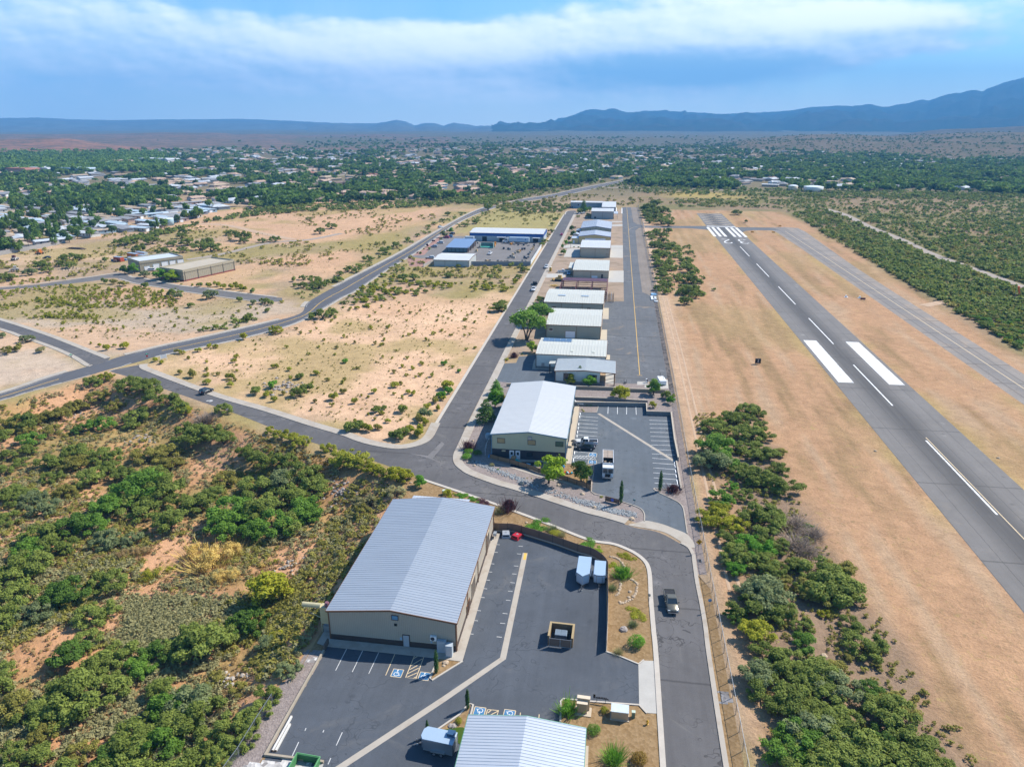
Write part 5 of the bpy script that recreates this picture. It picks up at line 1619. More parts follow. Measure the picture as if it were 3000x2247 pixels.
mb.box(-1.25,-1.15,-4.4,2.3,.9,3.5).box(1.15,1.25,-4.4,2.3,.9,3.5).box(-1.15,1.15,2.2,2.3,.9,3.3).box(-1.15,1.15,-4.4,-4.3,.9,3.5)
mb.build('body', P_WHITE, t)
MB().box(-1.15,1.15,-4.3,2.2,.92,1.6).build('body_floor',pm('dirty_steel',(0.07,0.06,0.05),.8,.3),t)
MB().box(-1.15,1.15,-4.3,-.3,3.30,3.42).box(-.06,.06,-4.3,-.6,3.42,3.5).build('rear_hopper_lid',pm('rusty_lid',(0.30,0.24,0.19),.7,.25),t)
rg = np.random.default_rng(2)
mb = MB()
for i in range(22):
 mb.rbox(rg.uniform(-.9,.9),rg.uniform(-.1,2.0),rg.uniform(1.6,2.5),rg.uniform(.2,.6),rg.uniform(.2,.9),rg.uniform(.08,.35),rg.uniform(0,3))
mb.build('rubbish_load',pm('mixed_rubbish',(0.28,0.22,0.16),.9,.4,3.0),t)
wheels(t, (-3.3, -2.1, 3.1), 1.08, .5, .32)
for s in (-1, 1):
 MB().box(s * 1.0 - .15,s * 1.0 + .15,4.2,4.26,.95,1.15).build('headlight',M_LAMP,t)
def cargo_trailer(label,x,y,rz,w,l,h,vnose,mat=None,ac=False,axles=(-.5,.45)):
 mat = mat or paint('trailer_white', (0.46, 0.49, 0.54))
 t = thing('cargo_trailer',label,'trailer',(x,y,.03),rz)
 hw = w / 2
 P = [(-hw,-l / 2),(hw,-l / 2),(hw,l / 2)] + ([(0,l / 2 + vnose)] if vnose > .4 else [(hw * .5,l / 2 + vnose),(-hw * .5,l / 2 + vnose)]) + [(-hw,l / 2)]
 MB().prism(P, .5, h).build('body', mat, t)
 Q = [(p[0] * 1.02, p[1] * 1.01) for p in P]
 MB().prism(Q,h,h + .07).build('roof',pm('trailer_roof',(0.36,0.46,0.56),.3,.06,.5,0,.2),t)
 mb = MB()
 for p, q in zip(Q, Q[1:] + Q[:1]):
  mb.tube((p[0],p[1],h - .02),(q[0],q[1],h - .02),.045,None,4)
 for p in Q:
  mb.tube((p[0], p[1], .5), (p[0], p[1], h), .04, None, 4)
 mb.build('trim', M_CHROME, t)
 MB().prism([(p[0] * 1.012,p[1] * 1.006) for p in P],.48,.62).build('skirt',M_STEEL,t)
 for s in (-1, 1):
  MB().box(s * hw - .02 + s * .12 - .13,s * hw + .02 + s * .12 + .13,axles[0] - .5,axles[-1] + .5,.62,.82).build('fender',M_STEEL,t)
 wheels(t, axles, hw + .12, .33, .2)
 e = l / 2 + vnose
 MB().tube((-hw * .6,l / 2,.52),(0,e + 1.1,.5),.05,None,4).tube((hw * .6,l / 2,.52),(0,e + 1.1,.5),.05,None,4).build('tongue',M_BLACK,t)
 MB().tube((0,e + .9,.05),(0,e + .9,.95),.05).box(-.14,.14,e + .78,e + 1.02,.02,.07).build('jack',M_STEEL,t)
 MB().box(-hw + .15,-.02,-l / 2 - .04,-l / 2,.65,h - .2).box(.02,hw - .15,-l / 2 - .04,-l / 2,.65,h - .2).build('rear_door',mat,t)
 if ac:
  MB().box(hw * .1,hw * .85,-l / 2 + .1,-l / 2 + 1.1,h + .07,h + .5).build('roof_unit',pm('dark_blue_box',(0.03,0.08,0.16),.5),t)
 return t
x, y = at(B7, 483, 640)
cargo_trailer('larger white V nosed cargo trailer in the dark yard',x,y + .8,R(178),2.25,5.0,2.35,1.0)
x, y = at(B7, 690, 655)
cargo_trailer('smaller white round nosed cargo trailer beside the brown fence',x,y + .6,R(179),1.95,4.2,2.1,.25)
x, y = at(B5, 480, 1080)
cargo_trailer('silver cargo trailer with a blue roof unit beside the bottom building',x + .1,y,R(84),2.05,4.0,2.25,.35,paint('trailer_silver',(0.30,0.33,0.36),.5,.3),True)
# truck caps under the brown fence
for c,m,l,rz in (((497,335),paint('grey_cap',(0.30,0.32,0.35)),'grey fibreglass truck cap on the ground beside the brown fence',10),((660,360),P_RED,'bright red truck cap on the ground beside the brown fence',-28)):
 x, y = at(B8, *c)
 t = thing('truck_cap', l, 'truck cap', (x, y, .02), R(rz))
 MB().loft([[(-.85,-1.1,0),(.85,-1.1,0),(.85,1.15,0),(-.85,1.15,0)],[(-.80,-1.0,.35),(.80,-1.0,.35),(.80,1.0,.35),(-.80,1.0,.35)],[(-.66,-.85,.72),(.66,-.85,.72),(.66,.75,.72),(-.66,.75,.72)]]).build('shell',m,t)
 MB().add([(-.66,-1.07,.08),(.66,-1.07,.08),(.56,-.93,.6),(-.56,-.93,.6)],[(0,1,2,3)]).build('rear_window',M_BLACK,t)
 MB().add([(-.85,-.7,.18),(-.85,.7,.18),(-.76,.55,.52),(-.76,-.6,.52)],[(0,1,2,3)]).add([(.85,-.7,.18),(.85,.7,.18),(.76,.55,.52),(.76,-.6,.52)],[(3,2,1,0)]).build('side_window',M_BLACK,t)
 MB().box(-.2,.2,-.2,.2,.72,.76).build('roof_vent',M_STEEL,t)
x, y = at(B8, 342, 360)
t = thing('machine_stand','small grey machine on a wheeled stand by the wall of the tan building','machine',(x,y,.1),0)
MB().box(-.3,.3,-.5,.5,.55,1.0).build('body',M_STEEL,t)
for a in (-.25, .25):
 for c in (-.45, .45):
  MB().tube((a,c,.02),(a,c,.55),.03).build('leg',M_BLACK,t)
MB().box(-.2,.2,-.9,-.5,.75,.8).build('tray',M_CHROME,t)
# bin enclosure in the middle of the yard
x, y = at(B2, 1960, 690)
t = thing('bin_enclosure','brown walled bin enclosure with double gates in the dark yard','bin enclosure',(x,y,.014),R(-1.5))
MBR = pm('enclosure_brown', (0.20, 0.135, 0.075), .8, .12)
hw, a, c = 1.95, -1.35, 2.0
MB().box(-hw,-hw + .25,a,c,0,1.75).box(hw - .25,hw,a,c,0,1.75).box(-hw + .25,hw - .25,c - .25,c,0,1.75).build('wall',MBR,t)
MB().box(-hw - .04,-hw + .29,a - .03,c + .04,1.752,1.83).box(hw - .29,hw + .04,a - .03,c + .04,1.752,1.83).box(-hw + .29,hw - .29,c - .29,c + .04,1.752,1.83).build('cap',pm('enclosure_cap',(0.34,0.25,0.13),.8,.1),t)
for s in (-1, 1):
 g = MB().box(min(s * .04,s * 1.66),max(s * .04,s * 1.66),a - .35,a - .30,.2,1.65).build('gate',M_SLAT,t)
 MB().tube((s * .04,a - .36,.15),(s * .04,a - .36,1.75),.035).tube((s * 1.68,a - .36,.05),(s * 1.68,a - .36,1.8),.045).tube((s * .04,a - .36,.2),(s * 1.68,a - .36,.2),.03).tube((s * .04,a - .36,1.65),(s * 1.68,a - .36,1.65),.03).build('gate_frame',M_STEEL,g)
t = thing('dumpster','blue grey ribbed dumpster inside the brown enclosure','dumpster',(x - .05,y + .35,.02),R(-1.5))
mb = MB().box(-.95, .95, -.6, .7, .1, 1.15)
mb.build('bin',pm('dumpster_grey',(0.10,0.14,0.18),.6,.15),t)
for s in (-1, 1):
 mb = MB()
 for i in range(6):
  mb.box(s * .48 - .44 + i * .15,s * .48 - .36 + i * .15,-.6,.72,1.17,1.25)
 mb.box(s * .48 - .45,s * .48 + .45,-.62,.72,1.15,1.18).build('lid',pm('dumpster_lid',(0.20,0.25,0.30),.5,.1),t)
# green bin at the bottom edge
x, y = at(B4, 880, 1290)
t = thing('open_skip','green open topped skip at the bottom edge of the yard','skip',(x,y - .6,-0.6),R(-3))
MG = pm('green_skip_paint', (0.06, 0.19, 0.07), .6, .12)
MB().box(-1.55,-1.43,-1.2,1.2,0,1.7).box(1.43,1.55,-1.2,1.2,0,1.7).box(-1.43,1.43,1.08,1.2,0,1.7).box(-1.43,1.43,-1.2,-1.08,0,1.7).build('side',MG,t)
MB().box(-1.43,1.43,-1.08,1.08,.1,.2).build('floor',pm('skip_floor',(0.02,0.06,0.03),.9,.2),t)
MB().box(-1.62,1.62,1.2,1.28,1.6,1.76).box(-1.62,-1.55,-1.2,1.2,1.6,1.76).box(1.55,1.62,-1.2,1.2,1.6,1.76).build('rim',pm('green_rim',(0.12,0.32,0.13),.6,.1),t)
# timber posts along the wall
for i,(p,q_) in enumerate((((685,665),(440,1110)),((665,765),(480,1110)))):
 A, B = at(B4, *p), at(B4, *q_)
 d = Vector((B[0] - A[0], B[1] - A[1]))
 L = d.length
 t = thing('steel_beam',('long white weathered beam lying against the yard wall','shorter white weathered beam lying on the yard asphalt')[i],'beam',((A[0] + B[0]) / 2,(A[1] + B[1]) / 2,.02),math.atan2(d.y,d.x))
 MB().box(-L / 2,L / 2,-.12,.12,0,.28).build('beam',pm('weathered_white',(0.58,0.55,0.50),.7,.15,1.5),t)
 MB().box(-L / 2 - .02,-L / 2,-.13,.13,0,.29).box(L / 2,L / 2 + .02,-.13,.13,0,.29).build('end_cap',M_WOOD,t)
# ------------------------------------------------------------------ walls and fences
def wall_run(name,label,pts,h,w,mat,capm=None,cat='wall',z=0.0,capw=.06,caph=.08):
 t = thing(name, label, cat, (pts[0][0], pts[0][1], 0))
 o = kerbline('wall',[(p[0] - pts[0][0],p[1] - pts[0][1]) for p in pts],w,h,mat,None,t,z)
 if capm:
  q = offset(pts, -capw)
  kerbline('cap',[(p[0] - pts[0][0],p[1] - pts[0][1]) for p in q],w + 2 * capw,h + caph,capm,None,t,h + .003)
 return t
wall_run('retaining_wall','low tan wall along the west edge of the dark yard',[(-41.1,83.4),(-41.1,64.2)],.35,-.30,M_BLOCK,None,z=-2.0)
wall_run('retaining_wall','low tan wall at the south corner of the dark yard',[(-41.4,64.2),(-33.4,64.2)],.35,-.30,M_BLOCK,None,z=-2.0)
wall_run('retaining_wall','short dark wall end beside the concrete walk of the tan building',[(-41.1,85.2),(-41.1,83.5)],1.0,-.25,pm('dark_wall_end',(0.12,0.09,0.07),.8),None,z=-1.5)
FEN = smooth(W(B8,(332,268),(440,276),(560,278),(640,290),(780,330),(1060,415),(1220,467),(1520,575),(1670,615),(1750,647),(1830,695),(1900,757),(1945,840),(1945,1000)),3) + W(B7,(795,1000),(788,1300),(775,1585))
t = thing('slat_fence','tall brown slatted fence sweeping round the dark yard','fence',(FEN[0][0],FEN[0][1],0))
rel = [(p[0] - FEN[0][0], p[1] - FEN[0][1]) for p in FEN]
kerbline('fence_base',offset(rel,-.10),.22,.2,M_KERB,None,t)
kerbline('slat_panel',offset(rel,.0)[2:],.05,1.85,M_SLAT,None,t,.2)
kerbline('gate_panel',offset(rel,.0)[:3],.05,1.85,M_SLAT2,None,t,.2)
acc = 0
for i, p in enumerate(rel):
 if i:
  acc += math.hypot(p[0] - rel[i - 1][0],p[1] - rel[i - 1][1])
 if i == 0 or acc > 2.3:
  acc = 0
  MB().tube((p[0],p[1],.0),(p[0],p[1],2.12),.045).build('post',M_DKBR,t)
def mesh_mat():
 m = bpy.data.materials.new('chain_link_mesh')
 m.use_nodes = True
 nt = m.node_tree
 t = NT(nt)
 p = nt.nodes['Principled BSDF']
 p.inputs['Base Color'].default_value = (0.20,0.21,0.21,1)
 p.inputs['Roughness'].default_value = 0.5
 p.inputs['Metallic'].default_value = 0.4
 tr = t.n('ShaderNodeBsdfTransparent')
 mx = t.n('ShaderNodeMixShader')
 mx.inputs[0].default_value = 0.22
 t.link(tr.outputs[0], mx.inputs[1])
 t.link(p.outputs[0], mx.inputs[2])
 t.link(mx.outputs[0],nt.nodes['Material Output'].inputs[0])
 return m
M_MESH = mesh_mat()
def chain_fence(label,pts,h=1.9,step=3.0,z=lambda x,y: 0.0,postm=None,panelm=None,top=True,cat='fence',name='chain_link_fence'):
 t = thing(name, label, cat, (pts[0][0], pts[0][1], 0))
 P = [Vector((p[0] - pts[0][0],p[1] - pts[0][1])) for p in pts]
 post = []
 for a, b in zip(P, P[1:]):
  n = max(1, int((b - a).length / step))
  post += [a + (b - a) * (k / n) for k in range(n)]
 post.append(P[-1])
 zz = [z(p.x + pts[0][0], p.y + pts[0][1]) for p in post]
 mb = MB()
 for i in range(len(post) - 1):
  a, b = post[i], post[i + 1]
  mb.add([(a.x,a.y,zz[i] + .05),(b.x,b.y,zz[i + 1] + .05),(b.x,b.y,zz[i + 1] + h),(a.x,a.y,zz[i] + h)],[(0,1,2,3)])
 mb.build('mesh_panel', panelm or M_MESH, t)
 if top:
  MB().path([(p.x,p.y,q + h) for p,q in zip(post,zz)],.035,None,4).build('top_rail',postm or M_STEEL,t)
 posts = [(p, q) for p, q in zip(post, zz)]
 for p, q in posts[:100]:
  MB().tube((p.x,p.y,q),(p.x,p.y,q + h + .05),.05,None,5).build('post',postm or M_STEEL,t)
 return t
chain_fence('tall chain link airport fence beside the street and the upper lot',[(20.9,330),(20.5,215),(19.8,150),(19.7,110),(19.6,40)],2.0,3.0)
chain_fence('long chain link airport fence beside the far taxilane',[(20.7,718),(21.3,578)],2.0,4.0)
chain_fence('chain link airport fence between the gravel strip and the brush',[(21.4,562),(21.1,420),(20.9,331)],2.0,4.0)
t = thing('airport_gate','grey rolling gate where the connector passes the airport fence','gate',(21.4,578,0),R(-90))
MB().add([(0,0,.15),(14,0,.15),(14,0,2.0),(0,0,2.0)],[(0,1,2,3)]).build('mesh_panel',M_MESH,t)
mb = MB()
for a,b_ in (((0,0,.1),(14,0,.1)),((0,0,2),(14,0,2)),((0,0,.1),(0,0,2)),((7,0,.1),(7,0,2)),((14,0,.1),(14,0,2))):
 mb.tube(a, b_, .06)
mb.build('gate_frame', M_STEEL, t)
for x in (0.3, 13.7):
 MB().tube((x,.3,0),(x,.3,2.6),.12).build('post',M_WPAINT,t)
PF = W(E1,(195,220),(280,245),(400,275),(575,325),(700,372),(860,415),(995,460),(1190,525))
chain_fence('brown screened fence round the playground of the sage building',PF,1.2,2.2,postm=M_BLACK,panelm=M_SLAT2,name='screen_fence')
chain_fence('short brown screened fence at the corner of the playground',[PF[-1]] + W(E1,(1235,555),(1240,440)),1.3,2.0,postm=M_BLACK,panelm=M_SLAT2,name='screen_fence')
gz = lambda x, y: max(hz(x, y), -3) + .0
chain_fence('green topped chain link fence below the dark yard',W(B4,(-250,1500),(0,1170),(215,810),(435,470)),1.6,3.0,gz)
t0 = wall_run('green_wall','low green wall under the chain link fence below the yard',W(B4,(-250,1560),(0,1230),(215,870),(440,500)),-0.6,.25,pm('green_wall_paint',(0.16,0.30,0.16),.8,.12),None,z=-4.5)
wall_run('green_wall','dark green cross wall below the low tan wall',W(B4,(440,500),(715,490)),-.2,.25,pm('dark_green_paint',(0.05,0.13,0.05),.8,.12),None,z=-3.0)
# walls behind the upper lot
wall_run('block_wall','tan block wall below the taxilane end, uppermost of the terrace',W(A2,(255,330),(850,350),(1110,372),(1700,392)),.95,.25,M_BLOCK,M_CAP)
wall_run('block_wall','grey block wall in the middle of the terrace steps',W(A2,(245,503),(720,520),(1120,545),(1420,560)),.85,.25,M_BLOCKG,M_CAP)
wall_run('block_wall','grey retaining wall closing the top of the upper lot',W(A2,(245,600),(700,606),(1120,614),(1392,618),(1400,752),(1790,764),(1845,1200),(1905,1505)),1.15,.25,M_BLOCKG,M_CAP)
wall_run('block_wall','short tan block wall behind the pine at the left of the white roof',W(A1,(1015,290),(1105,285)),.9,.25,M_BLOCK,M_CAP)
wall_run('concrete_edge','pale concrete edge wall at the right side of the upper lot',W(A3,(1805,70),(1885,505)),.45,-.35,M_CONC,None)
wall_run('yard_wall','grey block wall along the front of the storage yard',W(A8,(905,800),(1778,800)),2.5,.25,pm('blue_grey_block',(0.20,0.225,0.25),.9,.1),M_CAP)
wall_run('yard_wall','white block wall along the street side of the storage yard',W(A8,(1783,782),(1938,535)),2.2,.25,pm('white_block',(0.50,0.51,0.50),.9,.06),None)
wall_run('yard_wall','pale block wall at the left front of the storage yard',W(A8,(205,820),(350,745)),1.6,.25,pm('pale_block',(0.34,0.31,0.28),.9,.1),None)
wall_run('boundary_wall','long grey wall at the edge of the mobile home park',W(D2,(-300,1130),(0,1060),(350,1000),(690,935)),2.6,.3,pm('grey_boundary',(0.30,0.28,0.26),.9,.1),None)
# ------------------------------------------------------------------ signs and street furniture
M_SIGNY = pm('yellow_sign', (0.70, 0.34, 0.02), .5, .04)
M_SIGNR = pm('red_sign', (0.50, 0.02, 0.02), .5, .04)
M_SIGNG = pm('green_sign', (0.0, 0.28, 0.16), .5, .04)
def text(s, size, mat, parent, loc, rot):
 cu = bpy.data.curves.new('lettering', 'FONT')
 cu.body = s
 cu.size = size
 cu.align_x = 'CENTER'
 cu.align_y = 'CENTER'
 cu.extrude = 0.004
 q = bpy.data.objects.new('font', cu)
 COL.objects.link(q)
 me = bpy.data.meshes.new_from_object(q.evaluated_get(bpy.context.evaluated_depsgraph_get()))
 bpy.data.objects.remove(q)
 me.materials.clear()
 me.materials.append(mat)
 o = bpy.data.objects.new('lettering', me)
 COL.objects.link(o)
 o.parent = parent
 o.location = loc
 o.rotation_euler = rot
 return o
x, y = at(A3, 2130, 1465)
t = thing('curve_sign','yellow diamond warning sign with a left turn arrow by the bend','road sign',(x,y,0),R(12))
MB().tube((0,0,0),(0,0,2.5),.035).build('post',M_STEEL,t)
MB().add([(0,-.05,1.75),(.62,-.05,2.37),(0,-.05,2.99),(-.62,-.05,2.37),(0,-.02,1.75),(.62,-.02,2.37),(0,-.02,2.99),(-.62,-.02,2.37)],[(0,1,2,3),(7,6,5,4),(0,4,5,1),(1,5,6,2),(2,6,7,3),(3,7,4,0)]).build('panel',M_SIGNY,t)
MB().box(.05,.18,-.065,-.05,2.05,2.42).box(-.14,.18,-.065,-.05,2.42,2.55).add([(-.14,-.06,2.30),(-.14,-.06,2.67),(-.36,-.06,2.485)],[(0,1,2)]).build('arrow',M_BLACK,t)
x, y = at(B7, 2105, 1065)
t = thing('street_sign','round backed sign on a thin post beside the outer kerb','road sign',(x,y,0),R(190))
MB().tube((0,0,0),(0,0,2.2),.03).build('post',M_STEEL,t)
o = MB().lathe([(.32,-.015),(.32,.015)],12).build('panel',P_BLUE,t)
o.rotation_euler = (R(90), 0, 0)
o.location = (0, -.05, 2.2)
x, y = at(B7, 1325, 1000)
t = thing('street_sign','thin signpost in the tan gravel beside the inner kerb','road sign',(x,y,0),R(170))
MB().tube((0,0,0),(0,0,2.4),.03).build('post',M_STEEL,t)
MB().box(-.2,.2,-.06,-.03,2.0,2.5).build('panel',M_STEEL,t)
x, y = at(C4, 959, 358)
t = thing('stop_sign','red stop sign with green street names at the far crossing','road sign',(x,y,.1),R(25))
MB().tube((0,0,0),(0,0,3.1),.04).build('post',M_STEEL,t)
oc = [(.4 * math.cos(R(22.5 + 45 * i)),.4 * math.sin(R(22.5 + 45 * i))) for i in range(8)]
MB().add([(p[0],-.05,2.2 + p[1]) for p in oc] + [(p[0],-.03,2.2 + p[1]) for p in oc],[tuple(range(8)),tuple(range(15,7,-1))] + [(i,(i + 1) % 8,8 + (i + 1) % 8,8 + i) for i in range(8)]).build('panel',M_SIGNR,t)
text('STOP',.26,M_WPAINT,t,(0,-.062,2.2),(R(90),0,0))
MB().box(-.55,.55,-.02,.02,2.75,2.95).box(-.02,.02,-.5,.5,2.97,3.17).build('street_name_plate',M_SIGNG,t)
x, y = at(C4, 470, 362)
t = thing('street_name_sign','green street name sign on a post at the left of the crossing','road sign',(x,y,.1),R(20))
MB().tube((0,0,0),(0,0,3.0),.04).build('post',M_STEEL,t)
MB().box(-.6,.6,-.02,.02,2.7,2.92).box(-.02,.02,-.5,.5,2.94,3.14).build('street_name_plate',M_SIGNG,t)
MB().box(-.25,.25,-.03,-.02,2.0,2.5).build('panel',M_STEEL,t)
x, y = at(C4, 1062, 345)
t = thing('notice_board','pale grey property sign on two posts by the crossing','sign',(x,y,0),R(55))
for a in (-1.0, 1.0):
 MB().box(a - .06,a + .06,-.06,.06,0,2.2).build('post',M_WPAINT,t)
MB().box(-.94,.94,-.03,.03,.8,2.1).build('panel',pm('sign_grey',(0.45,0.48,0.50),.5,.06),t)
x, y = at(A3, 808, 700)
t = thing('entrance_sign','brown framed entrance sign with a round blue emblem by the cypress','sign',(x,y,0),R(-19))
for a in (-1.5, 1.5):
 MB().box(a - .08,a + .08,-.08,.08,0,1.35).build('post',M_DKBR,t)
MB().box(-1.42,1.42,-.04,.04,.15,1.25).build('panel',pm('rust_brown_panel',(0.19,0.105,0.07),.7,.15),t)
mb = MB()
for a in (-.9, -.45, .45, .9):
 mb.box(a - .03, a + .03, -.06, -.04, .15, 1.25)
mb.build('batten', M_DKBR, t)
o = MB().lathe([(.36,0),(.36,.03)],16).build('emblem',pm('emblem_blue',(0.10,0.13,0.45),.5,.1),t)
o.rotation_euler = (R(90), 0, 0)
o.location = (0, -.06, .75)
x, y = at(A3, 1143, 730)
t = thing('mailbox','dark mailbox on a post at the end of the lot kerb','mailbox',(x,y,0),R(40))
MB().tube((0,0,0),(0,0,1.05),.04).build('post',M_STEEL,t)
MB().yprism([(-.15,1.05),(.15,1.05),(.15,1.2),(.08,1.32),(-.08,1.32),(-.15,1.2)],-.25,.25).build('box',pm('mailbox_teal',(0.05,0.12,0.13),.5),t)
x, y = at(C6, 485, 368)
t = thing('distance_sign','black runway distance sign with a white 1 on the dry grass','airfield sign',(x,y,0),R(3))
MB().box(-.9,.9,-.25,.25,.3,1.9).build('cabinet',M_BLACK,t)
for a in (-.7, .7):
 MB().box(a - .05,a + .05,-.05,.05,0,.3).build('leg',M_STEEL,t)
text('1', 1.5, M_WPAINT, t, (0, -.262, 1.1), (R(90), 0, 0))
x, y = at(B7, 1990, 410)
MBX = thing('drain_cover','small black vault cover in the dirt beside the chain link fence','cover',(x,y,.01))
MB().box(-.28,.28,-.45,.45,0,.06).build('lid',M_BLACK,MBX)
MB().box(-.34,-.28,-.5,.5,0,.05).box(.28,.34,-.5,.5,0,.05).build('rim',M_STEEL,MBX)
# fuel tank on the pad
x, y = at(A2, 1645, 235)
t = thing('fuel_tank','white horizontal fuel tank with pipes at the taxilane end','tank',(x,y,.05),R(8))
MB().box(-1.0,1.0,-2.2,2.2,.25,1.5).build('tank',M_WPAINT,t)
MB().box(-1.1,-.7,-2.0,2.0,0,.25).box(.7,1.1,-2.0,2.0,0,.25).build('skid',M_STEEL,t)
MB().tube((-.4,1.0,1.5),(-.4,1.0,3.0),.06).tube((.4,-.6,1.5),(.4,-.6,2.6),.06).build('vent_pipe',M_BLACK,t)
t = thing('bollard','dark red pipe post standing at the white pad of the fuel tank','post',at(A2,1415,248) + (0,))
MB().lathe([(.09,0),(.09,1.6),(.05,1.66)],8).build('pipe',M_RUST,t)
MB().lathe([(.2,0),(.2,.06)],8).build('base',M_STEEL,t)
t = thing('fuel_pump','small white fuel dispenser on the pad beside the dark red post','pump',at(A2,1402,225) + (.03,))
MB().box(-.25,.25,-.2,.2,0,1.2).build('cabinet',M_WPAINT,t)
MB().box(-.2,.2,-.22,-.2,.8,1.1).build('display',M_GLASS,t)
t = thing('tie_down_cart','small black towing frame at the end of the taxilane','cart',at(A2,1058,240) + (.02,))
MB().box(-.4, .4, -.4, .4, .3, .4).build('deck', M_BLACK, t)
for a in (-.4, .4):
 MB().tube((a,.35,.0),(a,.35,1.3),.04).build('post',M_BLACK,t)
x, y = at(A2, 305, 585)
t = thing('white_trailer','white flat trailer parked against the wall behind the sage building','trailer',(x,y,.02),R(90))
MB().box(-.8,.8,-1.4,1.4,.5,.75).build('deck',M_WPAINT,t)
MB().box(-.85,.85,1.0,1.3,.75,1.1).build('box',M_WPAINT,t)
wheels(t, (0,), .9, .3, .18)
# bicycles and scooters by the walk
x, y = at(A2, 222, 1255)
t = thing('patio_umbrella','dark round patio umbrella beside the walk of the upper lot','umbrella',(x,y,.08))
MB().tube((0,0,0),(0,0,1.5),.04).build('pole',M_STEEL,t)
MB().lathe([(.75,1.35),(.4,1.6),(.05,1.72)],10).build('canopy',pm('umbrella_cloth',(0.05,0.05,0.055),.9),t)
# light pole by the refuse truck
x, y = at(A3, 515, 250)
t = thing('light_pole','slim steel light pole at the kerb beside the refuse truck','light pole',(x,y,0))
MB().tube((0,0,0),(0,0,4.2),.08,.05,8).build('pole',M_STEEL,t)
MB().box(-.1,.6,-.12,.12,4.15,4.27).build('lamp_head',M_STEEL,t)
# playground pieces
PT = [('slide',(440,262),'small tan playhouse with a slide on the patio edge','slide',M_WOOD),('play_table',(470,272),'turquoise plastic play table on the playground','toy',pm('turquoise_plastic',(0.0,0.42,0.45),.4)),
      ('paddling_pool',(222,205),'blue and white paddling pool leaning at the patio corner','pool',pm('pool_blue',(0.05,0.30,0.60),.4)),('toy_rack',(945,318),'blue plastic toy bench by the walk','toy',pm('toy_blue',(0.0,0.30,0.70),.4)),
      ('sandbox',(680,318),'tan wooden sandbox partly under the lime green tree','sandbox',M_WOOD),('toy_box',(590,300),'pale blue toy box on the dark play surface','toy',pm('toy_pale_blue',(0.20,0.45,0.60),.4)),('toy_box',(612,322),'bright cyan toy crate on the dark play surface','toy',pm('toy_cyan',(0.0,0.40,0.60),.4))]
for nm, c, l, cat, m in PT:
 x, y = at(E1, *c)
 t = thing(nm, l, cat, (x, y, .05), R(-12))
 if nm == 'slide':
  MB().box(-.5, .5, -.5, .5, .6, 1.5).build('house', m, t)
  for a in (-.45, .45):
   for c2 in (-.45, .45):
    MB().box(a - .05,a + .05,c2 - .05,c2 + .05,0,.6).build('leg',m,t)
  MB().add([(.5,-.3,.8),(.5,.3,.8),(2.0,.3,.05),(2.0,-.3,.05),(.5,-.3,.9),(.5,.3,.9),(2.0,.3,.15),(2.0,-.3,.15)],[(3,2,1,0),(4,5,6,7),(0,1,5,4),(1,2,6,5),(2,3,7,6),(3,0,4,7)]).build('chute',pm('slide_teal',(0.0,0.38,0.36),.4),t)
 elif nm == 'paddling_pool':
  o = MB().lathe([(.9,0),(1.0,.1),(1.0,.25),(.85,.25),(.8,.1)],16).build('shell',m,t)
  o.rotation_euler = (R(25), 0, 0)
 elif nm == 'sandbox':
  MB().box(-.9,-.8,-.7,.7,0,.35).box(.8,.9,-.7,.7,0,.35).box(-.8,.8,.6,.7,0,.35).box(-.8,.8,-.7,-.6,0,.35).build('frame',m,t)
  MB().box(-.8,.8,-.6,.6,0,.2).build('sand',pm('play_sand',(0.5,.42,.3),.9),t)
 else:
  MB().box(-.5, .5, -.25, .25, .3, .55).build('top', m, t)
  for a in (-.4, .4):
   MB().box(a - .06,a + .06,-.2,.2,0,.3).build('leg',m,t)
rg = np.random.default_rng(5)
tc_ = [('toy_red',(.55,.03,.03)),('toy_orange',(.6,.2,.02)),('toy_yellow',(.6,.42,.03)),('toy_cyan',(0,.4,.6)),('toy_white',(.7,.7,.7))]
for i in range(9):
 x,y = at(E1,965 + i * 9 + rg.uniform(-3,3),375 + rg.uniform(-8,8))
 n_, c_ = tc_[i % 5]
 t = thing('ride_on_toy',n_.split('_')[1] + ' ride-on toy in the row parked by the mulch yard' + (' end nearest the tree' if i > 4 else ''),'toy',(x,y,.03),rg.uniform(0,3),'ride-on toys in a row')
 MB().rbox(0,0,.15,.6,.3,.25,0,.7).build('body',pm(n_,c_,.4),t)
 MB().xlathe([(.14,-.2),(.14,.2)],8,(0,.0,.14)).build('wheel',M_BLACK,t)
for i,(c,l) in enumerate((((928,235),'red folding chair at the right end of the patio'),((320,190),'white barbecue cart against the charcoal wall'),((625,212),'white plastic chair on the patio'),((665,214),'grey plastic chair on the patio'))):
 x, y = at(E1, *c)
 m = (pm('chair_red',(.45,.02,.04),.5),M_WPAINT,M_WPAINT,M_STEEL)[i]
 t = thing(('patio_chair','barbecue_cart','patio_chair','patio_chair')[i],l,('chair','barbecue','chair','chair')[i],(x,y,.06),R(10))
 MB().box(-.25,.25,-.25,.25,.38,.44).build('seat' if i != 1 else 'firebox',m,t)
 MB().box(-.25,.25,.2,.26,.44,.95).build('backrest' if i != 1 else 'hood',m,t)
 for a in (-.22, .22):
  for c2 in (-.22, .22):
   MB().tube((a,c2,0),(a,c2,.38),.025).build('leg',m,t)
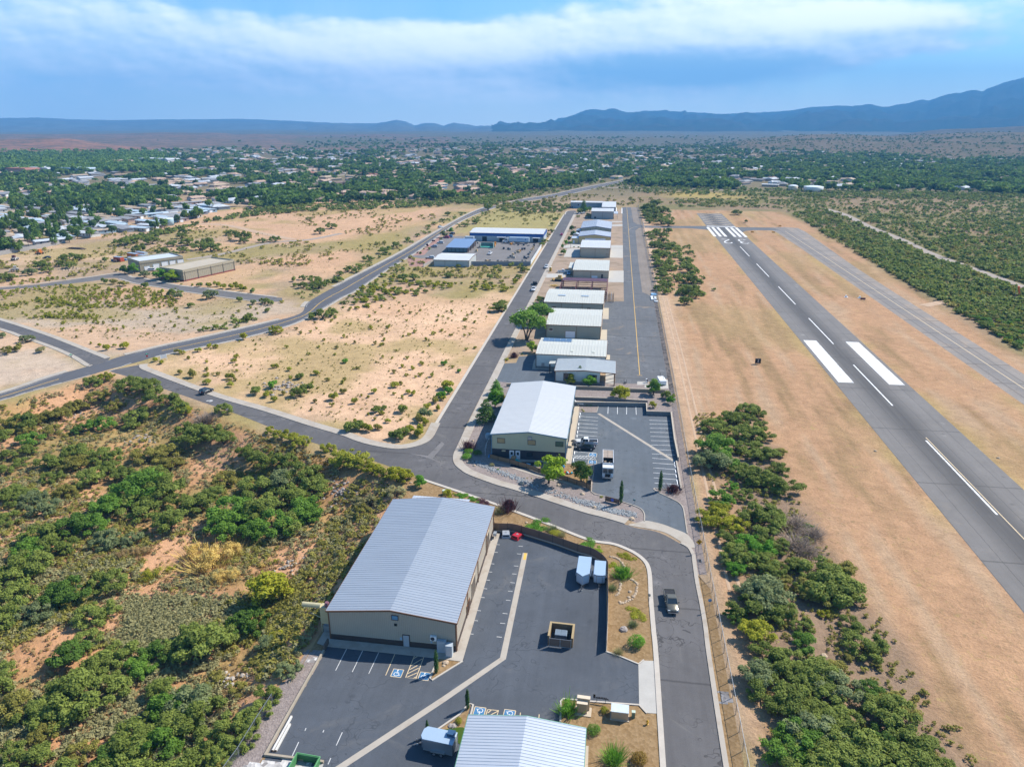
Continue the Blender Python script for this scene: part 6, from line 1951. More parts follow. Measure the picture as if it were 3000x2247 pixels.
# ramp with railing at the left of the sage building
t = thing('ramp_railing','white curved handrail of the ramp at the left of the sage building','railing',at(A1,735,1160) + (0,))
rp = [tuple(Vector(p + (0,)) - t.location) for p in W(A1,(740,1130),(735,1200),(690,1290),(672,1360),(672,1400))]
MB().path([(p[0],p[1],1.3) for p in rp],.04).build('rail',M_WPAINT,t)
for p in rp:
 MB().tube((p[0],p[1],0),(p[0],p[1],1.3),.035).build('post',M_WPAINT,t)
x, y = at(A1, 738, 1175)
t = thing('water_cooler','round pale evaporative cooler at the left wall of the sage building','cooler',(x - .2,y,.1))
MB().lathe([(.8,.9),(.8,1.9),(.6,2.05)],14).build('drum',pm('cooler_blue',(.25,.33,.38),.5),t)
for a in (-.5, .5):
 for c2 in (-.5, .5):
  MB().tube((a,c2,0),(a,c2,.9),.04).build('leg',M_STEEL,t)
# utility boxes near the bottom building
x, y = at(B6, 398, 500)
t = thing('meter_cabinet','stepped tan electrical cabinet on a concrete pad by the cedar bush','cabinet',(x,y,0),R(-2))
MCB = pm('tan_cabinet', (0.46, 0.35, 0.22), .5, .06)
MB().box(-1.1,1.15,-.75,.9,0,.12).build('pad',M_CONCP,t)
MB().box(-.85,.85,.3,.8,.12,2.1).build('tall_section',MCB,t)
MB().box(-.85,.55,-.35,.3,.12,1.75).build('front_section',MCB,t)
MB().box(-.78,-.2,-.38,-.35,.25,1.6).box(-.12,.48,-.38,-.35,.25,1.6).build('door',pm('tan_cabinet_door',(0.40,0.30,0.19),.5,.06),t)
MB().box(-.9,.9,.26,.84,2.1,2.16).box(-.9,.6,-.4,.26,1.75,1.80).build('cover',pm('tan_cover',(0.60,0.49,0.36),.5,.05),t)
x, y = at(B6, 793, 545)
t = thing('transformer_box','large tan transformer box with a streaked pale lid in the gravel','transformer',(x,y,0),R(-1))
MB().box(-1.15,1.15,-.7,.7,.1,1.35).build('body',MCB,t)
MB().box(-1.2,1.2,-.75,.75,1.35,1.46).build('lid',pm('streaked_lid',(0.50,0.55,0.56),.5,.2,1.2,0,0,.3,(1,1,1),(0.36,0.28,0.2)),t)
MB().box(-1.3,1.3,-.85,.85,0,.1).build('pad',M_CONCP,t)
MB().box(-.15,.15,-.73,-.7,1.0,1.12).build('handle',M_STEEL,t)
x, y = at(B6, 940, 555)
t = thing('utility_pedestal','slim green utility pedestal beside the transformer','utility box',(x,y,0))
MB().box(-.22,.22,-.2,.2,0,.95).build('body',pm('green_pedestal',(0.13,0.20,0.14),.6),t)
MB().box(-.25,.25,-.23,.23,.95,1.05).build('cap',pm('pale_green_cap',(0.45,0.52,0.42),.6),t)
x, y = at(B1, 1335, 300)
t = thing('utility_pedestal','green utility box near the kerb behind the largest building','utility box',(x,y,0))
MB().box(-.4,.4,-.35,.35,0,.95).build('body',pm('sage_box',(0.24,0.30,0.22),.6),t)
MB().box(-.43,.43,-.38,.38,.95,1.05).build('cap',MATS['pale_green_cap'],t)
def hydrant(x, y, label):
 m = pm('hydrant_yellow', (0.62, 0.34, 0.02), .4, .08)
 t = thing('fire_hydrant', label, 'fire hydrant', (x, y, 0))
 MB().lathe([(.17,0),(.17,.06),(.11,.08),(.11,.5),(.15,.52),(.15,.58),(.10,.68),(.03,.75)],10).build('barrel',m,t)
 MB().tube((-.22,0,.42),(.22,0,.42),.06).tube((0,-.22,.42),(0,0,.42),.08).build('outlet',m,t)
hydrant(*at(B6,1093,630),'yellow fire hydrant in the tan gravel near the driveway')
hydrant(*at(A4,440,895),'yellow fire hydrant beside the walk of the solar panel hangar')
x, y = at(B6, 592, 400)
t = thing('bench_sign','black metal silhouette sign on two legs at the lot kerb','sign',(x,y,0),R(-4))
for a in (-.6, .6):
 MB().tube((a,0,0),(a,0,.75),.03).build('leg',M_BLACK,t)
mb = MB().box(-1.1, 1.1, -.02, .02, .72, .80)
rg = np.random.default_rng(9)
for i in range(9):
 mb.rbox(-.9 + i * .225,0,.8,.16,.04,.12 + .16 * rg.random(),0)
mb.box(-1.12,-.82,-.03,.03,.72,1.35).build('panel',M_BLACK,t)
# portable toilet, containers, tanks, trucks in the yard
x, y = at(A6, 898, 525)
t = thing('portable_toilet','yellow portable toilet on the verge of the hangar street','portable toilet',(x,y,.1))
my = pm('toilet_yellow', (0.60, 0.36, 0.02), .5, .06)
MB().box(-.6, .6, -.6, .6, 0, 2.1).build('cabin', my, t)
MB().yprism([(-.63,2.1),(.63,2.1),(0,2.4)],-.63,.63).build('roof',pm('toilet_roof',(0.62,0.58,0.45),.5),t)
MB().box(-.4,.4,-.64,-.6,.15,1.9).build('door',pm('toilet_door',(0.52,0.30,0.02),.5),t)
for a,b_,l,m,rz,L in ((1377,1128,'rust red shipping container nearest the lane',pm('container_rust',(0.40,0.07,0.03),.6,.15),12,6.1),(1545,1085,'orange shipping container behind the blue scrap',pm('container_orange',(0.52,0.14,0.02),.6,.12),8,9.0),(1640,1070,'pale grey shipping container at the back of the scrap yard',pm('container_grey',(0.42,0.44,0.42),.6,.12),8,9.0),(1655,1105,'dull green shipping container beside the flat roofed building',pm('container_green',(0.20,0.26,0.22),.6,.12),8,6.1)):
 x, y = at(D2, a, b_)
 t = thing('shipping_container',l,'shipping container',(x,y,0),R(rz - 30))
 MB().box(-L / 2,L / 2,-1.2,1.2,.1,2.6).build('body',m,t)
 MB().box(-L / 2 - .03,L / 2 + .03,-1.23,1.23,2.6,2.68).build('roof',pm('container_roof',(0.24,0.30,0.38),.6,.15),t)
 MB().box(L / 2,L / 2 + .05,-1.1,-.04,.2,2.5).box(L / 2,L / 2 + .05,.04,1.1,.2,2.5).build('door',m,t)
x, y = at(D2, 1950, 712)
t = thing('water_tank','pale blue round water tank on the sandy rise at left','water tank',(x,y,0))
MB().lathe([(4.1,0),(4.1,5.1),(4.0,5.3)],40).build('tank',pm('tank_pale_blue',(0.36,0.50,0.55),.5,.04,.1),t,True)
MB().lathe([(4.14,5.1),(4.05,5.3),(.3,5.7)],40).build('roof',pm('tank_top',(0.60,0.64,0.64),.5,.03),t)
for a,b_,r,h,l,c in ((1965,572,5.4,6.4,'tall tan water tank at the edge of the town',(0.55,0.45,0.30)),(2155,572,11,5.4,'wide white water tank at the edge of the town',(0.62,0.60,0.54))):
 x, y = at(D4, a, b_)
 t = thing('water_tank', l, 'water tank', (x, y, 0))
 MB().lathe([(r,0),(r,h)],40).build('tank',pm(l.split()[1] + '_tank',c,.5,.03,.1),t,True)
 MB().lathe([(r + .1,h),(r * .5,h + 1.0),(.3,h + 1.3)],40).build('roof',pm('tank_top',(0.60,0.64,0.64),.5),t)
def semi(x, y, rz, label):
 t = thing('semi_truck', label, 'truck', (x, y, .03), rz)
 MB().box(-1.28,1.28,-14.0,-.6,1.15,4.0).build('trailer_body',pm('trailer_pale_blue',(0.42,0.52,0.62),.4,.05),t)
 MB().box(-1.0,1.0,-13.8,.4,.85,1.12).build('chassis',M_BLACK,t)
 MB().loft([[(-1.2,.3,.6),(1.2,.3,.6),(1.2,.3,3.9),(-1.2,.3,3.9)],[(-1.2,2.1,.6),(1.2,2.1,.6),(1.15,1.8,3.3),(-1.15,1.8,3.3)]]).build('cab',P_WHITE,t)
 MB().loft([ring(2.0,.6,2.0,1.05),ring(4.0,.6,1.7,.95)]).build('hood',P_WHITE,t)
 MB().add([(-1.0,2.13,2.0),(1.0,2.13,2.0),(1.0,1.9,3.0),(-1.0,1.9,3.0)],[(0,1,2,3)]).build('windshield',M_GLASS,t)
 MB().box(-1.24,-1.2,.9,1.9,2.0,2.8).box(1.2,1.24,.9,1.9,2.0,2.8).build('side_window',M_GLASS,t)
 wheels(t,(-12.6,-11.4,-.2,1.0 - .0,3.1),1.05,.5,.35)
 # faded blue star emblem and lettering band on the trailer side
 st = []
 for i in range(10):
  r = .75 if i % 2 == 0 else .32
  st.append((r * math.cos(R(90 + 36 * i)),r * math.sin(R(90 + 36 * i))))
 mb = MB()
 for sx in (-1.295, 1.295):
  mb.add([(sx,-11.6 + p[0],2.6 + p[1]) for p in st],[tuple(range(10))])
  for i in range(8):
   mb.box(min(sx,sx * 1.002),max(sx,sx * 1.002),-9.6 + i * .5,-9.3 + i * .5,2.75,3.15)
 mb.build('emblem',pm('emblem_mid_blue',(0.04,0.16,0.45),.5),t)
 return t
x, y = at(A8, 1455, 465)
semi(x,y,R(90),'white semi truck with a long pale trailer at the warehouse')
x, y = at(A8, 860, 440)
t = thing('box_truck','white box truck parked at the left end of the warehouse','truck',(x,y,.03),R(90))
MB().box(-1.2,1.2,-4.2,1.8,.9,3.4).build('cargo_box',pm('box_pale_blue',(0.48,0.54,0.60),.4,.05),t)
MB().loft([[(-1.05,1.9,.5),(1.05,1.9,.5),(1.05,1.9,2.3),(-1.05,1.9,2.3)],[(-1.0,3.7,.5),(1.0,3.7,.5),(.9,3.2,2.1),(-.9,3.2,2.1)]]).build('cab',P_WHITE,t)
MB().add([(-.85,3.55,1.3),(.85,3.55,1.3),(.8,3.25,2.0),(-.8,3.25,2.0)],[(0,1,2,3)]).build('windshield',M_GLASS,t)
wheels(t, (-3.0, 2.8), .95, .42, .28)
t = thing('metal_bin','open teal storage bay in the middle of the yard','storage bay',at(A8,1140,530) + (0,))
MB().box(-4.2,4.2,1.5,1.8,0,3.0).box(-4.4,-4.1,-2.5,1.8,0,2.4).box(4.1,4.4,-2.5,1.8,0,3.4).build('wall',pm('teal_block',(0.13,0.20,0.19),.8,.1),t)
MB().box(-4.0,4.0,-2.0,1.4,0,.7).build('heap',pm('mint_plastic',(0.10,0.42,0.32),.6,.15),t)
MPAL = [pm('pallet_stone_tan',(0.50,0.36,0.20),.9,.2,2.0),pm('pallet_stone_grey',(0.38,0.35,0.31),.9,.2,2.0),pm('pallet_stone_dark',(0.09,0.10,0.12),.8,.2,2.0),pm('pallet_orange',(0.60,0.24,0.03),.8,.15)]
pal = [(1455,690,1),(1480,668,2),(1510,680,1),(1540,690,1),(1520,640,0),(1555,620,1),(1580,600,0),(1610,605,0),(1625,590,3),(1590,575,1),(1690,690,2),(1720,700,2),(1745,680,1),(1660,735,1),(1710,738,1),(1750,640,2),(1775,610,1),(1790,580,0),(1805,560,0),(1820,540,0),(1490,490,3),(1515,480,0),(1540,490,1),(1250,500,3),(1262,480,3),(1245,520,3),(1120,735,1),(1150,740,0),(1180,735,1),(1300,745,2),(1350,745,2),(1400,745,2),(1440,745,2),(1385,555,2),(1450,560,2),(1480,565,1),(1660,565,2),(1690,560,2),(1005,470,1),(1045,520,1),(985,590,0),(1600,500,2),(1680,500,2),(1750,505,1),(1830,510,2)]
LBL = ['tan stone stack on a pallet in the storage yard','grey stone stack on a pallet in the storage yard','dark wrapped stack on a pallet in the storage yard','bright orange stack on a pallet in the storage yard']
rg = np.random.default_rng(4)
for a, b_, k in pal:
 x, y = at(A8, a, b_)
 t = thing('pallet_stack',LBL[k],'pallet stack',(x,y,.01),rg.uniform(-.3,.3),'pallet stacks in the storage yard')
 MB().box(-.7,.7,-.6,.6,0,.14).build('pallet',M_WOOD,t)
 mb = MB()
 hh = rg.uniform(.8, 1.5)
 for i in range(2):
  for j in range(2):
   mb.rbox(-.32 + i * .64,-.28 + j * .56,.14,.6,.52,hh * rg.uniform(.75,1.0),0)
 mb.build('load', MPAL[k], t)
rg = np.random.default_rng(6)
for i,(a,b_,c) in enumerate(((1440,1120,(0.10,0.22,0.42)),(1480,1110,(0.35,0.42,0.5)),(1500,1100,(0.06,0.2,0.45)),(1530,1110,(0.5,0.5,0.5)),(1590,1120,(0.12,0.2,0.3)),(1310,1125,(0.1,0.12,0.2)),(1340,1138,(0.15,0.1,0.08)),(1560,1128,(0.3,0.36,0.42)))):
 x, y = at(D2, a, b_)
 t = thing('scrap_pile',('blue','pale grey','deep blue','white','navy','black','brown','steel grey')[i] + ' heap of stored scrap beside the containers','scrap',(x,y,0),rg.uniform(0,3))
 mb = MB()
 for j in range(6):
  mb.rbox(rg.uniform(-1,1),rg.uniform(-.8,.8),0,rg.uniform(.6,1.6),rg.uniform(.5,1.2),rg.uniform(.5,1.5),rg.uniform(0,3))
 mb.build('boxes',pm('scrap_%s' % ('abcdefgh'[i]),c,.6,.15),t)
# white sheets stacked by the fence at the taxilane
for i,(a,b_,w,l,c) in enumerate(((940,205,1.7,7.5,(0.62,0.65,0.68)),(965,205,1.6,6,(0.68,0.68,0.66)),(955,165,2.6,4,(0.20,0.36,0.52)),(980,242,1.6,2.5,(0.66,0.66,0.64)))):
 x, y = at(E7, a, b_)
 t = thing('panel_stack',('longest white','second white','blue','small white')[i] + ' stack of roof panels by the airport fence','panels',(x,y,.01))
 mb = MB()
 for j in range(4):
  mb.box(-w / 2 + .03 * j,w / 2 - .02 * j,-l / 2 + .05 * j,l / 2,.1 + .09 * j,.16 + .09 * j)
 mb.build('sheets',pm('panel_tone_%s' % 'abcd'[i],c,.4),t)
 MB().box(-w / 2,w / 2,-l / 3 - .1,-l / 3 + .1,0,.1).box(-w / 2,w / 2,l / 3 - .1,l / 3 + .1,0,.1).build('bearer',M_WOOD,t)
# windsock and airfield marker signs
x, y = at(E2, 1175, 320)
t = thing('windsock','orange windsock drooping on its pole at the gravel circle','windsock',(x,y,.2))
MB().tube((0,0,0),(0,0,6.5),.09,.06).build('pole',M_STEEL,t)
MB().loft([[(.55 * math.cos(q) * k + ox,.55 * math.sin(q) * k,z) for q in np.linspace(0,5.5,8)] for k,ox,z in ((1,.6,6.4),(.9,.9,5.2),(.75,1.3,4.0),(.6,1.6,3.0))]).build('sock',pm('windsock_orange',(0.72,0.14,0.03),.7),t)
for i,(tt,a,b_) in enumerate(((E8,675,296),(E8,967,300),(E8,1058,210),(C3,1057,1372),(C3,1145,1378),(C3,1165,1392),(C6,1247,932),(C6,2043,977))):
 x, y = at(tt, a, b_)
 l = ('orange sign board on the grass beside the runway threshold','orange sign board at the corner of the old taxiway','orange sign board beyond the east connector','leftmost of three small white marker lights on the grass','middle of three small white marker lights on the grass','dark red marker board beside two marker lights','small white stone by the near runway edge','small pale stone beyond the runway at right')[i]
 if i < 3 or i == 5:
  t = thing('airfield_sign',l,'airfield sign',(x,y,0),R(4))
  MB().box(-1.1,1.1,-.12,.12,.35,1.2).build('board',pm('board_orange',(0.60,0.27,0.02),.5) if i < 3 else M_RUST,t)
  for a in (-.8, .8):
   MB().box(a - .05,a + .05,-.05,.05,0,.35).build('leg',M_STEEL,t)
 elif i < 5:
  t = thing('marker_light', l, 'marker light', (x, y, 0))
  MB().box(-.8,.8,-.6,.6,0,.12).build('base',M_WPAINT,t)
  MB().box(-.35,.35,-.3,.3,.12,.9).build('lamp_housing',M_WPAINT,t)
 else:
  tag(MB().rock((x,y,0),.45,rg).build('stone',M_ROCK),l,'stone')
# machinery on the graded ground at left
for i,(a,b_) in enumerate(((170,1118),(465,1045),(180,1245))):
 x, y = at(D2, a, b_)
 t = thing(('backhoe','bulldozer','skid_loader')[i],('white and rust backhoe standing on the graded earth','small orange bulldozer on the graded earth','pale skid loader near the end of the lane')[i],'construction machine',(x,y,0),R((20,70,130)[i]))
 m = (pm('machine_white',(.5,.46,.4),.6,.15),pm('machine_orange',(.5,.16,.03),.6,.15),pm('machine_cream',(.5,.45,.38),.6,.15))[i]
 MB().box(-1.1, 1.1, -1.6, 1.6, .9, 1.7).build('body', m, t)
 MB().box(-.8,.8,-.9,.6,1.7,3.0).build('cab',M_RUST if i == 0 else m,t)
 MB().box(-1.5, 1.5, 2.2, 2.6, .2, 1.4).build('blade', m, t)
 MB().tube((-.7,1.5,1.2),(-.7,2.3,.8),.12).tube((.7,1.5,1.2),(.7,2.3,.8),.12).build('arm',m,t)
 wheels(t, (-1.1, 1.1), 1.0, .75, .5)
x, y = at(D2, 545, 1095)
suv('car','abandoned dark blue car on the graded earth at left',x,y,R(95),P_DARK,4.6,low=True)
x, y = at(A6, 1030, 680)
t = thing('loader','tan tracked loader and buckets beside the steel frame','construction machine',(x,y,0),R(80))
mt = pm('loader_tan', (.42, .28, .10), .6, .15)
MB().box(-1.2, 1.2, -3.0, 1.5, .8, 1.8).build('body', mt, t)
MB().box(-.8, .8, -1.5, .2, 1.8, 3.0).build('cab', mt, t)
MB().box(-1.5,1.5,2.5,3.2,.2,1.2).build('bucket',mt,t)
MB().box(-1.5,-.9,-2.8,1.8,0,.9).box(.9,1.5,-2.8,1.8,0,.9).build('track',M_BLACK,t)
# small red and white trucks between the two tan buildings
for a,b_,m,l in ((890,410,P_WHITE,'white truck between the two tan flat roofed buildings'),(935,408,P_RED,'red truck between the two tan flat roofed buildings'),(1110,378,P_RED,'red and white trailer truck behind the tan flat roofed buildings'),(620,462,P_WHITE,'white van parked by the first white roll up door')):
 x, y = at(D3, a, b_)
 suv('van', l, x, y, R(110), m, 5.4)
# ------------------------------------------------------------------ plants
def cloud(lobes, n, size, rng, up=.3, inner=.55, flat=.75):
 """leaf clumps spread through a set of lobes (x, y, z, rx, ry, rz)"""
 L = np.array(lobes, float)
 w = (L[:, 3] * L[:, 4]) ** .8
 k = rng.choice(len(L), n, p=w / w.sum())
 d = rng.normal(size=(n, 3))
 d /= np.linalg.norm(d, axis=1)[:, None]
 d[:, 2] = np.where(d[:, 2] < -.35, -d[:, 2], d[:, 2])
 u = inner + (1 - inner) * rng.random(n) ** .7
 u *= np.where(rng.random(n) < .14,rng.uniform(1.0,1.45,n),1.0)
 c = L[k, :3] + d * L[k, 3:6] * u[:, None]
 nn = d * .75 + rng.normal(size=(n, 3)) * .45
 nn[:, 2] += up
 nn /= np.linalg.norm(nn, axis=1)[:, None]
 a = np.cross(nn, rng.normal(size=(n, 3)))
 a /= np.linalg.norm(a, axis=1)[:, None]
 b = np.cross(nn, a)
 s = size * rng.uniform(.6, 1.35, n)[:, None]
 q = flat
 V = np.stack([c - a * s,c - b * s * q * rng.uniform(.6,1.1,(n,1)),c + a * s,c + b * s * q * rng.uniform(.6,1.1,(n,1))],1).reshape(-1,3)
 F = np.arange(n * 4).reshape(n, 4)
 lt = rng.random(len(L))
 tint = np.clip(.46 * lt[k] + .40 * rng.random(n) + .14 * rng.random(),0,1)
 return V, F, tint
def blades(n, h, spread, width, rng, lean=.5):
 """narrow upright blades or twigs"""
 c = rng.normal(size=(n, 2)) * spread * .5
 ang = rng.uniform(0, 6.283, n)
 out = rng.uniform(.2, 1.0, n) * lean * h
 hh = h * rng.uniform(.55, 1.1, n)
 base = np.stack([c[:, 0], c[:, 1], np.zeros(n)], 1)
 dv = np.stack([np.cos(ang) * out + c[:,0] * .6,np.sin(ang) * out + c[:,1] * .6,hh],1)
 sd_ = np.stack([-np.sin(ang),np.cos(ang),np.zeros(n)],1) * width
 V = np.stack([base - sd_,base + sd_,base + dv + sd_ * .35,base + dv - sd_ * .35],1).reshape(-1,3)
 return V, np.arange(n * 4).reshape(n, 4), rng.random(n)
def join(parts):
 V, F, T, o = [], [], [], 0
 for v, f, t in parts:
  V.append(v)
  F.append(f + o)
  T.append(t)
  o += len(v)
 return np.concatenate(V),np.concatenate(F),np.concatenate(T)
def stems(lobes, rng, r0, nst, base_r=.08, zt=.9):
 mb = MB()
 for i in range(nst):
  l = lobes[i % len(lobes)]
  a = rng.uniform(0, 6.283)
  p0 = Vector((base_r * math.cos(a),base_r * math.sin(a),0))
  p2 = Vector((l[0] * .85, l[1] * .85, l[2] * zt))
  m = p0.lerp(p2,.5) + Vector((rng.normal() * .04,rng.normal() * .04,rng.uniform(.0,.08)))
  mb.path([p0, m, p2], r0, r0 * .35, 5)
 return mb
L_MESQ = leafmat('mesquite_leaf',(0.098,0.132,0.02),(0.315,0.37,0.078),.38)
L_MESQG = leafmat('green_mesquite_leaf',(0.065,0.135,0.014),(0.23,0.39,0.055),.38)
L_GREY = leafmat('grey_green_leaf',(0.125,0.16,0.062),(0.31,0.35,0.15),.38)
L_YELG = leafmat('yellow_green_leaf',(0.19,0.2,0.012),(0.46,0.45,0.04),.38)
L_CREO = leafmat('creosote_leaf',(0.19,0.2,0.016),(0.48,0.48,0.065),.38)
L_OLIVE = leafmat('olive_leaf',(0.17,0.16,0.03),(0.4,0.36,0.085),.38)
L_SAGE = leafmat('sage_leaf',(0.22,0.205,0.085),(0.46,0.42,0.2),.38)
L_STRAW = leafmat('straw_grass',(0.5,0.34,0.07),(0.8,0.6,0.2))
L_TANB = leafmat('dry_tan_brush',(0.3,0.2,0.08),(0.52,0.37,0.17),.38)
L_DEAD = leafmat('dead_twig',(0.18,0.135,0.1),(0.36,0.28,0.21),.05)
L_LIME = leafmat('lime_leaf',(0.149,0.265,0.011),(0.402,0.517,0.034),.38)
L_DEEP = leafmat('deep_green_leaf',(0.045,0.095,0.012),(0.16,0.265,0.042),.38)
L_BRIGHT = leafmat('bright_green_leaf',(0.065,0.195,0.013),(0.221,0.429,0.046),.38)
L_PINE = leafmat('pine_needle',(0.055,0.12,0.022),(0.185,0.29,0.065),.38)
L_CYP = leafmat('cypress_leaf',(0.018,0.058,0.016),(0.072,0.143,0.036),.1)
L_PLUM = leafmat('plum_leaf',(0.046,0.018,0.023),(0.137,0.055,0.065),.38)
L_TOWN = leafmat('town_tree_leaf',(0.06,0.12,0.018),(0.21,0.32,0.06),.38)
L_TOWN2 = leafmat('dark_town_leaf',(0.04,0.085,0.025),(0.135,0.21,0.058),.38)
L_TOWN3 = leafmat('light_town_leaf',(0.085,0.14,0.02),(0.23,0.31,0.055),.38)
L_RUSTY = leafmat('rusty_shrub_leaf',(0.200,0.130,0.020),(0.380,0.250,0.050),.38)
PRO = {}
def proto(kind, nvar, fn):
 PRO[kind] = []
 for v in range(nvar):
  rng = np.random.default_rng(abs(hash(kind)) % 1000 * 0 + sum(map(ord,kind)) * 13 + v)
  c, tr = fn(rng)
  V, F, T = c
  cm = np_mesh(kind + '_crown', V, F, L_MESQ, T)
  tm = None
  if tr is not None:
   tm = bpy.data.meshes.new(kind + '_trunk')
   tm.from_pydata(tr.v, [], tr.f)
   tm.materials.append(M_BARK)
  PRO[kind].append((cm, tm, c))
def f_mesq(rng):
 lobes = []
 for i in range(rng.integers(22, 30)):
  a = rng.uniform(0, 6.283)
  r = .80 * rng.random() ** .6
  top = .78 * math.sqrt(max(0, 1 - (r / 1.0) ** 2))
  q = rng.uniform(.11, .26)
  lobes.append((r * math.cos(a),r * math.sin(a),max(.14,top * rng.uniform(.45,1.0)),q,q,q * rng.uniform(.6,.95)))
 c = cloud(lobes, 6000, .040, rng, .4, .12)
 return c, stems(lobes, rng, .035, 7)
def f_shade(rng):
 lobes = []
 for i in range(9):
  a = rng.uniform(0, 6.283)
  r = rng.uniform(.25, .68)
  lobes.append((r * math.cos(a),r * math.sin(a),rng.uniform(.5,1.35),rng.uniform(.26,.42),rng.uniform(.26,.42),rng.uniform(.24,.38)))
 lobes += [(0,0,1.5,.40,.40,.34),(.1,0,.9,.5,.5,.4)]
 for i in range(6):
  a = rng.uniform(0, 6.283)
  lobes.append((.7 * math.cos(a),.7 * math.sin(a),rng.uniform(.5,1.1),.2,.2,.18))
 c = cloud(lobes, 3400, .065, rng, .25, .4)
 mb = MB().tube((0, 0, 0), (.02, .01, .7), .065, .05, 7)
 for l in lobes[:6]:
  mb.path([(.02,.01,.62),(l[0] * .5,l[1] * .5,(l[2] + .7) / 2),(l[0],l[1],l[2])],.04,.014,5)
 return c, mb
def f_canopy(rng):
 """spreading street tree on a clear bare stem"""
 lobes = []
 for i in range(11):
  a = 6.283 * i / 11 + rng.normal() * .3
  r = rng.uniform(.3, .68)
  lobes.append((r * math.cos(a),r * math.sin(a),rng.uniform(.72,1.0),rng.uniform(.26,.38),rng.uniform(.26,.38),rng.uniform(.20,.3)))
 lobes.append((0, 0, 1.18, .55, .55, .26))
 c = cloud(lobes, 3600, .055, rng)
 mb = MB()
 for i in range(3):
  a = i * 2.1 + rng.random()
  mb.path([(.04 * math.cos(a),.04 * math.sin(a),0),(.16 * math.cos(a),.16 * math.sin(a),.35),(.42 * math.cos(a),.42 * math.sin(a),.72)],.05,.022,6)
  mb.path([(.16 * math.cos(a),.16 * math.sin(a),.35),(.3 * math.cos(a + .7),.3 * math.sin(a + .7),.8)],.03,.014,5)
 return c, mb
def f_conif(rng):
 lobes = []
 for i in range(26):
  z = .2 + 1.75 * (i / 25)
  rr = .80 * (1 - (i / 25)) ** .75 + .07
  a = i * 2.4
  lobes.append((rr * .6 * math.cos(a),rr * .6 * math.sin(a),z,rr * .62,rr * .62,.17))
 c = cloud(lobes, 2600, .06, rng, .15)
 return c, MB().tube((0, 0, 0), (0, 0, 1.5), .05, .015, 6)
def f_cyp(rng):
 lobes = [(rng.normal() * .015,rng.normal() * .015,.12 + z * 1.78,(.135 * math.sin(3.14 * (.12 + .86 * z)) ** .55) + .03,(.135 * math.sin(3.14 * (.12 + .86 * z)) ** .55) + .03,.14) for z in np.linspace(0,1,16)]
 c = cloud(lobes, 2200, .034, rng, .1, .6)
 return c, MB().tube((0, 0, 0), (0, 0, .25), .03, .03, 6)
def f_round(rng):
 lobes = [(0,0,.52,.78,.78,.5)] + [(.45 * math.cos(a),.45 * math.sin(a),.45,.46,.46,.42) for a in rng.uniform(0,6.283,6)]
 return cloud(lobes,2200,.05,rng,.3,.8),MB().tube((0,0,0),(0,0,.4),.06,.04,6)
def f_low(rng):
 lobes = [(rng.normal() * .42,rng.normal() * .42,.10,rng.uniform(.35,.5),rng.uniform(.35,.5),.14) for i in range(9)]
 return cloud(lobes, 1500, .055, rng, .8, .4), None
def f_spiky(rng):
 lobes = [(rng.normal() * .2,rng.normal() * .2,rng.uniform(.3,.8),.36,.36,.34) for i in range(7)]
 a = cloud(lobes, 900, .10, rng, .1, .5, .35)
 b = blades(260, 1.0, .8, .03, rng, .6)
 return join([a,b]),MB().tube((0,0,0),(0,0,.5),.06,.03,5)
def f_tuft(rng):
 return blades(520, .85, .55, .022, rng, .9), None
def f_shrub(rng):
 lobes = []
 for i in range(rng.integers(4, 7)):
  a = rng.uniform(0, 6.283)
  r = rng.uniform(.1, .55)
  lobes.append((r * math.cos(a),r * math.sin(a),rng.uniform(.28,.62),rng.uniform(.3,.46),rng.uniform(.3,.46),rng.uniform(.22,.36)))
 return cloud(lobes, 900, .095, rng, .35, .3), None
def f_creo(rng):
 lobes = []
 for i in range(rng.integers(4, 7)):
  a = rng.uniform(0, 6.283)
  r = rng.uniform(.15, .6)
  lobes.append((r * math.cos(a),r * math.sin(a),rng.uniform(.4,.85),.28,.28,.26))
 a = cloud(lobes, 260, .14, rng, .3)
 b = blades(60, .9, .3, .02, rng, .7)
 return join([a, b]), None
def f_dead(rng):
 mb = []
 for i in range(9):
  mb.append(blades(70,rng.uniform(.5,.95),.5,.014,rng,1.1))
 return join(mb), None
def f_reed(rng):
 parts = [blades(160,.75,1.1,.02,rng,.2),cloud([(rng.normal() * .45,rng.normal() * .45,rng.uniform(.3,.75),.3,.3,.3) for i in range(14)],2400,.04,rng,.4,.15)]
 return join(parts), None
def f_palm(rng):
 V, F, T = [], [], []
 n = 26
 for i in range(n):
  a = 6.283 * i / n + rng.normal() * .1
  e = rng.uniform(-.5, .8)
  d = np.array([math.cos(a), math.sin(a), 0])
  s = np.array([-math.sin(a), math.cos(a), 0]) * .07
  p0 = np.array([0, 0, 1.5])
  p1 = p0 + d * .35 + np.array([0, 0, .3 * e])
  p2 = p0 + d * .68 + np.array([0, 0, .3 * e - .25])
  o = len(V)
  V += [p0 - s * .3,p0 + s * .3,p1 + s,p1 - s,p2 + s * .3,p2 - s * .3]
  F += [(o,o + 1,o + 2,o + 3),(o + 3,o + 2,o + 4,o + 5)]
  T += [rng.random()] * 2
 return (np.array(V),np.array(F),np.array(T)),MB().path([(0,0,0),(.03,0,.8),(0,0,1.5)],.06,.05,7)
def f_town(rng):
 lobes = []
 for i in range(8):
  a = rng.uniform(0, 6.283)
  r = rng.uniform(.1, .55)
  lobes.append((r * math.cos(a),r * math.sin(a),rng.uniform(.5,1.25),rng.uniform(.3,.5),rng.uniform(.3,.5),rng.uniform(.26,.42)))
 return cloud(lobes,520,.14,rng,.25),MB().tube((0,0,0),(0,0,.8),.07,.04,5)
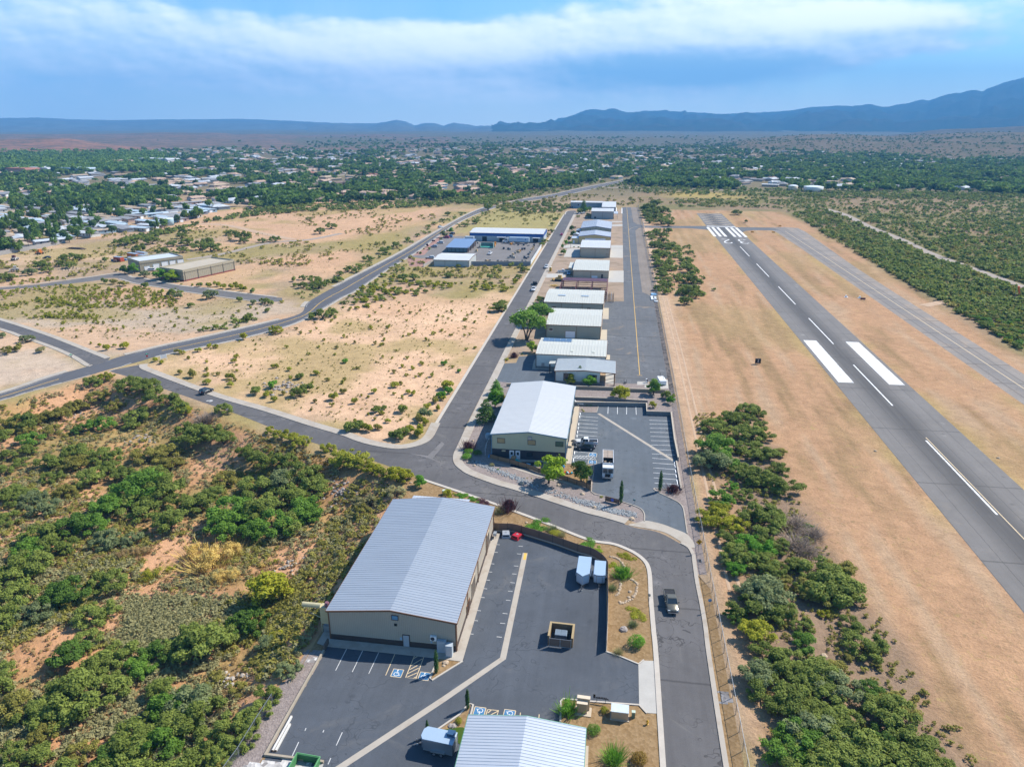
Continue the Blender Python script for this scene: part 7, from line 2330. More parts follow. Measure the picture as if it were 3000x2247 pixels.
def f_far(rng):
 lobes = [(rng.normal() * .35,rng.normal() * .35,rng.uniform(.45,1.15),.5,.5,.4) for i in range(5)]
 return cloud(lobes, 80, .34, rng, .25, .4), None
def f_blob(rng):
 lobes = [(rng.normal() * .35,rng.normal() * .35,rng.uniform(.3,.55),.5,.5,.35) for i in range(4)]
 return cloud(lobes, 44, .30, rng, .4, .35), None
def f_sage(rng):
 lobes = [(rng.normal() * .3,rng.normal() * .3,rng.uniform(.3,.55),.45,.45,.35) for i in range(4)]
 return cloud(lobes, 46, .22, rng, .3), None
for k,n,fn in (('mesquite',7,f_mesq),('shade',4,f_shade),('canopy',2,f_canopy),('conifer',2,f_conif),('cypress',2,f_cyp),('round',2,f_round),('low',3,f_low),('spiky',3,f_spiky),('tuft',2,f_tuft),('shrub',6,f_shrub),('creosote',5,f_creo),('dead',3,f_dead),('reed',3,f_reed),('palm',1,f_palm),('town',6,f_town),('far',5,f_far),('blob',5,f_blob),('sage',5,f_sage)):
 proto(k, n, fn)
def setmat(o, m):
 o.material_slots[0].link = 'OBJECT'
 o.material_slots[0].material = m
def plant(kind,name,label,cat,x,y,z,s,mat,group=None,trunk=True,var=None,sz=None,rz=None):
 v = PRO[kind][random.randrange(len(PRO[kind])) if var is None else var]
 rz = random.uniform(0, 6.283) if rz is None else rz
 sc = (s * random.uniform(.92,1.08),s * random.uniform(.92,1.08),(sz or s * random.uniform(.9,1.12)))
 if trunk and v[1]:
  t = thing(name, label, cat, (x, y, z - .05), rz, group)
  t.scale = sc
  for n_, me in (('crown', v[0]), ('trunk', v[1])):
   o = bpy.data.objects.new(n_, me)
   COL.objects.link(o)
   o.parent = t
   if n_ == 'crown':
    setmat(o, mat)
  return t
 o = bpy.data.objects.new(name, v[0])
 COL.objects.link(o)
 o.location = (x, y, z - .05)
 o.rotation_euler = (0, 0, rz)
 o.scale = sc
 setmat(o, mat)
 return tag(o, label, cat, group)
def mpp(u, v):
 a, b = G(u, v), G(u + 1, v)
 return math.hypot(a[0] - b[0], a[1] - b[1])
def spot(t, a, b, r, hc=.55):
 """ground place and radius of a crown seen centred at (a, b) with pixel radius r in tile t"""
 u, v = t(a, b)
 k = abs(t(1, 0)[0] - t(0, 0)[0])
 rad = r * k * mpp(u, v)
 x, y, z = GT(u, v, hc * rad)
 return x, y, z, rad
# ---- brush in the wash at lower left
WASHB = [(C4,[(590,460,60),(690,440,45,'y'),(840,490,90),(950,510,90),(1010,560,80),(1100,600,80),(1170,650,70),(1195,655,50,'y'),(380,690,80,'o'),(120,650,100),(290,630,60,'o'),(640,750,90,'g'),(530,780,60,'d'),(890,690,80),(740,630,60,'o'),(850,760,60),(350,790,70,'o'),(170,850,90,'g'),(170,920,60),(140,1000,60),(40,960,70),(30,1050,60),(310,1000,90),(500,930,100),(480,1010,90,'o'),(340,1090,70),(580,1100,100),(690,950,100),(700,1040,90),(800,1080,90),(930,960,100,'o'),(1060,930,90,'o'),(1100,1010,80,'o'),(980,1060,80),(1230,800,120),(1350,790,100),(1440,840,80),(1450,650,60),(1330,700,70,'x'),(1590,930,80),(1700,960,100),(1840,980,90),(1970,1080,120),(2060,1150,90),(1830,1110,110,'r'),(1650,1160,120),(1460,1110,80,'o'),(1380,1200,80),(900,1160,170,'g'),(1050,1170,150),(700,1280,130,'g'),(850,1260,120),(950,1300,110),(1150,1260,100),(1090,1380,130),(1290,1260,110),(1500,1290,150,'g'),(1480,1400,140,'g'),(1680,1310,140),(1860,1230,120),(1960,1300,130,'g'),(2010,1330,100,'g'),(1780,1380,140,'g'),(1640,1440,120,'g'),(1880,1390,110),(220,1230,90,'r'),(270,1290,100,'r'),(180,1210,70),(60,1360,80),(470,1400,120,'d'),(600,1390,110,'g'),(700,1490,110,'r'),(850,1500,80,'r'),(260,1480,130),(170,1560,110,'g'),(380,1540,100),(60,1200,90),(80,1250,70),(430,1180,70,'o'),(150,780,60,'o'),(60,740,80,'o'),(640,560,70,'o'),(480,560,70,'o'),(470,640,60,'o'),(20,830,70),(250,720,50,'o')]),
         (E6,[(560,80,55,'k'),(500,62,50,'k'),(440,40,50,'k'),(700,120,48,'k'),(760,180,75,'k'),(830,170,85,'k'),(890,190,65,'k'),(960,240,60,'y'),(1020,255,50,'k'),(1105,270,75,'y'),(1150,290,45,'k'),(1090,370,55,'p'),(950,430,55,'p'),(870,430,45,'p'),(900,480,60,'o'),(380,15,40,'y'),(840,520,45,'p')]),
         (D7,[(440,140,80),(300,170,90,'d'),(230,200,80,'d'),(400,270,80),(130,270,70,'r'),(50,120,100),(60,200,80),(120,60,80),(1110,190,95,'Y'),(1040,310,80,'d'),(1100,400,50,'r'),(1000,300,60,'d'),(1140,370,38,'y'),(830,400,130),(770,380,90),(900,380,80),(640,440,80,'d'),(570,500,70,'g'),(480,450,80),(400,490,80),(280,450,90,'d'),(350,380,60),(310,610,130),(240,660,100),(430,580,90),(60,660,90,'o'),(140,690,80),(20,510,60),(660,590,70),(700,650,90,'g'),(800,640,110,'r'),(850,690,100),(740,740,90),(600,760,110),(640,830,110,'g'),(520,840,110),(450,880,90,'d'),(960,740,80),(1000,790,60),(1060,690,60),(1100,610,55),(1200,500,48,'r'),(820,860,60),(690,860,50,'r'),(880,800,60),(950,830,60),(900,880,60),(120,880,90),(330,850,70,'o'),(40,850,60),(1030,745,45),(980,590,45,'o'),(880,550,45,'o'),(-40,300,90),(-50,600,90),(180,760,60,'o'),(760,960,110),(580,960,110),(420,960,90),(240,960,100)])]
TONE = {'m': (L_MESQ,'olive green'),'g': (L_MESQG,'fresh green'),'d': (L_DEEP,'dark green'),'o': (L_OLIVE,'dull olive'),'r': (L_GREY,'grey green'),'y': (L_YELG,'yellow green'),'Y': (L_YELG,'yellow green'),'k': (L_CREO,'yellowish olive'),'p': (L_SAGE,'pale sage'),'x': (L_DEAD,'bare grey')}
def sizeword(r):
 return 'small' if r < 1.6 else 'middling' if r < 2.6 else 'broad' if r < 3.6 else 'huge'
for ti, (t, lst) in enumerate(WASHB):
 where = ('in the wash south of the main road crossing','on the slope below the street by the largest building','in the wash at the lower left')[ti]
 for e in lst:
  a, b, r = e[:3]
  k = e[3] if len(e) > 3 else 'm'
  x, y, z, rad = spot(t, a, b, r)
  if x > -43.5 and y < 130:
   continue
  m, w = TONE[k]
  nm = 'mesquite_tree' if k in 'mgdor' else 'desert_shrub'
  kind = 'dead' if k == 'x' else 'shade' if k == 'Y' else 'mesquite'
  if k == 'Y':
   nm, rad = 'ash_tree', rad * 1.0
  lab = '%s %s %s %s' % (sizeword(rad),w,{'mesquite_tree': 'mesquite','desert_shrub': 'bush','ash_tree': 'round headed tree'}[nm],where)
  plant(kind,nm,lab,'tree' if nm != 'desert_shrub' else 'bush',x,y,z,rad * 1.25,m,lab,True,None,rad * (1.2 if k not in 'Yx' else .85))
for a,b,r,kd in ((620,115,52,'y'),(880,40,85,'s'),(840,55,70,'s'),(800,20,60,'s'),(960,115,45,'s'),(900,128,45,'s'),(960,10,55,'s'),(560,20,40,'t'),(500,30,40,'t'),(600,15,36,'t'),(400,40,34,'t'),(1085,78,18,'s'),(1140,60,16,'Y2'),(700,90,30,'y')):
 x, y, z, rad = spot(D7, a, b, r, .5)
 if kd == 'y':
  plant('reed','golden_bush','bright yellow green bush among grey sage in the wash','bush',x,y,z,rad * .9,L_YELG,'bright yellow bushes in the wash',False)
 elif kd == 'Y2':
  plant('reed','golden_bush','small golden flowering bush near the white rock heap','bush',x,y,z,rad,L_YELG,None,False)
 elif kd == 's':
  plant('reed','straw_reed','tall straw yellow reeds in the middle of the wash','reeds',x,y,z,rad * .95,L_STRAW,'straw yellow reeds in the wash',False)
 else:
  plant('reed','dry_grass','tan dry grass clump above the straw reeds','grass clump',x,y,z,rad * .8,L_TANB,'tan grass clumps in the wash',False)
# ---- brush strip between the street and the runway
STRIP = [(D5,[(540,130,90),(600,150,80),(480,200,80),(270,260,100),(380,200,90),(360,290,60),(520,310,110),(650,330,80),(600,260,80),(270,420,150,'g'),(250,550,140,'r'),(350,540,120,'g'),(200,530,90,'r'),(430,430,80),(475,480,35,'y'),(580,430,70),(700,490,90),(590,500,80),(780,480,60,'o'),(500,620,100),(600,660,120),(680,730,100),(800,720,130),(780,610,80),(400,750,50,'l'),(500,820,80),(310,860,110,'g'),(270,1000,120,'y'),(390,1050,110,'y'),(290,930,90,'y'),(650,990,150),(760,980,80),(560,1000,80),(900,1030,100,'x'),(930,1200,110,'x'),(1060,1120,80,'x'),(1020,1260,70,'x'),(380,1160,100),(590,1230,140,'l'),(480,1300,140),(700,1150,110),(790,1230,90),(640,1340,120),(430,1420,90,'l'),(350,1350,70,'r'),(740,1430,90),(870,1390,80),(820,1520,80,'o'),(1150,1440,160),(1280,1450,140,'o'),(1200,1560,170),(1050,1540,130),(640,1570,150,'r'),(520,1600,100,'r'),(740,1610,90),(920,1380,70),(1020,1080,40,'g')]),
         (D6,[(700,90,110),(640,120,80,'o'),(760,120,70),(380,130,110,'r'),(300,190,90),(460,220,70),(250,240,50,'d'),(340,310,80,'y'),(560,280,48),(570,370,65,'g'),(660,230,28,'y'),(780,290,60),(860,370,80),(760,430,32,'o'),(905,480,28,'o'),(410,440,80),(350,510,90,'r'),(480,450,80),(510,530,90),(620,500,90),(720,500,60,'o'),(730,570,90,'r'),(640,590,90),(380,570,80),(510,640,100),(890,590,60,'d'),(960,680,110),(1000,660,80,'o'),(690,730,90),(760,720,80),(600,780,120,'r'),(560,820,120,'g'),(730,800,110),(840,830,80),(490,860,100,'g'),(620,880,120),(850,880,130),(960,800,80,'d'),(1000,780,60),(1080,850,110),(1170,880,90),(720,920,120),(950,900,110),(1200,940,60),(760,880,110),(560,950,110),(830,960,120),(1060,950,110)])]
TONE['l'] = (L_BRIGHT, 'bright green')
TONE['y'] = (L_YELG, 'yellow green')
for ti, (t, lst) in enumerate(STRIP):
 where = ('in the brush beside the street bend','in the thicket between street and runway')[ti]
 for e in lst:
  a, b, r = e[:3]
  k = e[3] if len(e) > 3 else 'm'
  x, y, z, rad = spot(t, a, b, r)
  m, w = TONE[k]
  lab = '%s %s %s %s' % (sizeword(rad),w,'brush heap' if k == 'x' else 'mesquite' if k not in 'yl' else 'leafy tree',where)
  plant('dead' if k == 'x' else 'mesquite','dead_brush' if k == 'x' else 'mesquite_tree',lab,'brush' if k == 'x' else 'tree',x,y,z,rad * 1.36,m,lab,True,None,rad * (1.15 if k != 'x' else .8))
# ---- scrub between fence and runway farther on, hedges and lot edges
BAND = [(A7,'in the thicket between the far taxilane and the runway','m',[(1950,250,110),(2000,330,120),(2060,420,110),(1900,380,90),(2150,300,120),(1880,270,80),(2050,200,110),(2150,480,100),(1950,480,70),(1960,680,80),(2060,650,100),(2150,700,100),(1990,740,70),(2180,800,90),(2050,850,100),(2150,900,100),(1970,880,60),(2080,980,100),(2180,1020,90),(2030,1080,70),(2120,1150,100),(2060,1180,90),(2100,1280,100),(2180,1250,90),(2150,1350,100),(2080,1420,70),(2150,1480,100),(2100,1560,90),(2180,1600,100),(2240,640,90),(2260,520,90),(2280,880,90),(2270,1150,90),(2260,1420,90)]),
  (C3,'at the runway side of the far thicket','m',[(40,1180,55),(60,1250,55),(30,1320,60),(85,1350,45),(20,1390,50),(70,1310,50),(30,1130,40),(350,820,35),(412,880,18)]),
  (A8,'beside the hangar street kerb','m',[(2100,180,50),(2080,280,55),(2030,340,60),(1990,430,60),(1945,480,50),(2150,100,50),(1690,840,85),(1610,955,75),(1490,790,60),(1640,790,55),(1340,1410,95),(1370,1340,65),(1280,1430,50),(560,940,55),(1190,955,65),(1330,870,50),(1270,830,50)]),
  (C2,'along the main road behind the yard','m',[(40,1185,40),(105,1190,40),(175,1115,40),(290,1060,50),(360,1030,42),(430,995,28),(490,968,24),(560,912,24),(600,893,22),(655,870,22),(690,830,25),(870,880,30),(800,900,28),(950,790,34),(470,1240,40),(400,1240,45),(690,1225,34),(1020,1430,60),(1040,1410,40)]),
  (C5,'on the corner lot by the street junction','m',[(390,810,68,'m'),(335,820,48,'m'),(440,790,45,'y'),(510,805,55,'y'),(548,740,36,'y'),(540,690,60,'r'),(500,720,45,'o'),(100,760,60,'m'),(165,780,48,'k'),(60,770,55,'m'),(220,660,40,'m'),(270,650,28,'m'),(400,655,45,'m'),(645,560,48,'l'),(690,500,50,'y'),(690,540,40,'l'),(655,590,26,'y'),(600,600,40,'o'),(560,640,36,'k'),(625,650,28,'y'),(470,552,28,'k'),(430,545,26,'k'),(90,605,34,'k'),(345,500,38,'k'),(215,540,28,'k'),(300,735,24,'k'),(240,770,40,'o'),(760,410,20,'l'),(660,360,26,'l'),(865,258,18,'y'),(710,180,16,'y'),(10,540,30,'o'),(20,345,30,'l'),(60,110,16,'y')]),
  (C4,'on the sandy lot beside the crossing','k',[(1780,140,50,'y'),(1580,190,38,'y'),(1000,338,26,'y'),(1040,355,24,'y'),(1280,275,26,'k'),(1240,430,44,'o'),(1490,447,38,'k'),(1335,480,36,'k'),(1490,500,30,'k'),(1760,500,44,'l'),(1650,540,46,'m'),(1930,545,60,'m'),(1990,520,50,'m'),(1940,440,42,'m'),(2050,420,32,'k'),(1780,380,28,'k'),(1870,400,24,'k'),(1510,345,24,'y'),(2150,580,44,'k'),(1770,595,32,'k'),(1730,560,36,'k'),(1165,420,28,'o'),(1150,285,28,'o'),(1355,250,26,'y'),(1390,252,22,'y'),(685,262,34,'y'),(800,245,42,'y'),(645,245,20,'y'),(590,232,14,'y'),(740,247,18,'k'),(1300,150,22,'m'),(1395,128,30,'m'),(1345,140,22,'m'),(1600,65,44,'m'),(2080,40,60,'m'),(2140,30,50,'m'),(2020,60,34,'m'),(170,200,50,'r'),(120,265,40,'o'),(40,275,50,'o'),(260,270,40,'p'),(10,180,34,'r')]),
  (D3,'beside the lane near the tan buildings','m',[(1400,755,110,'r'),(930,725,100,'m'),(980,780,70,'r'),(540,650,65,'m'),(750,740,60,'y'),(850,760,40,'y'),(1770,830,55,'m'),(1960,860,60,'r'),(2100,840,80,'m'),(2180,870,60,'m'),(1150,900,60,'m'),(1900,1040,60,'m'),(2130,960,60,'m'),(1840,1090,45,'m'),(1170,640,28,'y'),(1260,630,60,'m'),(1370,645,55,'y'),(1490,630,60,'y'),(1570,660,60,'y'),(1660,660,62,'y'),(1760,660,60,'y'),(1830,690,60,'y'),(1730,630,45,'y'),(1950,720,52,'m'),(1025,632,20,'y'),(980,595,24,'m'),(930,600,20,'m'),(250,620,60,'o'),(140,600,60,'o'),(300,630,50,'o'),(40,590,60,'m')]),
  (C1,'on the sandy rise by the water tank','m',[(780,1010,50),(830,1000,50),(880,990,50),(900,1050,50),(980,1000,50),(1010,945,40),(1190,940,40),(1170,970,40),(1090,960,20),(1120,1020,40),(1210,1010,50),(1040,1070,50),(1100,1080,50),(1180,1060,40),(1290,1030,60),(1360,1040,60),(1340,1010,50),(1560,970,60),(1580,1000,40),(1490,950,36),(1700,1000,30),(1780,990,40),(2070,940,40),(2140,905,40),(2000,860,22),(270,1160,55),(300,1190,40),(440,1105,50),(510,1110,40),(450,1160,45),(400,1150,40),(680,1130,28),(190,1205,45,'r'),(70,1240,45),(20,1230,40),(1900,1255,26),(1960,1240,32),(2030,1250,50),(1960,1290,40),(2060,1285,50),(2110,1270,36),(2180,1250,40),(2195,1215,32),(1910,1290,24)])]
for t, where, dk, lst in BAND:
 for e in lst:
  a, b, r = e[:3]
  k = e[3] if len(e) > 3 else dk
  x, y, z, rad = spot(t, a, b, r)
  m, w = TONE[k]
  lab = '%s %s %s %s' % (sizeword(rad), w, 'bush', where)
  kind = 'mesquite' if rad > 2.6 else 'shrub'
  plant(kind,'desert_shrub',lab,'bush',x,y,z,rad * (1.3 if t is A7 else 1.12),m,lab,True,None,rad * (1.15 if kind == 'mesquite' else 1.3))
# ---- random scatter over the open ground
PAVED = [RB_N + RB_OUT + list(reversed(RB_S + RB_IN)),[(XL - 1.5,170),(XL - 1.5,668),(-34,672),(-34,150)],MAIN_N + list(reversed(MAIN_S)),W(C4,(700,345)) + RD_N + list(reversed(RD_S)),W(D3,(2330,860)) + RE_N + W(D3,(220,485),(0,520)) + W(D2,(1100,1305),(0,1435),(-400,1470),(-400,1490),(0,1456),(940,1372)) + list(reversed(RE_S)),
         W(A8,(-40,650),(215,640),(330,520),(430,430),(470,375),(880,200),(2030,200),(1985,380),(1890,560),(1780,800),(330,830),(150,690)),[(-275,360),(-262,402),(-200,372),(-205,340),(-216,326),(-250,340)],[(-43,40),(-43,126),(0,300),(-36,720),(152,692),(145,300),(134,40)]]
def clear(X, Y, m=1.5):
 ok = np.ones(len(X), bool)
 for p in PAVED:
  ok &= sdist(p, X, Y) < -m
 return ok
def scatter(poly, n, rng, dens=None, px=False):
 """random points in a polygon given on the photo (uniform over its area on the ground, or over the picture)"""
 P = np.array(poly)
 lo, hi = P.min(0), P.max(0)
 out = np.zeros((0, 2))
 k = 0
 while len(out) < n and k < 60:
  k += 1
  c = rng.uniform(lo, hi, (n * 3, 2))
  c = c[sdist(poly, c[:, 0], c[:, 1]) > 0]
  if px:
   c = np.array([G(*q) for q in c]) if len(c) else c
  if len(c) == 0:
   continue
  c = c[clear(c[:, 0], c[:, 1])]
  if dens is not None:
   c = c[rng.random(len(c)) < dens(c[:, 0], c[:, 1])]
  out = np.concatenate([out, c])
 return out[:n]
def mass(name, label, kinds, pts, size, rng, mat, z=None):
 """one mesh of many small plants of a kind nobody could count"""
 Vs, Fs, Ts, o = [], [], [], 0
 Z = hgt(pts[:, 0], pts[:, 1]) if z is None else z
 for i, (x, y) in enumerate(pts):
  v,f,t = PRO[kinds[rng.integers(len(kinds))]][rng.integers(5) % len(PRO[kinds[0]])][2]
  s = rng.uniform(*size)
  a = rng.uniform(0, 6.283)
  c, q = math.cos(a) * s, math.sin(a) * s
  w = np.empty_like(v)
  w[:, 0] = v[:, 0] * c - v[:, 1] * q + x
  w[:, 1] = v[:, 0] * q + v[:, 1] * c + y
  w[:, 2] = v[:, 2] * s * rng.uniform(.8, 1.2) + Z[i]
  Vs.append(w)
  Fs.append(f + o)
  Ts.append(np.clip(t * .7 + rng.random() * .45 - .08,0,1))
  o += len(v)
 me = np_mesh(name,np.concatenate(Vs),np.concatenate(Fs),mat,np.concatenate(Ts))
 ob = bpy.data.objects.new(name, me)
 COL.objects.link(ob)
 return tag(ob, label, None, None, 'stuff')
rg = np.random.default_rng(21)
PX = lambda t, *p: [t(a, b) for a, b in p]
# creosote flats left of the main road
cre = np.concatenate([
 scatter(PX(C1,(-60,1300),(300,1250),(640,1250),(860,1300),(1000,1330),(1140,1390),(1150,1480),(900,1500),(400,1520),(-60,1500)),720,rg,lambda X,Y: sst(VN(X / 18,Y / 18,3),.38,.6),True),
 scatter(PX(C1,(-60,1480),(1100,1460),(1850,1400),(1500,1560),(1150,1657),(450,1640),(0,1490)),70,rg,None,True),
 scatter(PX(C4,(1150,300),(1900,130),(2300,-50),(2209,760),(1700,560),(1300,440)),60,rg,None,True),
 scatter(PX(C5,(0,150),(600,-60),(950,60),(740,420),(450,740),(0,760)),70,rg,None,True),
 scatter(PX(C2,(100,1400),(700,1370),(1050,1370),(900,1600),(0,1650)),40,rg,None,True)])
strip = scatter(PX(C2,(60,1330),(250,1225),(480,1265),(800,1280),(1150,1262),(1150,1350),(900,1335),(600,1335),(330,1400),(60,1460)),130,rg,None,True)
d = np.hypot(cre[:, 0], cre[:, 1])
order = np.argsort(d)
near, rest = cre[order[:280]], cre[order[280:]]
for x, y in near:
 r = rg.uniform(.55, 1.35)
 w = 'creosote flat left of the lane' if x < -150 else 'bare sandy lot beside the hangar street'
 big = 'tiny' if r < .8 else 'small' if r < 1.1 else 'rounded'
 k = rg.random()
 m,cw = ((L_CREO,'yellow green'),(L_YELG,'bright yellow'),(L_OLIVE,'dull olive'))[0 if k < .6 else 1 if k < .8 else 2]
 lab = '%s %s creosote bush on the %s' % (big, cw, w)
 plant('creosote','creosote_bush',lab,'bush',x,y,0,r,m,lab,False)
mass('creosote_scrub','creosote scrub on the far part of the sandy flat',['creosote'],rest,(.6,1.4),rg,L_CREO)
s4 = PX(C1,(700,920),(1000,860),(1500,800),(2209,760),(2209,1290),(1700,1300),(1500,1120),(1000,1130),(600,1100))
s4 = np.concatenate([scatter(s4,520,rg,lambda X,Y: sst(VN(X / 30,Y / 30,3),.45,.62),True),scatter(PX(C1,(0,1120),(300,1060),(720,1130),(800,1210),(500,1240),(0,1290)),170,rg,lambda X,Y: sst(VN2(X / 20,Y / 20,3),.4,.6),True),scatter(PX(C2,(0,800),(700,780),(500,960),(100,1100),(0,1120)),200,rg,lambda X,Y: sst(VN(X / 30,Y / 30,3),.45,.62),True),scatter(PX(C2,(760,820),(1440,810),(1400,900),(720,950)),120,rg,lambda X,Y: sst(VN(X / 20,Y / 20,3),.4,.6),True),scatter(PX(C2,(150,1170),(500,1090),(1200,1180),(1150,1260),(240,1240)),130,rg,None,True)])
th = np.stack([rg.uniform(24,49,260),np.where(rg.random(260) < .62,rg.uniform(335,485,260),rg.uniform(596,690,260))],1)
mass('fence_thicket','low green thicket between airport fence and mown grass',['blob'],th[rg.random(260) < np.where(th[:,0] > 44,.4,1)],(1.2,2.8),rg,L_MESQ)
ed = []
for ln, sg_ in ((MAIN_N, 1), (MAIN_S, -1)):
 for k in range(14):
  for p in offset(ln, sg_ * (3.4 + k * .55)):
   q = (p[0] + rg.normal() * 1.5, p[1] + rg.normal() * 2.5)
   if 250 < q[1] < 640 and rg.random() < .35 * sst(np.array(VN(q[0] / 16,q[1] / 16,2)),.35,.6):
    ed.append(q)
ed = np.array(ed)
ed = ed[clear(ed[:, 0], ed[:, 1], 2.2)]
mass('roadside_brush','green brush fringe along both sides of the main road',['blob'],ed,(.7,1.9),rg,L_MESQ)
mass('rise_scrub','olive scrub scattered over the graded rise and lots',['blob'],s4,(.6,1.9),rg,L_OLIVE)
mass('desert_weeds','low dry weeds speckling the sandy lots',['sage'],np.concatenate([
 scatter(PX(C4,(1150,300),(1900,130),(2300,-50),(2209,760),(1700,560),(1300,440)),420,rg,None,True),
 scatter(PX(C5,(0,150),(600,-60),(950,60),(740,420),(450,740),(0,760)),420,rg,None,True),
 scatter(PX(C1,(-60,1300),(900,1300),(1850,1420),(1150,1657),(450,1640),(0,1490)),700,rg,None,True),
 scatter(PX(C2,(100,1400),(700,1370),(1050,1370),(900,1600),(0,1650)),250,rg,None,True),
 scatter(PX(C1,(0,1080),(700,900),(1900,760),(2209,760),(2209,1200),(1500,1260),(600,1200)),700,rg,None,True)]),(.2,.5),rg,L_OLIVE)
for x, y in strip:
 r = rg.uniform(1.2, 2.4)
 yel = rg.random() < .6
 lab = '%s %s bush in the green strip across the sandy lot' % (sizeword(r),'yellow green' if yel else 'olive green')
 plant('shrub','saltbush',lab,'bush',x,y,0,r,L_YELG if yel else L_MESQ,lab,False)
hed = scatter(PX(C2,(960,770),(1250,760),(1480,775),(1470,815),(1300,835),(1050,830)),170,rg,None,True)
mass('hangar_thicket','olive green thicket behind the hangar row',['shrub'],hed,(1.8,3.6),rg,L_MESQ)
mass('dark_thicket','green thicket beside the main road bend behind the yard',['shrub'],scatter(PX(C2,(600,740),(1000,720),(1250,745),(1000,770),(950,790),(750,760)),150,rg,None,True),(2.0,4.0),rg,L_MESQ)
# brush field beyond the old taxiway
pf = PX(C3,(620,800),(740,930),(1050,1080),(1300,1300),(1600,1560),(1925,1657),(2400,1657),(2400,700),(1700,690),(800,700),(300,740),(-60,740),(-60,790),(320,790))
brush_d = lambda X,Y: np.clip(.45 + 1.2 * sst(VN(X / 35,Y / 35,3),.34,.60),0,1)
trackpts = np.array(smooth(W(C3,(920,800),(1050,840),(1200,915),(1400,995),(1600,1090),(1900,1200),(2209,1315)),12))
def off_track(c, m=5.0):
 dd = np.min(np.hypot(c[:,None,0] - trackpts[None,:,0],c[:,None,1] - trackpts[None,:,1]),1)
 return c[dd > m]
bf = off_track(np.concatenate([scatter(pf,7000,rg,brush_d,True),scatter(PX(C3,(740,930),(1050,1080),(1300,1300),(1400,1330),(1950,1240),(1500,1050),(1250,940),(920,810)),350,rg,brush_d,True),scatter(PX(E2,(950,600),(1200,560),(1300,900),(1150,780)),30,rg,None,True)]))
d = np.hypot(bf[:, 0], bf[:, 1])
order = np.argsort(d)
for x, y in bf[order[:280]]:
 r = rg.uniform(1.0, 2.7)
 k = rg.random()
 m,cw = ((L_MESQ,'olive green'),(L_OLIVE,'dull olive'),(L_MESQG,'fresh green'),(L_YELG,'yellow green'))[0 if k < .5 else 1 if k < .75 else 2 if k < .93 else 3]
 lab = '%s %s desert shrub in the brush beyond the old taxiway' % (sizeword(r),cw)
 plant('shrub','brush_shrub',lab,'bush',x,y,hz(x,y),r,m,lab,False)
rest = bf[order[280:]]
cut = rg.random(len(rest))
mass('desert_brush','dense green desert brush filling the plain beyond the runway',['blob'],rest[cut < .6],(1.1,2.9),rg,L_MESQ)
mass('desert_brush','olive and yellowish brush mixed over the plain beyond the runway',['blob'],rest[cut >= .6],(.8,2.2),rg,L_OLIVE)
# grey sage and small dry brush in the wash
wp = PX(D7,(-60,-20),(1270,-20),(1200,330),(1000,640),(900,960),(-60,960))
wl = PX(C4,(-60,640),(520,470),(700,430),(1150,590),(1500,740),(2209,960),(2209,1660),(-60,1660))
cl = lambda X, Y: (sdist(WASH, X, Y) > 1.0) * 1.0
sg = scatter(PX(D7,(480,100),(800,130),(1000,120),(1000,300),(700,330),(480,330),(300,330),(480,260)),900,rg,cl,True)
mass('sagebrush','grey green sagebrush carpeting the middle of the wash',['sage'],sg,(.45,1.1),rg,L_SAGE)
mass('dry_brush','small grey and olive bushes scattered through the wash',['sage'],np.concatenate([scatter(wp,2600,rg,lambda X,Y: cl(X,Y) * sst(VN(X / 12,Y / 12,3),.35,.6),True),scatter(wl,2300,rg,lambda X,Y: cl(X,Y) * sst(VN(X / 12,Y / 12,3),.2,.45),True)]),(.35,1.1),rg,L_SAGE)
wb = PX(FU,(1000,1390),(1185,1400),(1150,1460),(1080,1580),(960,1790),(930,1880),(860,1960),(760,1980),(760,1800),(880,1600),(960,1480))
mass('building_brush','grey green brush crowding the slope behind the largest building',['sage'],scatter(wb,420,rg,cl,True),(.5,1.4),rg,L_OLIVE)
mass('building_brush','pale sage brush crowding the slope behind the largest building',['sage'],scatter(wb,330,rg,cl,True),(.4,1.1),rg,L_SAGE)
mass('wash_grass','tan dry grass tufts between the bushes of the wash',['sage'],np.concatenate([scatter(wp,1500,rg,cl,True),scatter(wl,1800,rg,cl,True)]),(.25,.7),rg,L_TANB)
mass('wash_undergrowth','olive undergrowth between the mesquites of the wash',['sage'],np.concatenate([scatter(wp,1500,rg,lambda X,Y: cl(X,Y) * sst(VN2(X / 14,Y / 14,3),.42,.62),True),scatter(wl,1500,rg,lambda X,Y: cl(X,Y) * sst(VN2(X / 14,Y / 14,3),.42,.62),True)]),(.4,1.1),rg,L_OLIVE)
mass('golden_weeds','small golden flowering weeds on the slopes of the wash',['sage'],np.concatenate([scatter(wp,140,rg,cl,True),scatter(PX(C4,(1450,660),(2209,960),(2209,1100),(1700,900)),260,rg,cl,True)]),(.25,.5),rg,L_RUSTY)
mass('strip_undergrowth','dry undergrowth below the mesquites beside the runway',['sage'],np.array([(x,y) for x,y in rg.uniform((24,30),(58,190),(4000,2)) if x > 23 and (x - 24) < 12 + (190 - y) * .115])[:1500],(.3,.9),rg,L_OLIVE)
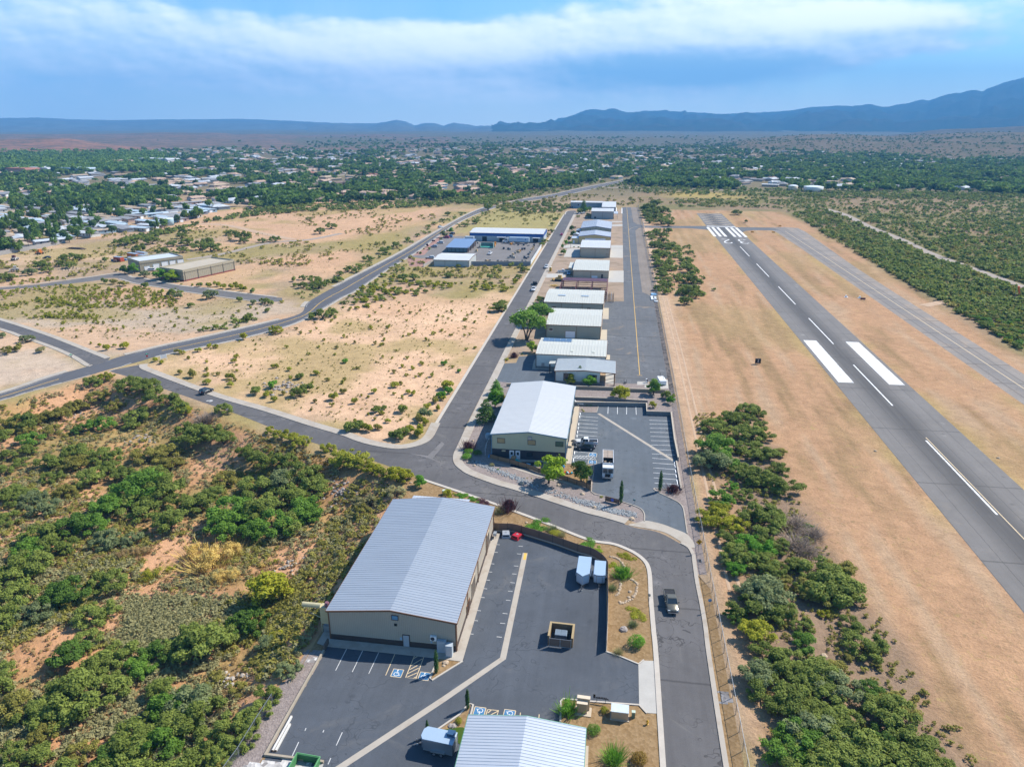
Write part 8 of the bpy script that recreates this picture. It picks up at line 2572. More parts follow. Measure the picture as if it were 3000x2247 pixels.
# ---- landscape planting near the buildings
GARD = [
 ('shade',E1,(805,330,150),L_LIME,'bright lime green tree in front of the sage building','shade_tree',1.0),
 ('shade',E1,(1140,350,100),L_DEEP,'dense dark green tree in the bark yard beside the upper lot','shade_tree',1.15),
 ('conifer',A1,(680,690,150),L_PINE,'large green pine at the left wall of the white roofed building','pine_tree',1.15),
 ('shade',A1,(830,480,150),L_BRIGHT,'pale green tree behind the pine along the white roofed building','shade_tree',1.0),
 ('conifer',A1,(850,300,110),L_BRIGHT,'bright green tree farthest along the wall of the white roofed building','shade_tree',1.0),
 ('shrub',A1,(960,460,70),L_OLIVE,'olive shrub squeezed against the wall of the white roofed building','shrub',1.2),
 ('spiky',A1,(400,1250,95),L_PLUM,'purple leaved shrub at the street corner of the sage building','plum_shrub',1.3),
 ('round',A1,(400,1330,85),L_BRIGHT,'low green hedge bush under the purple shrub','hedge_bush',.7),
 ('round',A1,(370,1420,100),L_BRIGHT,'wide bright green clipped bush at the street corner','hedge_bush',.6),
 ('round',A1,(550,1360,85),L_DEEP,'dark clipped bush in the shade of the sage building','hedge_bush',.7),
 ('round',E1,(212,285,32),L_SAGE,'pale grey green round shrub at the playground corner','shrub',.95),
 ('shrub',E1,(275,332,18),L_BRIGHT,'small green plant beside the river stones','small_plant',.8),
 ('shrub',E1,(580,422,10),L_YELG,'tiny yellow plant near the sidewalk stones','small_plant',.8),
 ('shrub',E1,(627,424,11),L_YELG,'tiny yellow green plant nearer the lime tree','small_plant',.8),
 ('spiky',A3,(1755,485,100),L_PLUM,'round purple leaved shrub on the cypress island','plum_shrub',.9),
 ('round',A3,(638,605,30),L_YELG,'small green mound beside the lot kerb','small_plant',.7),
 ('round',A3,(713,635,18),L_YELG,'tiny green mound next to the entrance sign','small_plant',.7),
 ('shade',A2,(975,380,150),L_YELG,'bushy yellow green tree on the gravel terrace','shade_tree',.75),
 ('shade',A2,(1525,285,120),L_MESQG,'airy green tree at the end of the terrace by the fuel tank','shade_tree',1.1),
 ('mesquite',A2,(1760,430,130),L_MESQ,'wispy pale green tree against the airport fence','mesquite_tree',1.0),
 ('shade',A2,(1790,500,70),L_BRIGHT,'bright green young tree by the airport fence','shade_tree',1.0),
 ('shade',A2,(1505,575,62),L_YELG,'small olive tree in the notch of the retaining wall','shade_tree',.9),
 ('low',A2,(688,517,24),L_BRIGHT,'small green plant on top of the retaining wall','small_plant',.8),
 ('low',A2,(535,510,24),L_RUSTY,'small orange brown plant on top of the retaining wall','small_plant',.8),
 ('round',A2,(440,590,22),L_BRIGHT,'left of two green mounds below the retaining wall','small_plant',.9),
 ('round',A2,(500,588,28),L_BRIGHT,'right of two green mounds below the retaining wall','small_plant',.9),
 ('round',A2,(362,660,20),L_YELG,'rear of two small green mounds by the walk','small_plant',.8),
 ('round',A2,(383,685,22),L_YELG,'front of two small green mounds by the walk','small_plant',.8),
 ('canopy',A4,(790,290,255),L_MESQG,'spreading green street tree on a clear forked trunk','street_tree',1.15),
 ('canopy',A4,(1000,110,190),L_MESQG,'second green street tree behind the spreading one','street_tree',1.1),
 ('mesquite',A6,(740,980,110),L_MESQ,'olive green shrub in the shade of the two skylight hangar','desert_shrub',1.1),
 ('shade',A4,(880,635,95),L_LIME,'small lime green tree at the corner of the solar hangar','shade_tree',.95),
 ('spiky',A4,(585,780,55),L_PLUM,'thin purple shrub on the street corner of the solar hangar lot','plum_shrub',1.3),
 ('round',A4,(465,845,44),L_YELG,'clipped yellow green bush beside the solar hangar walk','hedge_bush',.8),
 ('shrub',A4,(715,755,28),L_DEEP,'small dark shrub by the solar hangar lot','shrub',.9),
 ('round',A4,(1390,1105,42),L_DEEP,'dark shrub at the office corner','shrub',1.0),
 ('shade',A4,(1510,1160,100),L_YELG,'yellowish green round tree in front of the office','shade_tree',.9),
 ('conifer',A4,(1650,1090,95),L_DEEP,'dark pointed conifer between two round trees at the office','conifer_tree',1.3),
 ('shade',A4,(1810,1185,105),L_BRIGHT,'green round tree at the right of the office conifer','shade_tree',.85),
 ('conifer',A7,(885,255,60),L_DEEP,'dark conifer between the small grey hangar and the long hangar','conifer_tree',1.5),
 ('shade',A7,(810,320,50),L_MESQ,'olive tree behind the parked white car at the street end','shade_tree',.9),
 ('shade',A7,(900,300,55),L_BRIGHT,'bright green tree near the small grey hangar','shade_tree',.9),
 ('shade',A7,(980,290,45),L_MESQG,'green tree against the back of the small grey hangar','shade_tree',.9),
 ('mesquite',A7,(960,390,65),L_GREY,'grey green olive tree at the corner of the small grey hangar','olive_tree',1.2),
 ('shrub',A7,(790,410,40),L_MESQ,'olive hedge at the drive of the small grey hangar','hedge_bush',1.0),
 ('shrub',A7,(1130,245,30),L_MESQ,'upright green shrub on the wall of the long hangar','shrub',1.8),
 ('shade',A7,(690,600,45),L_DEEP,'dark green tree beside the pale green hangar drive','shade_tree',1.0),
 ('shade',A7,(715,690,50),L_DEEP,'dark green tree beside the yellow hangar','shade_tree',1.0),
 ('shade',A7,(645,770,32),L_DEEP,'slim dark tree at the yellow hangar office','shade_tree',1.4),
 ('shade',A7,(605,830,34),L_BRIGHT,'young green tree on the street side of the yellow hangar','shade_tree',1.2),
 ('palm',A7,(675,850,40),L_DEEP,'small palm beside the white concrete drive','palm_tree',1.4),
 ('round',A7,(730,903,16),L_DEEP,'left dark ball shrub along the white drive','small_plant',1.0),
 ('round',A7,(800,908,18),L_DEEP,'right dark ball shrub along the white drive','small_plant',1.0),
 ('shade',A7,(540,890,26),L_BRIGHT,'thin green tree near the sidewalk of the tan hangar','shade_tree',1.3),
 ('shade',A7,(560,980,48),L_MESQG,'green tree at the street corner of the tan hangar drive','shade_tree',1.0),
 ('shrub',A7,(740,590,30),L_PLUM,'dark purple shrub between the gabled hangars','plum_shrub',1.0),
 ('reed',A7,(410,1530,60),L_STRAW,'yellow dry weeds in front of the steel frame','dry_grass',.5),
 ('shade',E6,(1228,310,34),L_BRIGHT,'young green tree behind the largest building','shade_tree',1.1),
 ('shade',B1,(1395,290,70),L_YELG,'small yellow green tree beside the utility box','shade_tree',.9),
 ('low',B1,(1570,325,90),L_BRIGHT,'left bright green ground cover patch by the kerb','ground_cover',1.0),
 ('low',B1,(1690,365,80),L_BRIGHT,'right bright green ground cover patch by the kerb','ground_cover',1.0),
 ('low',B1,(1840,400,90),L_PLUM,'reddish brown ground cover patch by the kerb','ground_cover',.7),
 ('spiky',B1,(2165,455,95),L_PLUM,'purple leaved tree at the corner of the largest building','plum_tree',1.3),
 ('tuft',B1,(2055,510,75),L_SAGE,'pale grey green spiky clump under the purple tree','grass_clump',1.0),
 ('low',B8,(900,185,165),L_BRIGHT,'large bright green ground cover patch outside the brown fence','ground_cover',.8),
 ('tuft',B8,(1160,245,75),L_GREY,'rear grey green clump outside the brown fence','grass_clump',.9),
 ('round',B8,(1200,300,90),L_YELG,'olive mound between two clumps outside the brown fence','shrub',.6),
 ('tuft',B8,(1285,320,70),L_SAGE,'front pale clump outside the brown fence','grass_clump',.9),
 ('low',B8,(1675,475,120),L_BRIGHT,'green ground cover patch where the brown fence curves','ground_cover',.8),
 ('low',B8,(1835,545,75),L_LIME,'lime ground cover patch where the brown fence curves','ground_cover',.8),
 ('low',B7,(1020,345,95),L_YELG,'yellow green ground cover mat nearest the street curve','ground_cover',.8),
 ('low',B7,(885,465,85),L_YELG,'yellow green ground cover mat beside the stone edging','ground_cover',.8),
 ('low',B7,(1190,1105,120),L_YELG,'wide yellow green ground cover mat in the tan gravel','ground_cover',.7),
 ('spiky',B7,(1000,560,115),L_BRIGHT,'spiky bright green juniper inside the stone edging','juniper_bush',.95),
 ('tuft',B7,(860,760,65),L_GREY,'grey green yucca clump beside the brown fence','grass_clump',.9),
 ('tuft',B7,(1125,1230,65),L_GREY,'blue grey yucca clump below the wide mat','grass_clump',.9),
 ('tuft',B7,(935,1590,65),L_SAGE,'pale grass clump at the end of the brown fence','grass_clump',.9),
 ('round',B7,(1165,1450,115),L_BRIGHT,'big clipped green drum shaped bush near the driveway','hedge_bush',1.15),
 ('cypress',B2,(350,960,150),L_CYP,'slim dark cypress on the triangle island by the largest building','cypress_tree',1.0),
 ('cypress',B5,(842,430,130),L_CYP,'slim dark cypress at the tip of the island by the bottom building','cypress_tree',1.0),
 ('cypress',B5,(322,810,110),L_CYP,'slim dark cypress behind the silver trailer','cypress_tree',1.0),
 ('cypress',A3,(940,530,180),L_CYP,'tall dark cypress beside the entrance sign','cypress_tree',1.0),
 ('cypress',A3,(1543,365,160),L_CYP,'tall dark cypress on the kerbed island of the upper lot','cypress_tree',1.0),
 ('round',B5,(725,710,52),L_YELG,'yellow green ball bush on the island by the bottom building','hedge_bush',1.2),
 ('spiky',B6,(235,450,105),L_BRIGHT,'spiky green cedar bush beside the stepped cabinet','juniper_bush',1.1),
 ('round',B6,(632,480,54),L_YELG,'small yellow green bush between cabinet and transformer','hedge_bush',1.0),
 ('round',B6,(512,690,86),L_MESQG,'clipped green ball bush beside the bottom building','hedge_bush',.8),
 ('tuft',B6,(735,990,125),L_BRIGHT,'big grassy green bush at the bottom edge','grass_bush',1.1),
 ('round',B6,(1010,1000,100),L_RUSTY,'rust and green shrub at the bottom edge','shrub',.9),
 ('shade',D3,(283,440,58),L_DEEP,'dark green tree at the left corner of the five door building','shade_tree',1.0),
 ('shade',D3,(405,420,55),L_BRIGHT,'green tree in front of the five door building corner','shade_tree',1.2),
 ('mesquite',D3,(545,500,85),L_GREY,'dull green low tree in front of the roll up doors','shade_tree',1.1),
 ('shade',D3,(735,495,82),L_BRIGHT,'bright green tree left of the nearer tan building','shade_tree',.9),
 ('shade',D3,(905,520,80),L_LIME,'lime green tree right beside the nearer tan building','shade_tree',.95),
 ('shade',D3,(850,550,50),L_DEEP,'dark green tree in the shade beside the lime tree','shade_tree',.8),
 ('shrub',A8,(350,435,32),L_PLUM,'uppermost dark red shrub at the yard edge','plum_shrub',1.3),
 ('shrub',A8,(255,498,36),L_PLUM,'second dark red shrub at the yard edge','plum_shrub',1.3),
 ('shrub',A8,(210,545,18),L_PLUM,'small dark red shrub at the yard edge','plum_shrub',1.2),
 ('shrub',A8,(115,605,22),L_PLUM,'dark red shrub low on the yard verge','plum_shrub',1.2),
 ('shrub',A8,(5,685,26),L_PLUM,'dark red shrub farthest left by the main road','plum_shrub',1.2),
 ('shrub',A8,(243,692,22),L_PLUM,'dark red shrub beside the front storage building','plum_shrub',1.2),
 ('shrub',A8,(283,545,38),L_BRIGHT,'bright green shrub beside the silver car','shrub',1.0),
 ('shrub',A8,(210,755,26),L_BRIGHT,'green shrub on the red gravel corner','shrub',1.1),
 ('shade',A8,(500,330,55),L_GREY,'grey green tree at the yard corner by the main road','shade_tree',.9),
 ('shade',A8,(610,275,42),L_BRIGHT,'yellowish green tree at the yard corner','shade_tree',.9),
 ('shrub',A8,(460,400,28),L_DEEP,'dark green hedge shrub at the top of the yard','shrub',1.0),
 ('shrub',A8,(430,770,30),L_DEEP,'dark shrub against the storage building wall','shrub',1.3),
 ('shrub',A8,(550,780,26),L_DEEP,'second dark shrub against the storage building wall','shrub',1.3),
 ('shrub',A8,(720,795,60),L_YELG,'yellow green shrub in front of the storage building','shrub',.8),
]
for kind, t, (a, b, r), m, lab, nm, asp in GARD:
 if kind == 'cypress':
  # given as centre and half height of the spire
  u, v = t(a, b + r)
  k = abs(t(1, 0)[0] - t(0, 0)[0])
  x, y = G(u, v)
  lo, hi = 0.5, 12.0
  for _ in range(30):
   h = (lo + hi) / 2
   fx = x * _ca + y * _sa
   fy = -x * _sa + y * _ca
   zc = fy * _c - (h - CAMH) * _s
   row = CYP + FPX * -(fy * _s + (h - CAMH) * _c) / zc
   if row > t(a, b - r)[1]:
    lo = h
   else:
    hi = h
  plant(kind,nm,lab,'tree',x,y,0,h / 2.0,m,None,True,None,h / 2.0)
  continue
 tall = kind in ('shade', 'conifer', 'canopy', 'palm')
 hc = {'shade': 1.05,'conifer': 1.0,'canopy': .8,'palm': 1.2,'low': .1,'tuft': .35,'reed': .4}.get(kind,.5) * asp
 x, y, z, rad = spot(t, a, b, r, hc)
 tree = kind in ('shade','conifer','canopy','palm') or 'tree' in nm
 plant(kind,nm,lab,'tree' if tree else 'plant' if kind in ('low','tuft','reed') else 'bush',x,y,z if z < -.3 else .02,rad * (1.22 if tall else 1.08),m,None,True,None,rad * asp * 1.1)
sheet('lawn_patch',smooth(W(B5,(500,860),(600,815),(700,800),(800,815),(765,1000),(690,985)),4,True),leafmat('turf',(0.05,.10,.008),(.09,.15,.015)),0.05,'small green lawn beside the bottom building')
isl = W(B5,(885,500),(870,545),(745,1010),(680,995),(500,860),(300,945),(420,855),(600,735),(735,645),(812,565))
sheet('island_gravel',isl[:-5] + W(B5,(300,945),(430,858),(600,742),(735,650),(812,570)),M_DG,0.035,'tan gravel island beside the bottom building')
kerbline('island_kerb',W(B5,(300,945),(430,855),(600,738),(735,645),(815,560),(870,500),(900,510),(890,560),(765,1010)),.25,.14,M_KERB,'pale kerb round the island by the bottom building')
sheet('island_gravel',W(B2,(385,920),(678,955),(282,1195),(320,1065)),M_DG,0.035,'tan gravel triangle by the corner of the largest building')
kerbline('island_kerb',W(B2,(680,955),(500,1065),(285,1200),(275,1180),(322,1062),(385,918)),.25,.14,M_KERB,'pale kerb round the triangle island')
kerbline('yard_kerb',W(B7,(766,1590),(960,1657)) + W(B9,(1265,992),(1305,965)),.25,.14,M_KERB,'kerb at the end of the brown fence')
kerbline('yard_kerb',W(B9,(1325,1306),(1270,1250),(945,1226),(775,1210),(755,1230),(752,1362)),.25,.14,M_KERB,'kerb round the tan gravel by the bottom building')
# rocks
rg = np.random.default_rng(31)
RK = [(B2,465,980,.55,'tan boulder on the triangle island'),(B2,440,1018,.32,'small rock beside the tan boulder'),(B7,1000,1300,.75,'pale boulder beside the blue grey yucca'),(B7,498,172,.35,'dark rock beside the green ground cover'),(B8,788,150,.35,'tan rock at the large green patch'),(B1,900,150,.4,'tan rock under the young green tree'),(A3,350,565,.55,'brown rock on the pink gravel'),(A3,535,772,.55,'brown rock among the river stones'),(A3,1110,950,.7,'brown rock at the driveway corner'),(A1,390,1515,.5,'reddish rock at the street corner'),(A1,495,1568,.45,'reddish rock near the river stones'),(E1,525,482,.6,'brown rock in the stone stream near the lime tree'),(E1,905,500,.6,'pale rock by the playground fence'),(B5,620,780,.42,'left grey rock under the ball bush'),(B5,660,780,.48,'right grey rock under the ball bush'),(D6,658,432,.55,'white stone in the clearing of the thicket'),(B4,660,205,.35,'white rock on the gravel strip'),(B7,1085,810,.38,'pale round globe stone in the tan gravel'),(B7,1067,882,.34,'second pale stone in the tan gravel'),(C5,850,865,.4,'small rock by the drive of the sage building')]
for t, a, b, r, l in RK:
 x, y = at(t, a, b)
 tag(MB().rock((x,y,hz(x,y)),r,rg).build('boulder',M_ROCK if 'grey' not in l else M_ROCKG),l,'rock')
for pts,l in ((W(B7,(840,355),(900,372),(950,400),(985,445),(1015,490)),'upper curved row of edging stones in the tan gravel'),(W(B7,(1080,645),(1140,670),(1180,710),(1170,790),(1140,850),(1125,880)),'right curved row of edging stones in the tan gravel'),(W(B7,(965,700),(955,760),(945,820),(910,860)),'left row of edging stones in the tan gravel'),(W(B7,(950,950),(1000,950),(1060,930),(1100,905)),'lower row of edging stones in the tan gravel')):
 P = smooth(pts, 4)
 for x, y in P:
  tag(MB().rock((x + rg.normal() * .08,y + rg.normal() * .08,0),rg.uniform(.2,.34),rg).build('edging_stone',M_ROCK),'one stone of the ' + l,'stone',l)
for t,a,b,n,spr,l,m in ((E6,795,385,60,2.6,'heap of pale rubble in the wash',M_ROCKG),(C4,900,850,45,3.0,'dark rubble in the wash',M_ROCKG),(D2,790,1215,70,4.5,'heap of pale boulders on the graded earth',M_ROCK),(D7,1205,90,25,1.6,'white rocks on the slope of the wash',M_CONC),(D7,945,560,30,2.0,'white stones in a line in the wash',M_CONC),(C4,1850,510,50,3.5,'grey brush and stone heap on the sandy lot',M_ROCKG),(C1,1860,1035,30,5.0,'reddish dirt and stone heap on the graded lot',M_ROCK),(C4,430,610,30,3.0,'scattered dark stones on the slope',M_ROCKG)):
 u, v = t(a, b)
 x0, y0, z0 = GT(u, v)
 mb = MB()
 for i in range(n):
  x, y = x0 + rg.normal() * spr, y0 + rg.normal() * spr * .8
  r = rg.uniform(.15, .5) * (1.6 if spr > 3 else 1)
  mb.rock((x,y,hz(x,y) + max(0,.5 - .2 * math.hypot(x - x0,y - y0))),r,rg,6)
 tag(mb.build('rubble', m), l, None, None, 'stuff')
mb = MB()
bed = W(E1,(60,265),(180,315),(330,372),(480,430),(600,485)) + W(A3,(180,640),(400,700),(600,760),(760,810),(950,850),(1150,880))
bed = smooth(bed, 12)
for p in bed:
 for _ in range(9):
  x, y = p[0] + rg.normal() * .55, p[1] + rg.normal() * .55
  mb.rock((x, y, 0.02), rg.uniform(.12, .30), rg, 5)
tag(mb.build('river_stones',pm('blue_grey_stone',(0.26,0.27,0.27),.9,.4,1.5)),'loose grey river stones along the dry stream by the sidewalk',None,None,'stuff')
tag(MB().rbox(0,0,0,14,3.5,.9,0,.6).build('manure_heap',pm('dark_earth',(0.075,0.05,0.035),.95,.3,1.0,.6)),'long dark heap of earth on the graded ground','heap')
o = bpy.data.objects['manure_heap']
o.location = at(D2, 880, 985) + (0,)
o.rotation_euler = (0, 0, R(-8))
# ------------------------------------------------------------------ the town beyond
FRONT = [(-300,800),(0,747),(160,720),(290,692),(440,682),(520,655),(620,628),(760,612),(880,600),(1100,592),(1250,587),(1420,574),(1500,572),(1600,553),(1780,528),(1900,545),(2100,552),(2300,556),(2700,563),(3000,568),(3300,585)]
def front(u):
 return np.interp(u,[p[0] for p in FRONT],[p[1] for p in FRONT])
rg = np.random.default_rng(77)
WALLC = [pm('house_wall_%s' % n,c,.8,.05,.2) for n,c in (('cream',(0.46,0.40,0.31)),('white',(0.55,0.55,0.53)),('tan',(0.36,0.28,0.20)),('grey',(0.30,0.31,0.31)),('blue',(0.28,0.38,0.44)),('pink',(0.44,0.31,0.24)))]
ROOFC = {n: pm('house_roof_%s' % n,c,.8,.10,.4) for n,c in (('terracotta',(0.30,0.13,0.085)),('pinkish tan',(0.42,0.29,0.21)),('brown',(0.18,0.125,0.095)),('grey',(0.24,0.24,0.245)),('white',(0.44,0.46,0.48)),('pale blue',(0.36,0.44,0.50)),('tan',(0.38,0.29,0.20)))}
HP = []
def house_proto(i):
 r = np.random.default_rng(100 + i)
 w,l,h = r.uniform(4.2,6.2),r.uniform(7,10.5),r.uniform(2.6,3.3)
 mobile = i in (0, 1, 2)
 if mobile:
  w, l, h = r.uniform(3.6, 4.6), r.uniform(8, 10), 2.7
 wall, roof, door, win = MB(), MB(), MB(), MB()
 rise = .7 if mobile else r.uniform(1.3, 2.0)
 hip = (not mobile) and i % 2
 def gable(cx, cy, w, l, turn):
  o = .45
  W_, L_ = w + o, l + o
  hipd = W_ * .8 if hip else 0
  P = [(-W_,-L_,h),(W_,-L_,h),(W_,L_,h),(-W_,L_,h),(0,-L_ + hipd,h + rise),(0,L_ - hipd,h + rise)]
  Q = [(-w, -l), (w, -l), (w, l), (-w, l)]
  if turn:
   P = [(p[1], p[0], p[2]) for p in P]
   Q = [(p[1], p[0]) for p in Q]
  wall.prism([(p[0] + cx, p[1] + cy) for p in Q], 0, h)
  roof.add([(p[0] + cx,p[1] + cy,p[2] + .02) for p in P],[(0,4,5,3),(1,2,5,4),(0,1,4),(2,3,5),(3,2,1,0)])
 gable(0, 0, w, l, False)
 if not mobile:
  gable(w * .8,l * .45 * (1 if i % 3 else -1),w * .55,w * .95,True)
 door.box(-w * .8, -w * .8 + 2.6, -l - .06, -l, .05, 2.2)
 for k in range(4):
  y = -l * .7 + k * l * .45
  win.box(-w - .05,-w,y - .6,y + .6,1.0,2.1).box(w,w + .05,y - .6,y + .6,1.0,2.1)
 win.box(.5, 2.0, -l - .06, -l, 1.0, 2.1)
 out = []
 for n,mb in (('wall',wall),('roof',roof),('garage_door',door),('windows',win)):
  me = bpy.data.meshes.new('house_' + n)
  me.from_pydata(mb.v, [], mb.f)
  me.materials.append({'wall': WALLC[0],'roof': ROOFC['grey'],'garage_door': M_DOORW,'windows': M_GLASS}[n])
  out.append((n, me, mb))
 return out
HP = [house_proto(i) for i in range(9)]
def region(u, v):
 if u < 620 and v > 600:
  return 'mobile'
 if 900 < u < 1650 and v > 500:
  return 'estate'
 if u >= 1650:
  return 'right'
 return 'left' if u < 900 else 'mid'
# places for houses: even over the picture but never closer than neighbours stand
cand = []
N = 9000
U = rg.uniform(-150, 3150, N)
fr = front(U)
T = rg.random(N)
V = 408 + (fr - 6 - 408) * T ** .75
pts = []
cell = {}
for u, v in zip(U, V):
 if v > front(u) - 4:
  continue
 if u < 460 and 455 < v < 508:      # cottonwoods along the river
  continue
 if u > 2150 and v < 452 + max(0,(2500 - u)) * -.03:   # scrub hills at right
  continue
 if u < 900 and v < 440 + (450 - u) * .03:
  continue
 x, y = G(u, v)
 gs = 26.0 if y < 1500 else 34.0
 if region(u, v) == 'mobile':
  gs = 17.0
 key = (int(x // gs), int(y // gs))
 if any((key[0] + i,key[1] + j) in cell and math.hypot(cell[(key[0] + i,key[1] + j)][0] - x,cell[(key[0] + i,key[1] + j)][1] - y) < gs * .95 for i in (-1,0,1) for j in (-1,0,1)):
  continue
 dens = {'mobile': 1.0,'estate': 1.0,'right': .6,'left': .65,'mid': .7}[region(u,v)]
 if rg.random() > dens:
  continue
 if not clear(np.array([x]), np.array([y]), 10)[0]:
  continue
 cell[key] = (x, y)
 pts.append((x, y, u, v))
pts.sort(key=lambda p: p[1] + abs(p[0]) * .15)
hs = pts[:290]
far = pts[290:1500]
HOUSE_XY = np.array([(p[0], p[1]) for p in pts])
PAL = {'mobile': (('white',.12),('pale blue',.28),('grey',.38),('tan',.22)),'estate': (('pinkish tan',.45),('terracotta',.25),('brown',.15),('tan',.15)),'right': (('grey',.3),('brown',.3),('white',.2),('tan',.2)),'left': (('white',.25),('grey',.25),('tan',.2),('pinkish tan',.3)),'mid': (('pinkish tan',.3),('grey',.25),('white',.2),('brown',.25))}
WHERE = {'mobile': 'behind the boundary wall','estate': 'beyond the main road','right': 'beyond the runway','left': 'at the left of town','mid': 'in mid town'}
def pick(pal):
 k = rg.random()
 for n, w in pal:
  k -= w
  if k <= 0:
   return n
 return pal[-1][0]
for x, y, u, v in hs:
 rgn = region(u, v)
 rn = pick(PAL[rgn])
 pi = rg.integers(0,3) if rgn == 'mobile' else rg.integers(3,9)
 wi = rg.integers(0, 6)
 lab = '%s house with %s roof and %s walls %s' % ('mobile' if rgn == 'mobile' else ('hipped' if pi % 2 else 'gabled'),rn,('cream','white','tan','grey','pale blue','pinkish')[wi],WHERE[rgn])
 t = thing('house',lab,'house',(x,y,hz(x,y) - .1),R(rg.choice([60,150,240,-30,75]) + rg.normal() * 6),lab)
 for n, me, _ in HP[pi]:
  o = bpy.data.objects.new(n, me)
  COL.objects.link(o)
  o.parent = t
  if n == 'wall':
   setmat(o, WALLC[wi])
  elif n == 'roof':
   setmat(o, ROOFC[rn])
# the remaining houses of the town, beyond counting
mats = [WALLC[0], WALLC[1], WALLC[2]] + list(ROOFC.values())
Vs, Fs, Ms, o = [], [], [], 0
bmv, bmf, bmi = [], [], []
for x, y, u, v in far:
 rn = pick(PAL[region(u, v)])
 pi = rg.integers(0, 9)
 a = R(rg.choice([60, 150, 240, -30]) + rg.normal() * 8)
 c, s = math.cos(a), math.sin(a)
 z = hz(x, y)
 wi = rg.integers(0, 3)
 for n, me, mb in HP[pi][:2]:
  b0 = len(bmv)
  bmv += [(p[0] * c - p[1] * s + x,p[0] * s + p[1] * c + y,p[2] + z) for p in mb.v]
  bmf += [tuple(i + b0 for i in f) for f in mb.f]
  bmi += [wi if n == 'wall' else 3 + list(ROOFC).index(rn)] * len(mb.f)
me = bpy.data.meshes.new('distant_houses')
me.from_pydata(bmv, [], bmf)
for m in mats:
 me.materials.append(m)
me.polygons.foreach_set('material_index',np.array(bmi,np.int32))
o = bpy.data.objects.new('distant_houses', me)
COL.objects.link(o)
tag(o,'small roofs of the far town scattered to the foot of the hills',None,None,'stuff')
# a few larger buildings
for a,b,L,wd,h,rm,l in ((700,522,60,25,7,ROOFC['terracotta'],'long red roofed school building in the far town'),(790,515,40,18,7,ROOFC['pinkish tan'],'pinkish roofed school block in the far town'),(1030,503,80,30,7,ROOFC['white'],'long white commercial roof in the far town'),(250,560,90,30,6,ROOFC['white'],'long white roofed store at the left of town'),(480,565,70,25,6,ROOFC['pale blue'],'long blue roofed store at the left of town'),(150,568,50,22,6,ROOFC['terracotta'],'dark red roofed store at the left of town')):
 x, y = at(C1, a, b)
 t = thing('large_building',l,'building',(x,y,hz(x,y)),R(-14))
 MB().box(-L / 2,L / 2,-wd / 2,wd / 2,0,h).build('wall',WALLC[5] if 'red' in l else WALLC[1],t)
 MB().yprism([(-L / 2 - 1,h),(L / 2 + 1,h),(L / 2 - 3,h + 2.0),(-L / 2 + 3,h + 2.0)],-wd / 2 - 1,wd / 2 + 1).build('roof',rm,t)
# trees of the town
N = 34000
U = rg.uniform(-150, 3150, N)
T = rg.random(N)
V = 402 + (front(U) + 2 - 402) * T ** .8
keep = np.ones(N, bool)
keep &= ~((U > 2150) & (V < 440 + (3000 - U) * .01) & (rg.random(N) > .12))
keep &= ~((U < 900) & (V < 440 + (450 - U) * .02) & (rg.random(N) > .05))
keep &= ~((V < 420) & (rg.random(N) > .6))
X, Y = np.array([G(u, v) for u, v in zip(U, V)]).T
nz = VN(X / 95, Y / 95, 3)
nz2 = VN2(X / 260, Y / 420, 3)
river = (U < 460) & (V > 452) & (V < 505)
keep &= river | (rg.random(N) < sst(nz,.32,.56) * np.clip(.35 + 1.3 * sst(nz2,.35,.6),0,1))
keep &= ~((U < 560) & (V > 610) & (rg.random(N) > .35))
keep &= ~((U > 900) & (U < 1650) & (V > 505) & (rg.random(N) > .45))
keep &= clear(X, Y, 6)
X, Y, U, V = X[keep], Y[keep], U[keep], V[keep]
# keep crowns off the roofs
cellH = {}
for hx_, hy_ in HOUSE_XY:
 cellH.setdefault((int(hx_ // 20),int(hy_ // 20)),[]).append((hx_,hy_))
ok = np.ones(len(X), bool)
for i in range(len(X)):
 k = (int(X[i] // 20), int(Y[i] // 20))
 for a in (-1, 0, 1):
  for b in (-1, 0, 1):
   for q in cellH.get((k[0] + a, k[1] + b), ()):
    if (q[0] - X[i]) ** 2 + (q[1] - Y[i]) ** 2 < 72:
     ok[i] = False
X, Y, U, V = X[ok], Y[ok], U[ok], V[ok]
order = np.argsort(Y + np.abs(X) * .15)
nearT, farT = order[:290], order[290:]
for i in nearT:
 k = rg.random()
 m,cw = ((L_TOWN,'green'),(L_TOWN2,'dark green'),(L_TOWN3,'light green'))[0 if k < .5 else 1 if k < .8 else 2]
 r = rg.uniform(2.6, 5.2)
 tallp = rg.random() < .12
 rgn = region(U[i], V[i])
 lab = '%s %s %s %s' % ('slim' if tallp else 'small' if r < 3.4 else 'full' if r < 4.4 else 'large',cw,'tree standing',{'mobile': 'between the mobile homes','estate': 'among the estate houses','right': 'at the edge of town beyond the runway','left': 'at the near edge of town on the left','mid': 'in the middle of town'}[rgn])
 plant('town','town_tree',lab,'tree',X[i],Y[i],hz(X[i],Y[i]),r * (.5 if tallp else 1),m,lab,True,None,r * (1.9 if tallp else 1.15))
sel = rg.random(len(farT))
riv = (U[farT] < 460) & (V[farT] > 452) & (V[farT] < 505)
for lo,hi,m,l in ((0,.5,L_TOWN,'green tree cover of the far town'),(.5,.82,L_TOWN2,'darker tree cover of the far town'),(.82,1.01,L_TOWN3,'lighter tree cover of the far town')):
 ids = farT[(sel >= lo) & (sel < hi)]
 mass('town_woodland',l,['far'],np.stack([X[ids],Y[ids]],1),(3.0,6.5),rg,m)
ids = farT[riv]
P = np.stack([X[ids], Y[ids]], 1)
P = np.concatenate([P + rg.normal(size=P.shape) * 25 for _ in range(2)])
mass('river_woodland','dense green cottonwoods along the far river',['far'],P,(5,8),rg,L_TOWN)
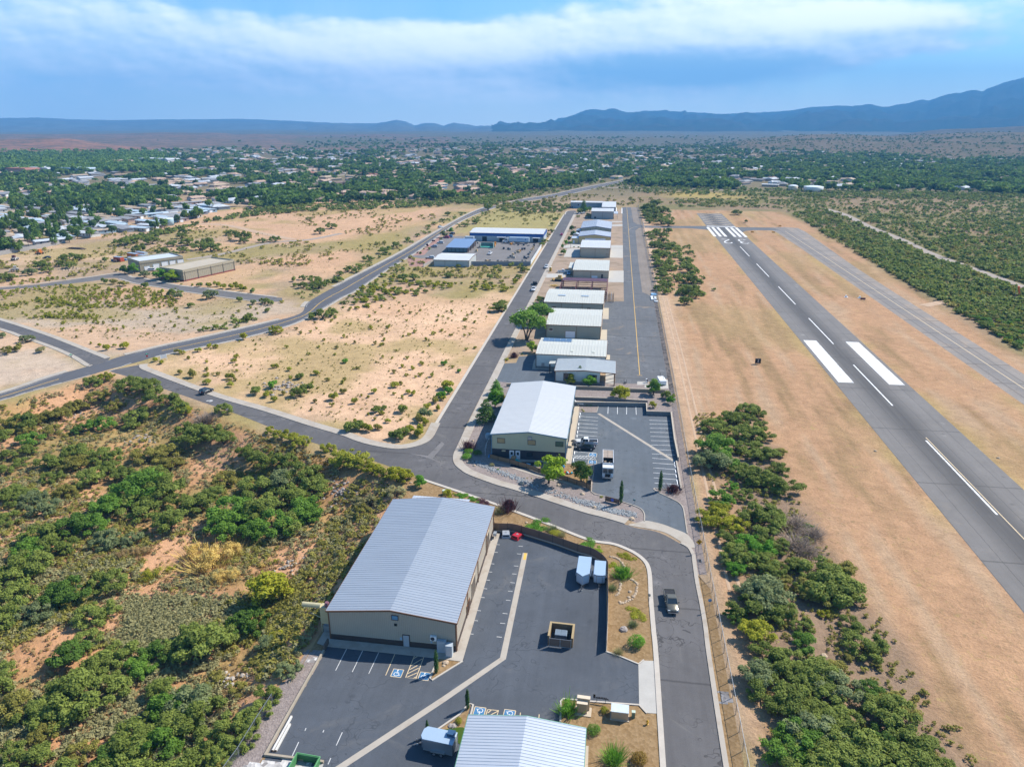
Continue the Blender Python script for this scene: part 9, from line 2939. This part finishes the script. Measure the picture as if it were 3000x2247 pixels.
# shrubs in front of the town
fs = []
for _ in range(2600):
 u = rg.uniform(-100, 3100)
 v = front(u) + rg.uniform(0, 22) ** 1.0
 fs.append(G(u, v))
fs = np.array(fs)
fs = fs[clear(fs[:, 0], fs[:, 1], 4) & (fs[:, 0] > -330)]
mass('town_edge_brush','green brush along the near edge of the town',['blob'],fs[:1500],(1.6,3.6),rg,L_MESQ)
# sparse scrub on the plain before the runway end
pl = scatter([(1430,600),(1780,545),(2100,562),(2150,590),(2050,640),(1900,640),(1800,610),(1500,640)],240,rg,lambda X,Y: sst(VN(X / 30,Y / 30,3),.4,.6),True)
mass('plain_scrub','olive scrub on the grassy plain beyond the hangars',['blob'],pl,(1.2,2.8),rg,L_OLIVE)
# ------------------------------------------------------------------ hills and mountains
def px_to_azel(u, v):
 a, b = u - CXP, v - CYP
 dx, dy, dz = a, FPX * _c - b * _s, -(FPX * _s + b * _c)
 x, y = dx * _ca - dy * _sa, dx * _sa + dy * _ca
 return math.degrees(math.atan2(x,y)),math.atan2(dz,math.hypot(dx,dy))
def mountains(name,label,prof,r0,r1,rough,mat,seed,step=.06,rings=26,back=1.1,gully=1.0):
 """range of hills whose skyline follows prof (picture points) at distance r1, foot at r0"""
 pa = [px_to_azel(*p) for p in prof]
 a0, a1 = pa[0][0], pa[-1][0]
 az = np.arange(a0, a1, step)
 crest = np.interp(az,[p[0] for p in pa],[CAMH + r1 * math.tan(p[1]) for p in pa])
 N1, N2 = VNoise(seed), VNoise(seed + 1)
 A = np.radians(az)
 V = []
 ts = np.concatenate([np.linspace(0,1,rings),[1.06,1.14,back]])
 for t in ts:
  r = r0 + (r1 - r0) * t
  f = np.where(t <= 1, t ** 1.25, max(0, 1 - (t - 1) * 2.2))
  xx, yy = np.sin(A) * r / 700., np.cos(A) * r / 700.
  n = N1(xx, yy, 5) - .5
  ridge = 1 - np.abs(2 * N2(xx * 1.3 + 7, yy * 1.3, 4) - 1)
  env = math.sin(min(t, 1) * math.pi) ** .8 if t < 1 else 0
  h = crest * f + env * (n * rough * 1.3 + (ridge - .75) * rough * gully * 1.5) + (N1(xx * 7,yy * 7,3) - .5) * rough * .10 * (1 if t > 0 else 0)
  h = np.maximum(h, -6 if t < .02 else -3)
  V.append(np.stack([np.sin(A) * r,np.cos(A) * r,h if t > 0 else np.full_like(h,-12.0)],1))
 n = len(az)
 m = len(ts)
 i = np.arange(n * m).reshape(m, n)
 Fq = np.stack([i[:-1,:-1].ravel(),i[:-1,1:].ravel(),i[1:,1:].ravel(),i[1:,:-1].ravel()],1)
 me = np_mesh(name, np.concatenate(V), Fq, mat)
 me.polygons.foreach_set('use_smooth',[True] * len(me.polygons))
 o = bpy.data.objects.new(name, me)
 COL.objects.link(o)
 tag(o, label, kind='structure')
 return np.concatenate(V).reshape(m, n, 3)
def scrub_mat(name, a, b, c, scale=.012):
 m = bpy.data.materials.new(name)
 m.use_nodes = True
 nt = m.node_tree
 t = NT(nt)
 p = nt.nodes['Principled BSDF']
 tc = t.n('ShaderNodeTexCoord')
 P = tc.outputs['Object']
 k = t.ramp(t.noise(P, scale, 6, .65), .42, .60)
 col = t.mix(k, a, b)
 k2 = t.ramp(t.noise(P, scale * 5, 5, .7), .50, .64)
 col = t.mix(t.m('MULTIPLY', k2, .8), col, c)
 t.link(col, p.inputs['Base Color'])
 p.inputs['Roughness'].default_value = 1.0
 p.inputs['Specular IOR Level'].default_value = 0.0
 return m
M_MTN = scrub_mat('mountain_forest',(0.030,0.038,0.026),(0.048,0.045,0.034),(0.020,0.028,0.018),.004)
M_MESA = scrub_mat('red_mesa',(0.19,0.125,0.095),(0.115,0.095,0.07),(0.055,0.06,0.04),.012)
M_FOOT = scrub_mat('scrub_hill',(0.165,0.125,0.085),(0.135,0.115,0.07),(0.060,0.068,0.036),.018)
M_FARH = scrub_mat('far_range',(0.12,0.13,0.13),(0.10,0.10,0.10),(0.08,0.085,0.08),.003)
mountains('mountains','dark blue mountain range along the right horizon',[(1440,396),(1500,388),(1560,376),(1610,364),(1650,348),(1690,337),(1715,325),(1740,323),(1790,327),(1850,333),(1880,328),(1950,327),(2000,329),(2060,331),(2120,335),(2180,333),(2260,329),(2320,325),(2380,314),(2450,311),(2520,312),(2590,317),(2620,309),(2660,303),(2700,292),(2722,295),(2770,279),(2800,275),(2830,270),(2858,265),(2880,270),(2920,250),(2960,238),(3000,228),(3060,218),(3200,222),(3400,240)],6400,11200,170,M_MTN,41)
mountains('far_mountains','pale jagged blue hills in the middle of the horizon',[(900,372),(960,362),(1040,362),(1100,362),(1130,358),(1160,352),(1190,357),(1215,369),(1245,361),(1275,362),(1300,370),(1330,361),(1350,366),(1390,374),(1430,370),(1480,373),(1530,377),(1600,378),(1680,384)],6500,11000,60,M_FARH,51,.08,14)
mountains('far_mountains','faint pale blue plateau along the left horizon',[(-500,352),(-100,348),(60,346),(110,345),(200,350),(330,353),(450,351),(600,350),(700,349),(760,351),(880,356),(930,359),(1010,362),(1100,370),(1200,384)],7500,11400,50,M_FARH,61,.1,12)
mountains('mesa','reddish brown mesas and cliffs at the left of town',[(-600,399),(-100,396),(0,394),(120,394),(260,394),(360,392),(470,389),(560,390),(640,390),(690,394),(760,393),(830,398),(900,400),(960,400),(1030,398),(1090,396),(1160,397),(1230,400),(1320,401)],2300,4400,13,M_MESA,71,.05,30,1.25,1.0)
mountains('red_cliffs','low red cliffs above the river trees at far left',[(-600,418),(-100,412),(0,410),(70,408),(150,406),(210,408),(270,416),(330,424),(380,430),(450,436)],1950,2650,9,scrub_mat('red_cliff_rock',(0.26,0.135,0.09),(0.14,0.10,0.075),(0.06,0.06,0.04),.02),81,.05,18,1.3,1.6)
FV = mountains('foothills','brown scrub covered foothills at the right of town',[(1950,436),(2050,428),(2120,420),(2200,408),(2280,402),(2360,396),(2440,394),(2520,397),(2600,400),(2700,396),(2800,391),(2900,389),(3000,388),(3150,386),(3400,384)],1650,3000,14,M_FOOT,91,.05,30,1.25,1.2)
FV2 = mountains('dark_mesa','dark flat topped hill behind the foothills at right',[(2600,398),(2700,386),(2760,379),(2850,377),(2920,374),(3000,370),(3150,366),(3400,360)],3100,4300,14,scrub_mat('dark_scrub_hill',(0.10,0.09,0.065),(0.13,0.105,0.08),(0.05,0.055,0.035),.012),95,.05,16)
# junipers dotted over the foothills
q = FV[:30].reshape(-1, 3)
q = q[(np.degrees(np.arctan2(q[:, 0], q[:, 1])) < 36)]
id_ = rg.integers(0, len(q), 2600)
jj = q[id_] + np.concatenate([rg.normal(size=(2600,2)) * 9,np.zeros((2600,1))],1)
mass('foothill_scrub','dark junipers dotted over the foothills',['blob'],jj[:,:2],(2.0,4.8),rg,L_TOWN2,jj[:,2])
# ------------------------------------------------------------------ air
hzm = bpy.data.materials.new('haze_air')
hzm.use_nodes = True
nt = hzm.node_tree
nt.nodes.clear()
t = NT(nt)
out = t.n('ShaderNodeOutputMaterial')
vol = t.n('ShaderNodeVolumePrincipled')
vol.inputs['Color'].default_value = (0.15, 0.46, 0.88, 1)
vol.inputs['Density'].default_value = 0.00013
vol.inputs['Anisotropy'].default_value = 0.0
t.link(vol.outputs[0], out.inputs['Volume'])
o = MB().box(-10500,10500,-700,12600,-40,820).build('haze',hzm)
tag(o,'thin blue haze that pales the far hills',None,None,'stuff')
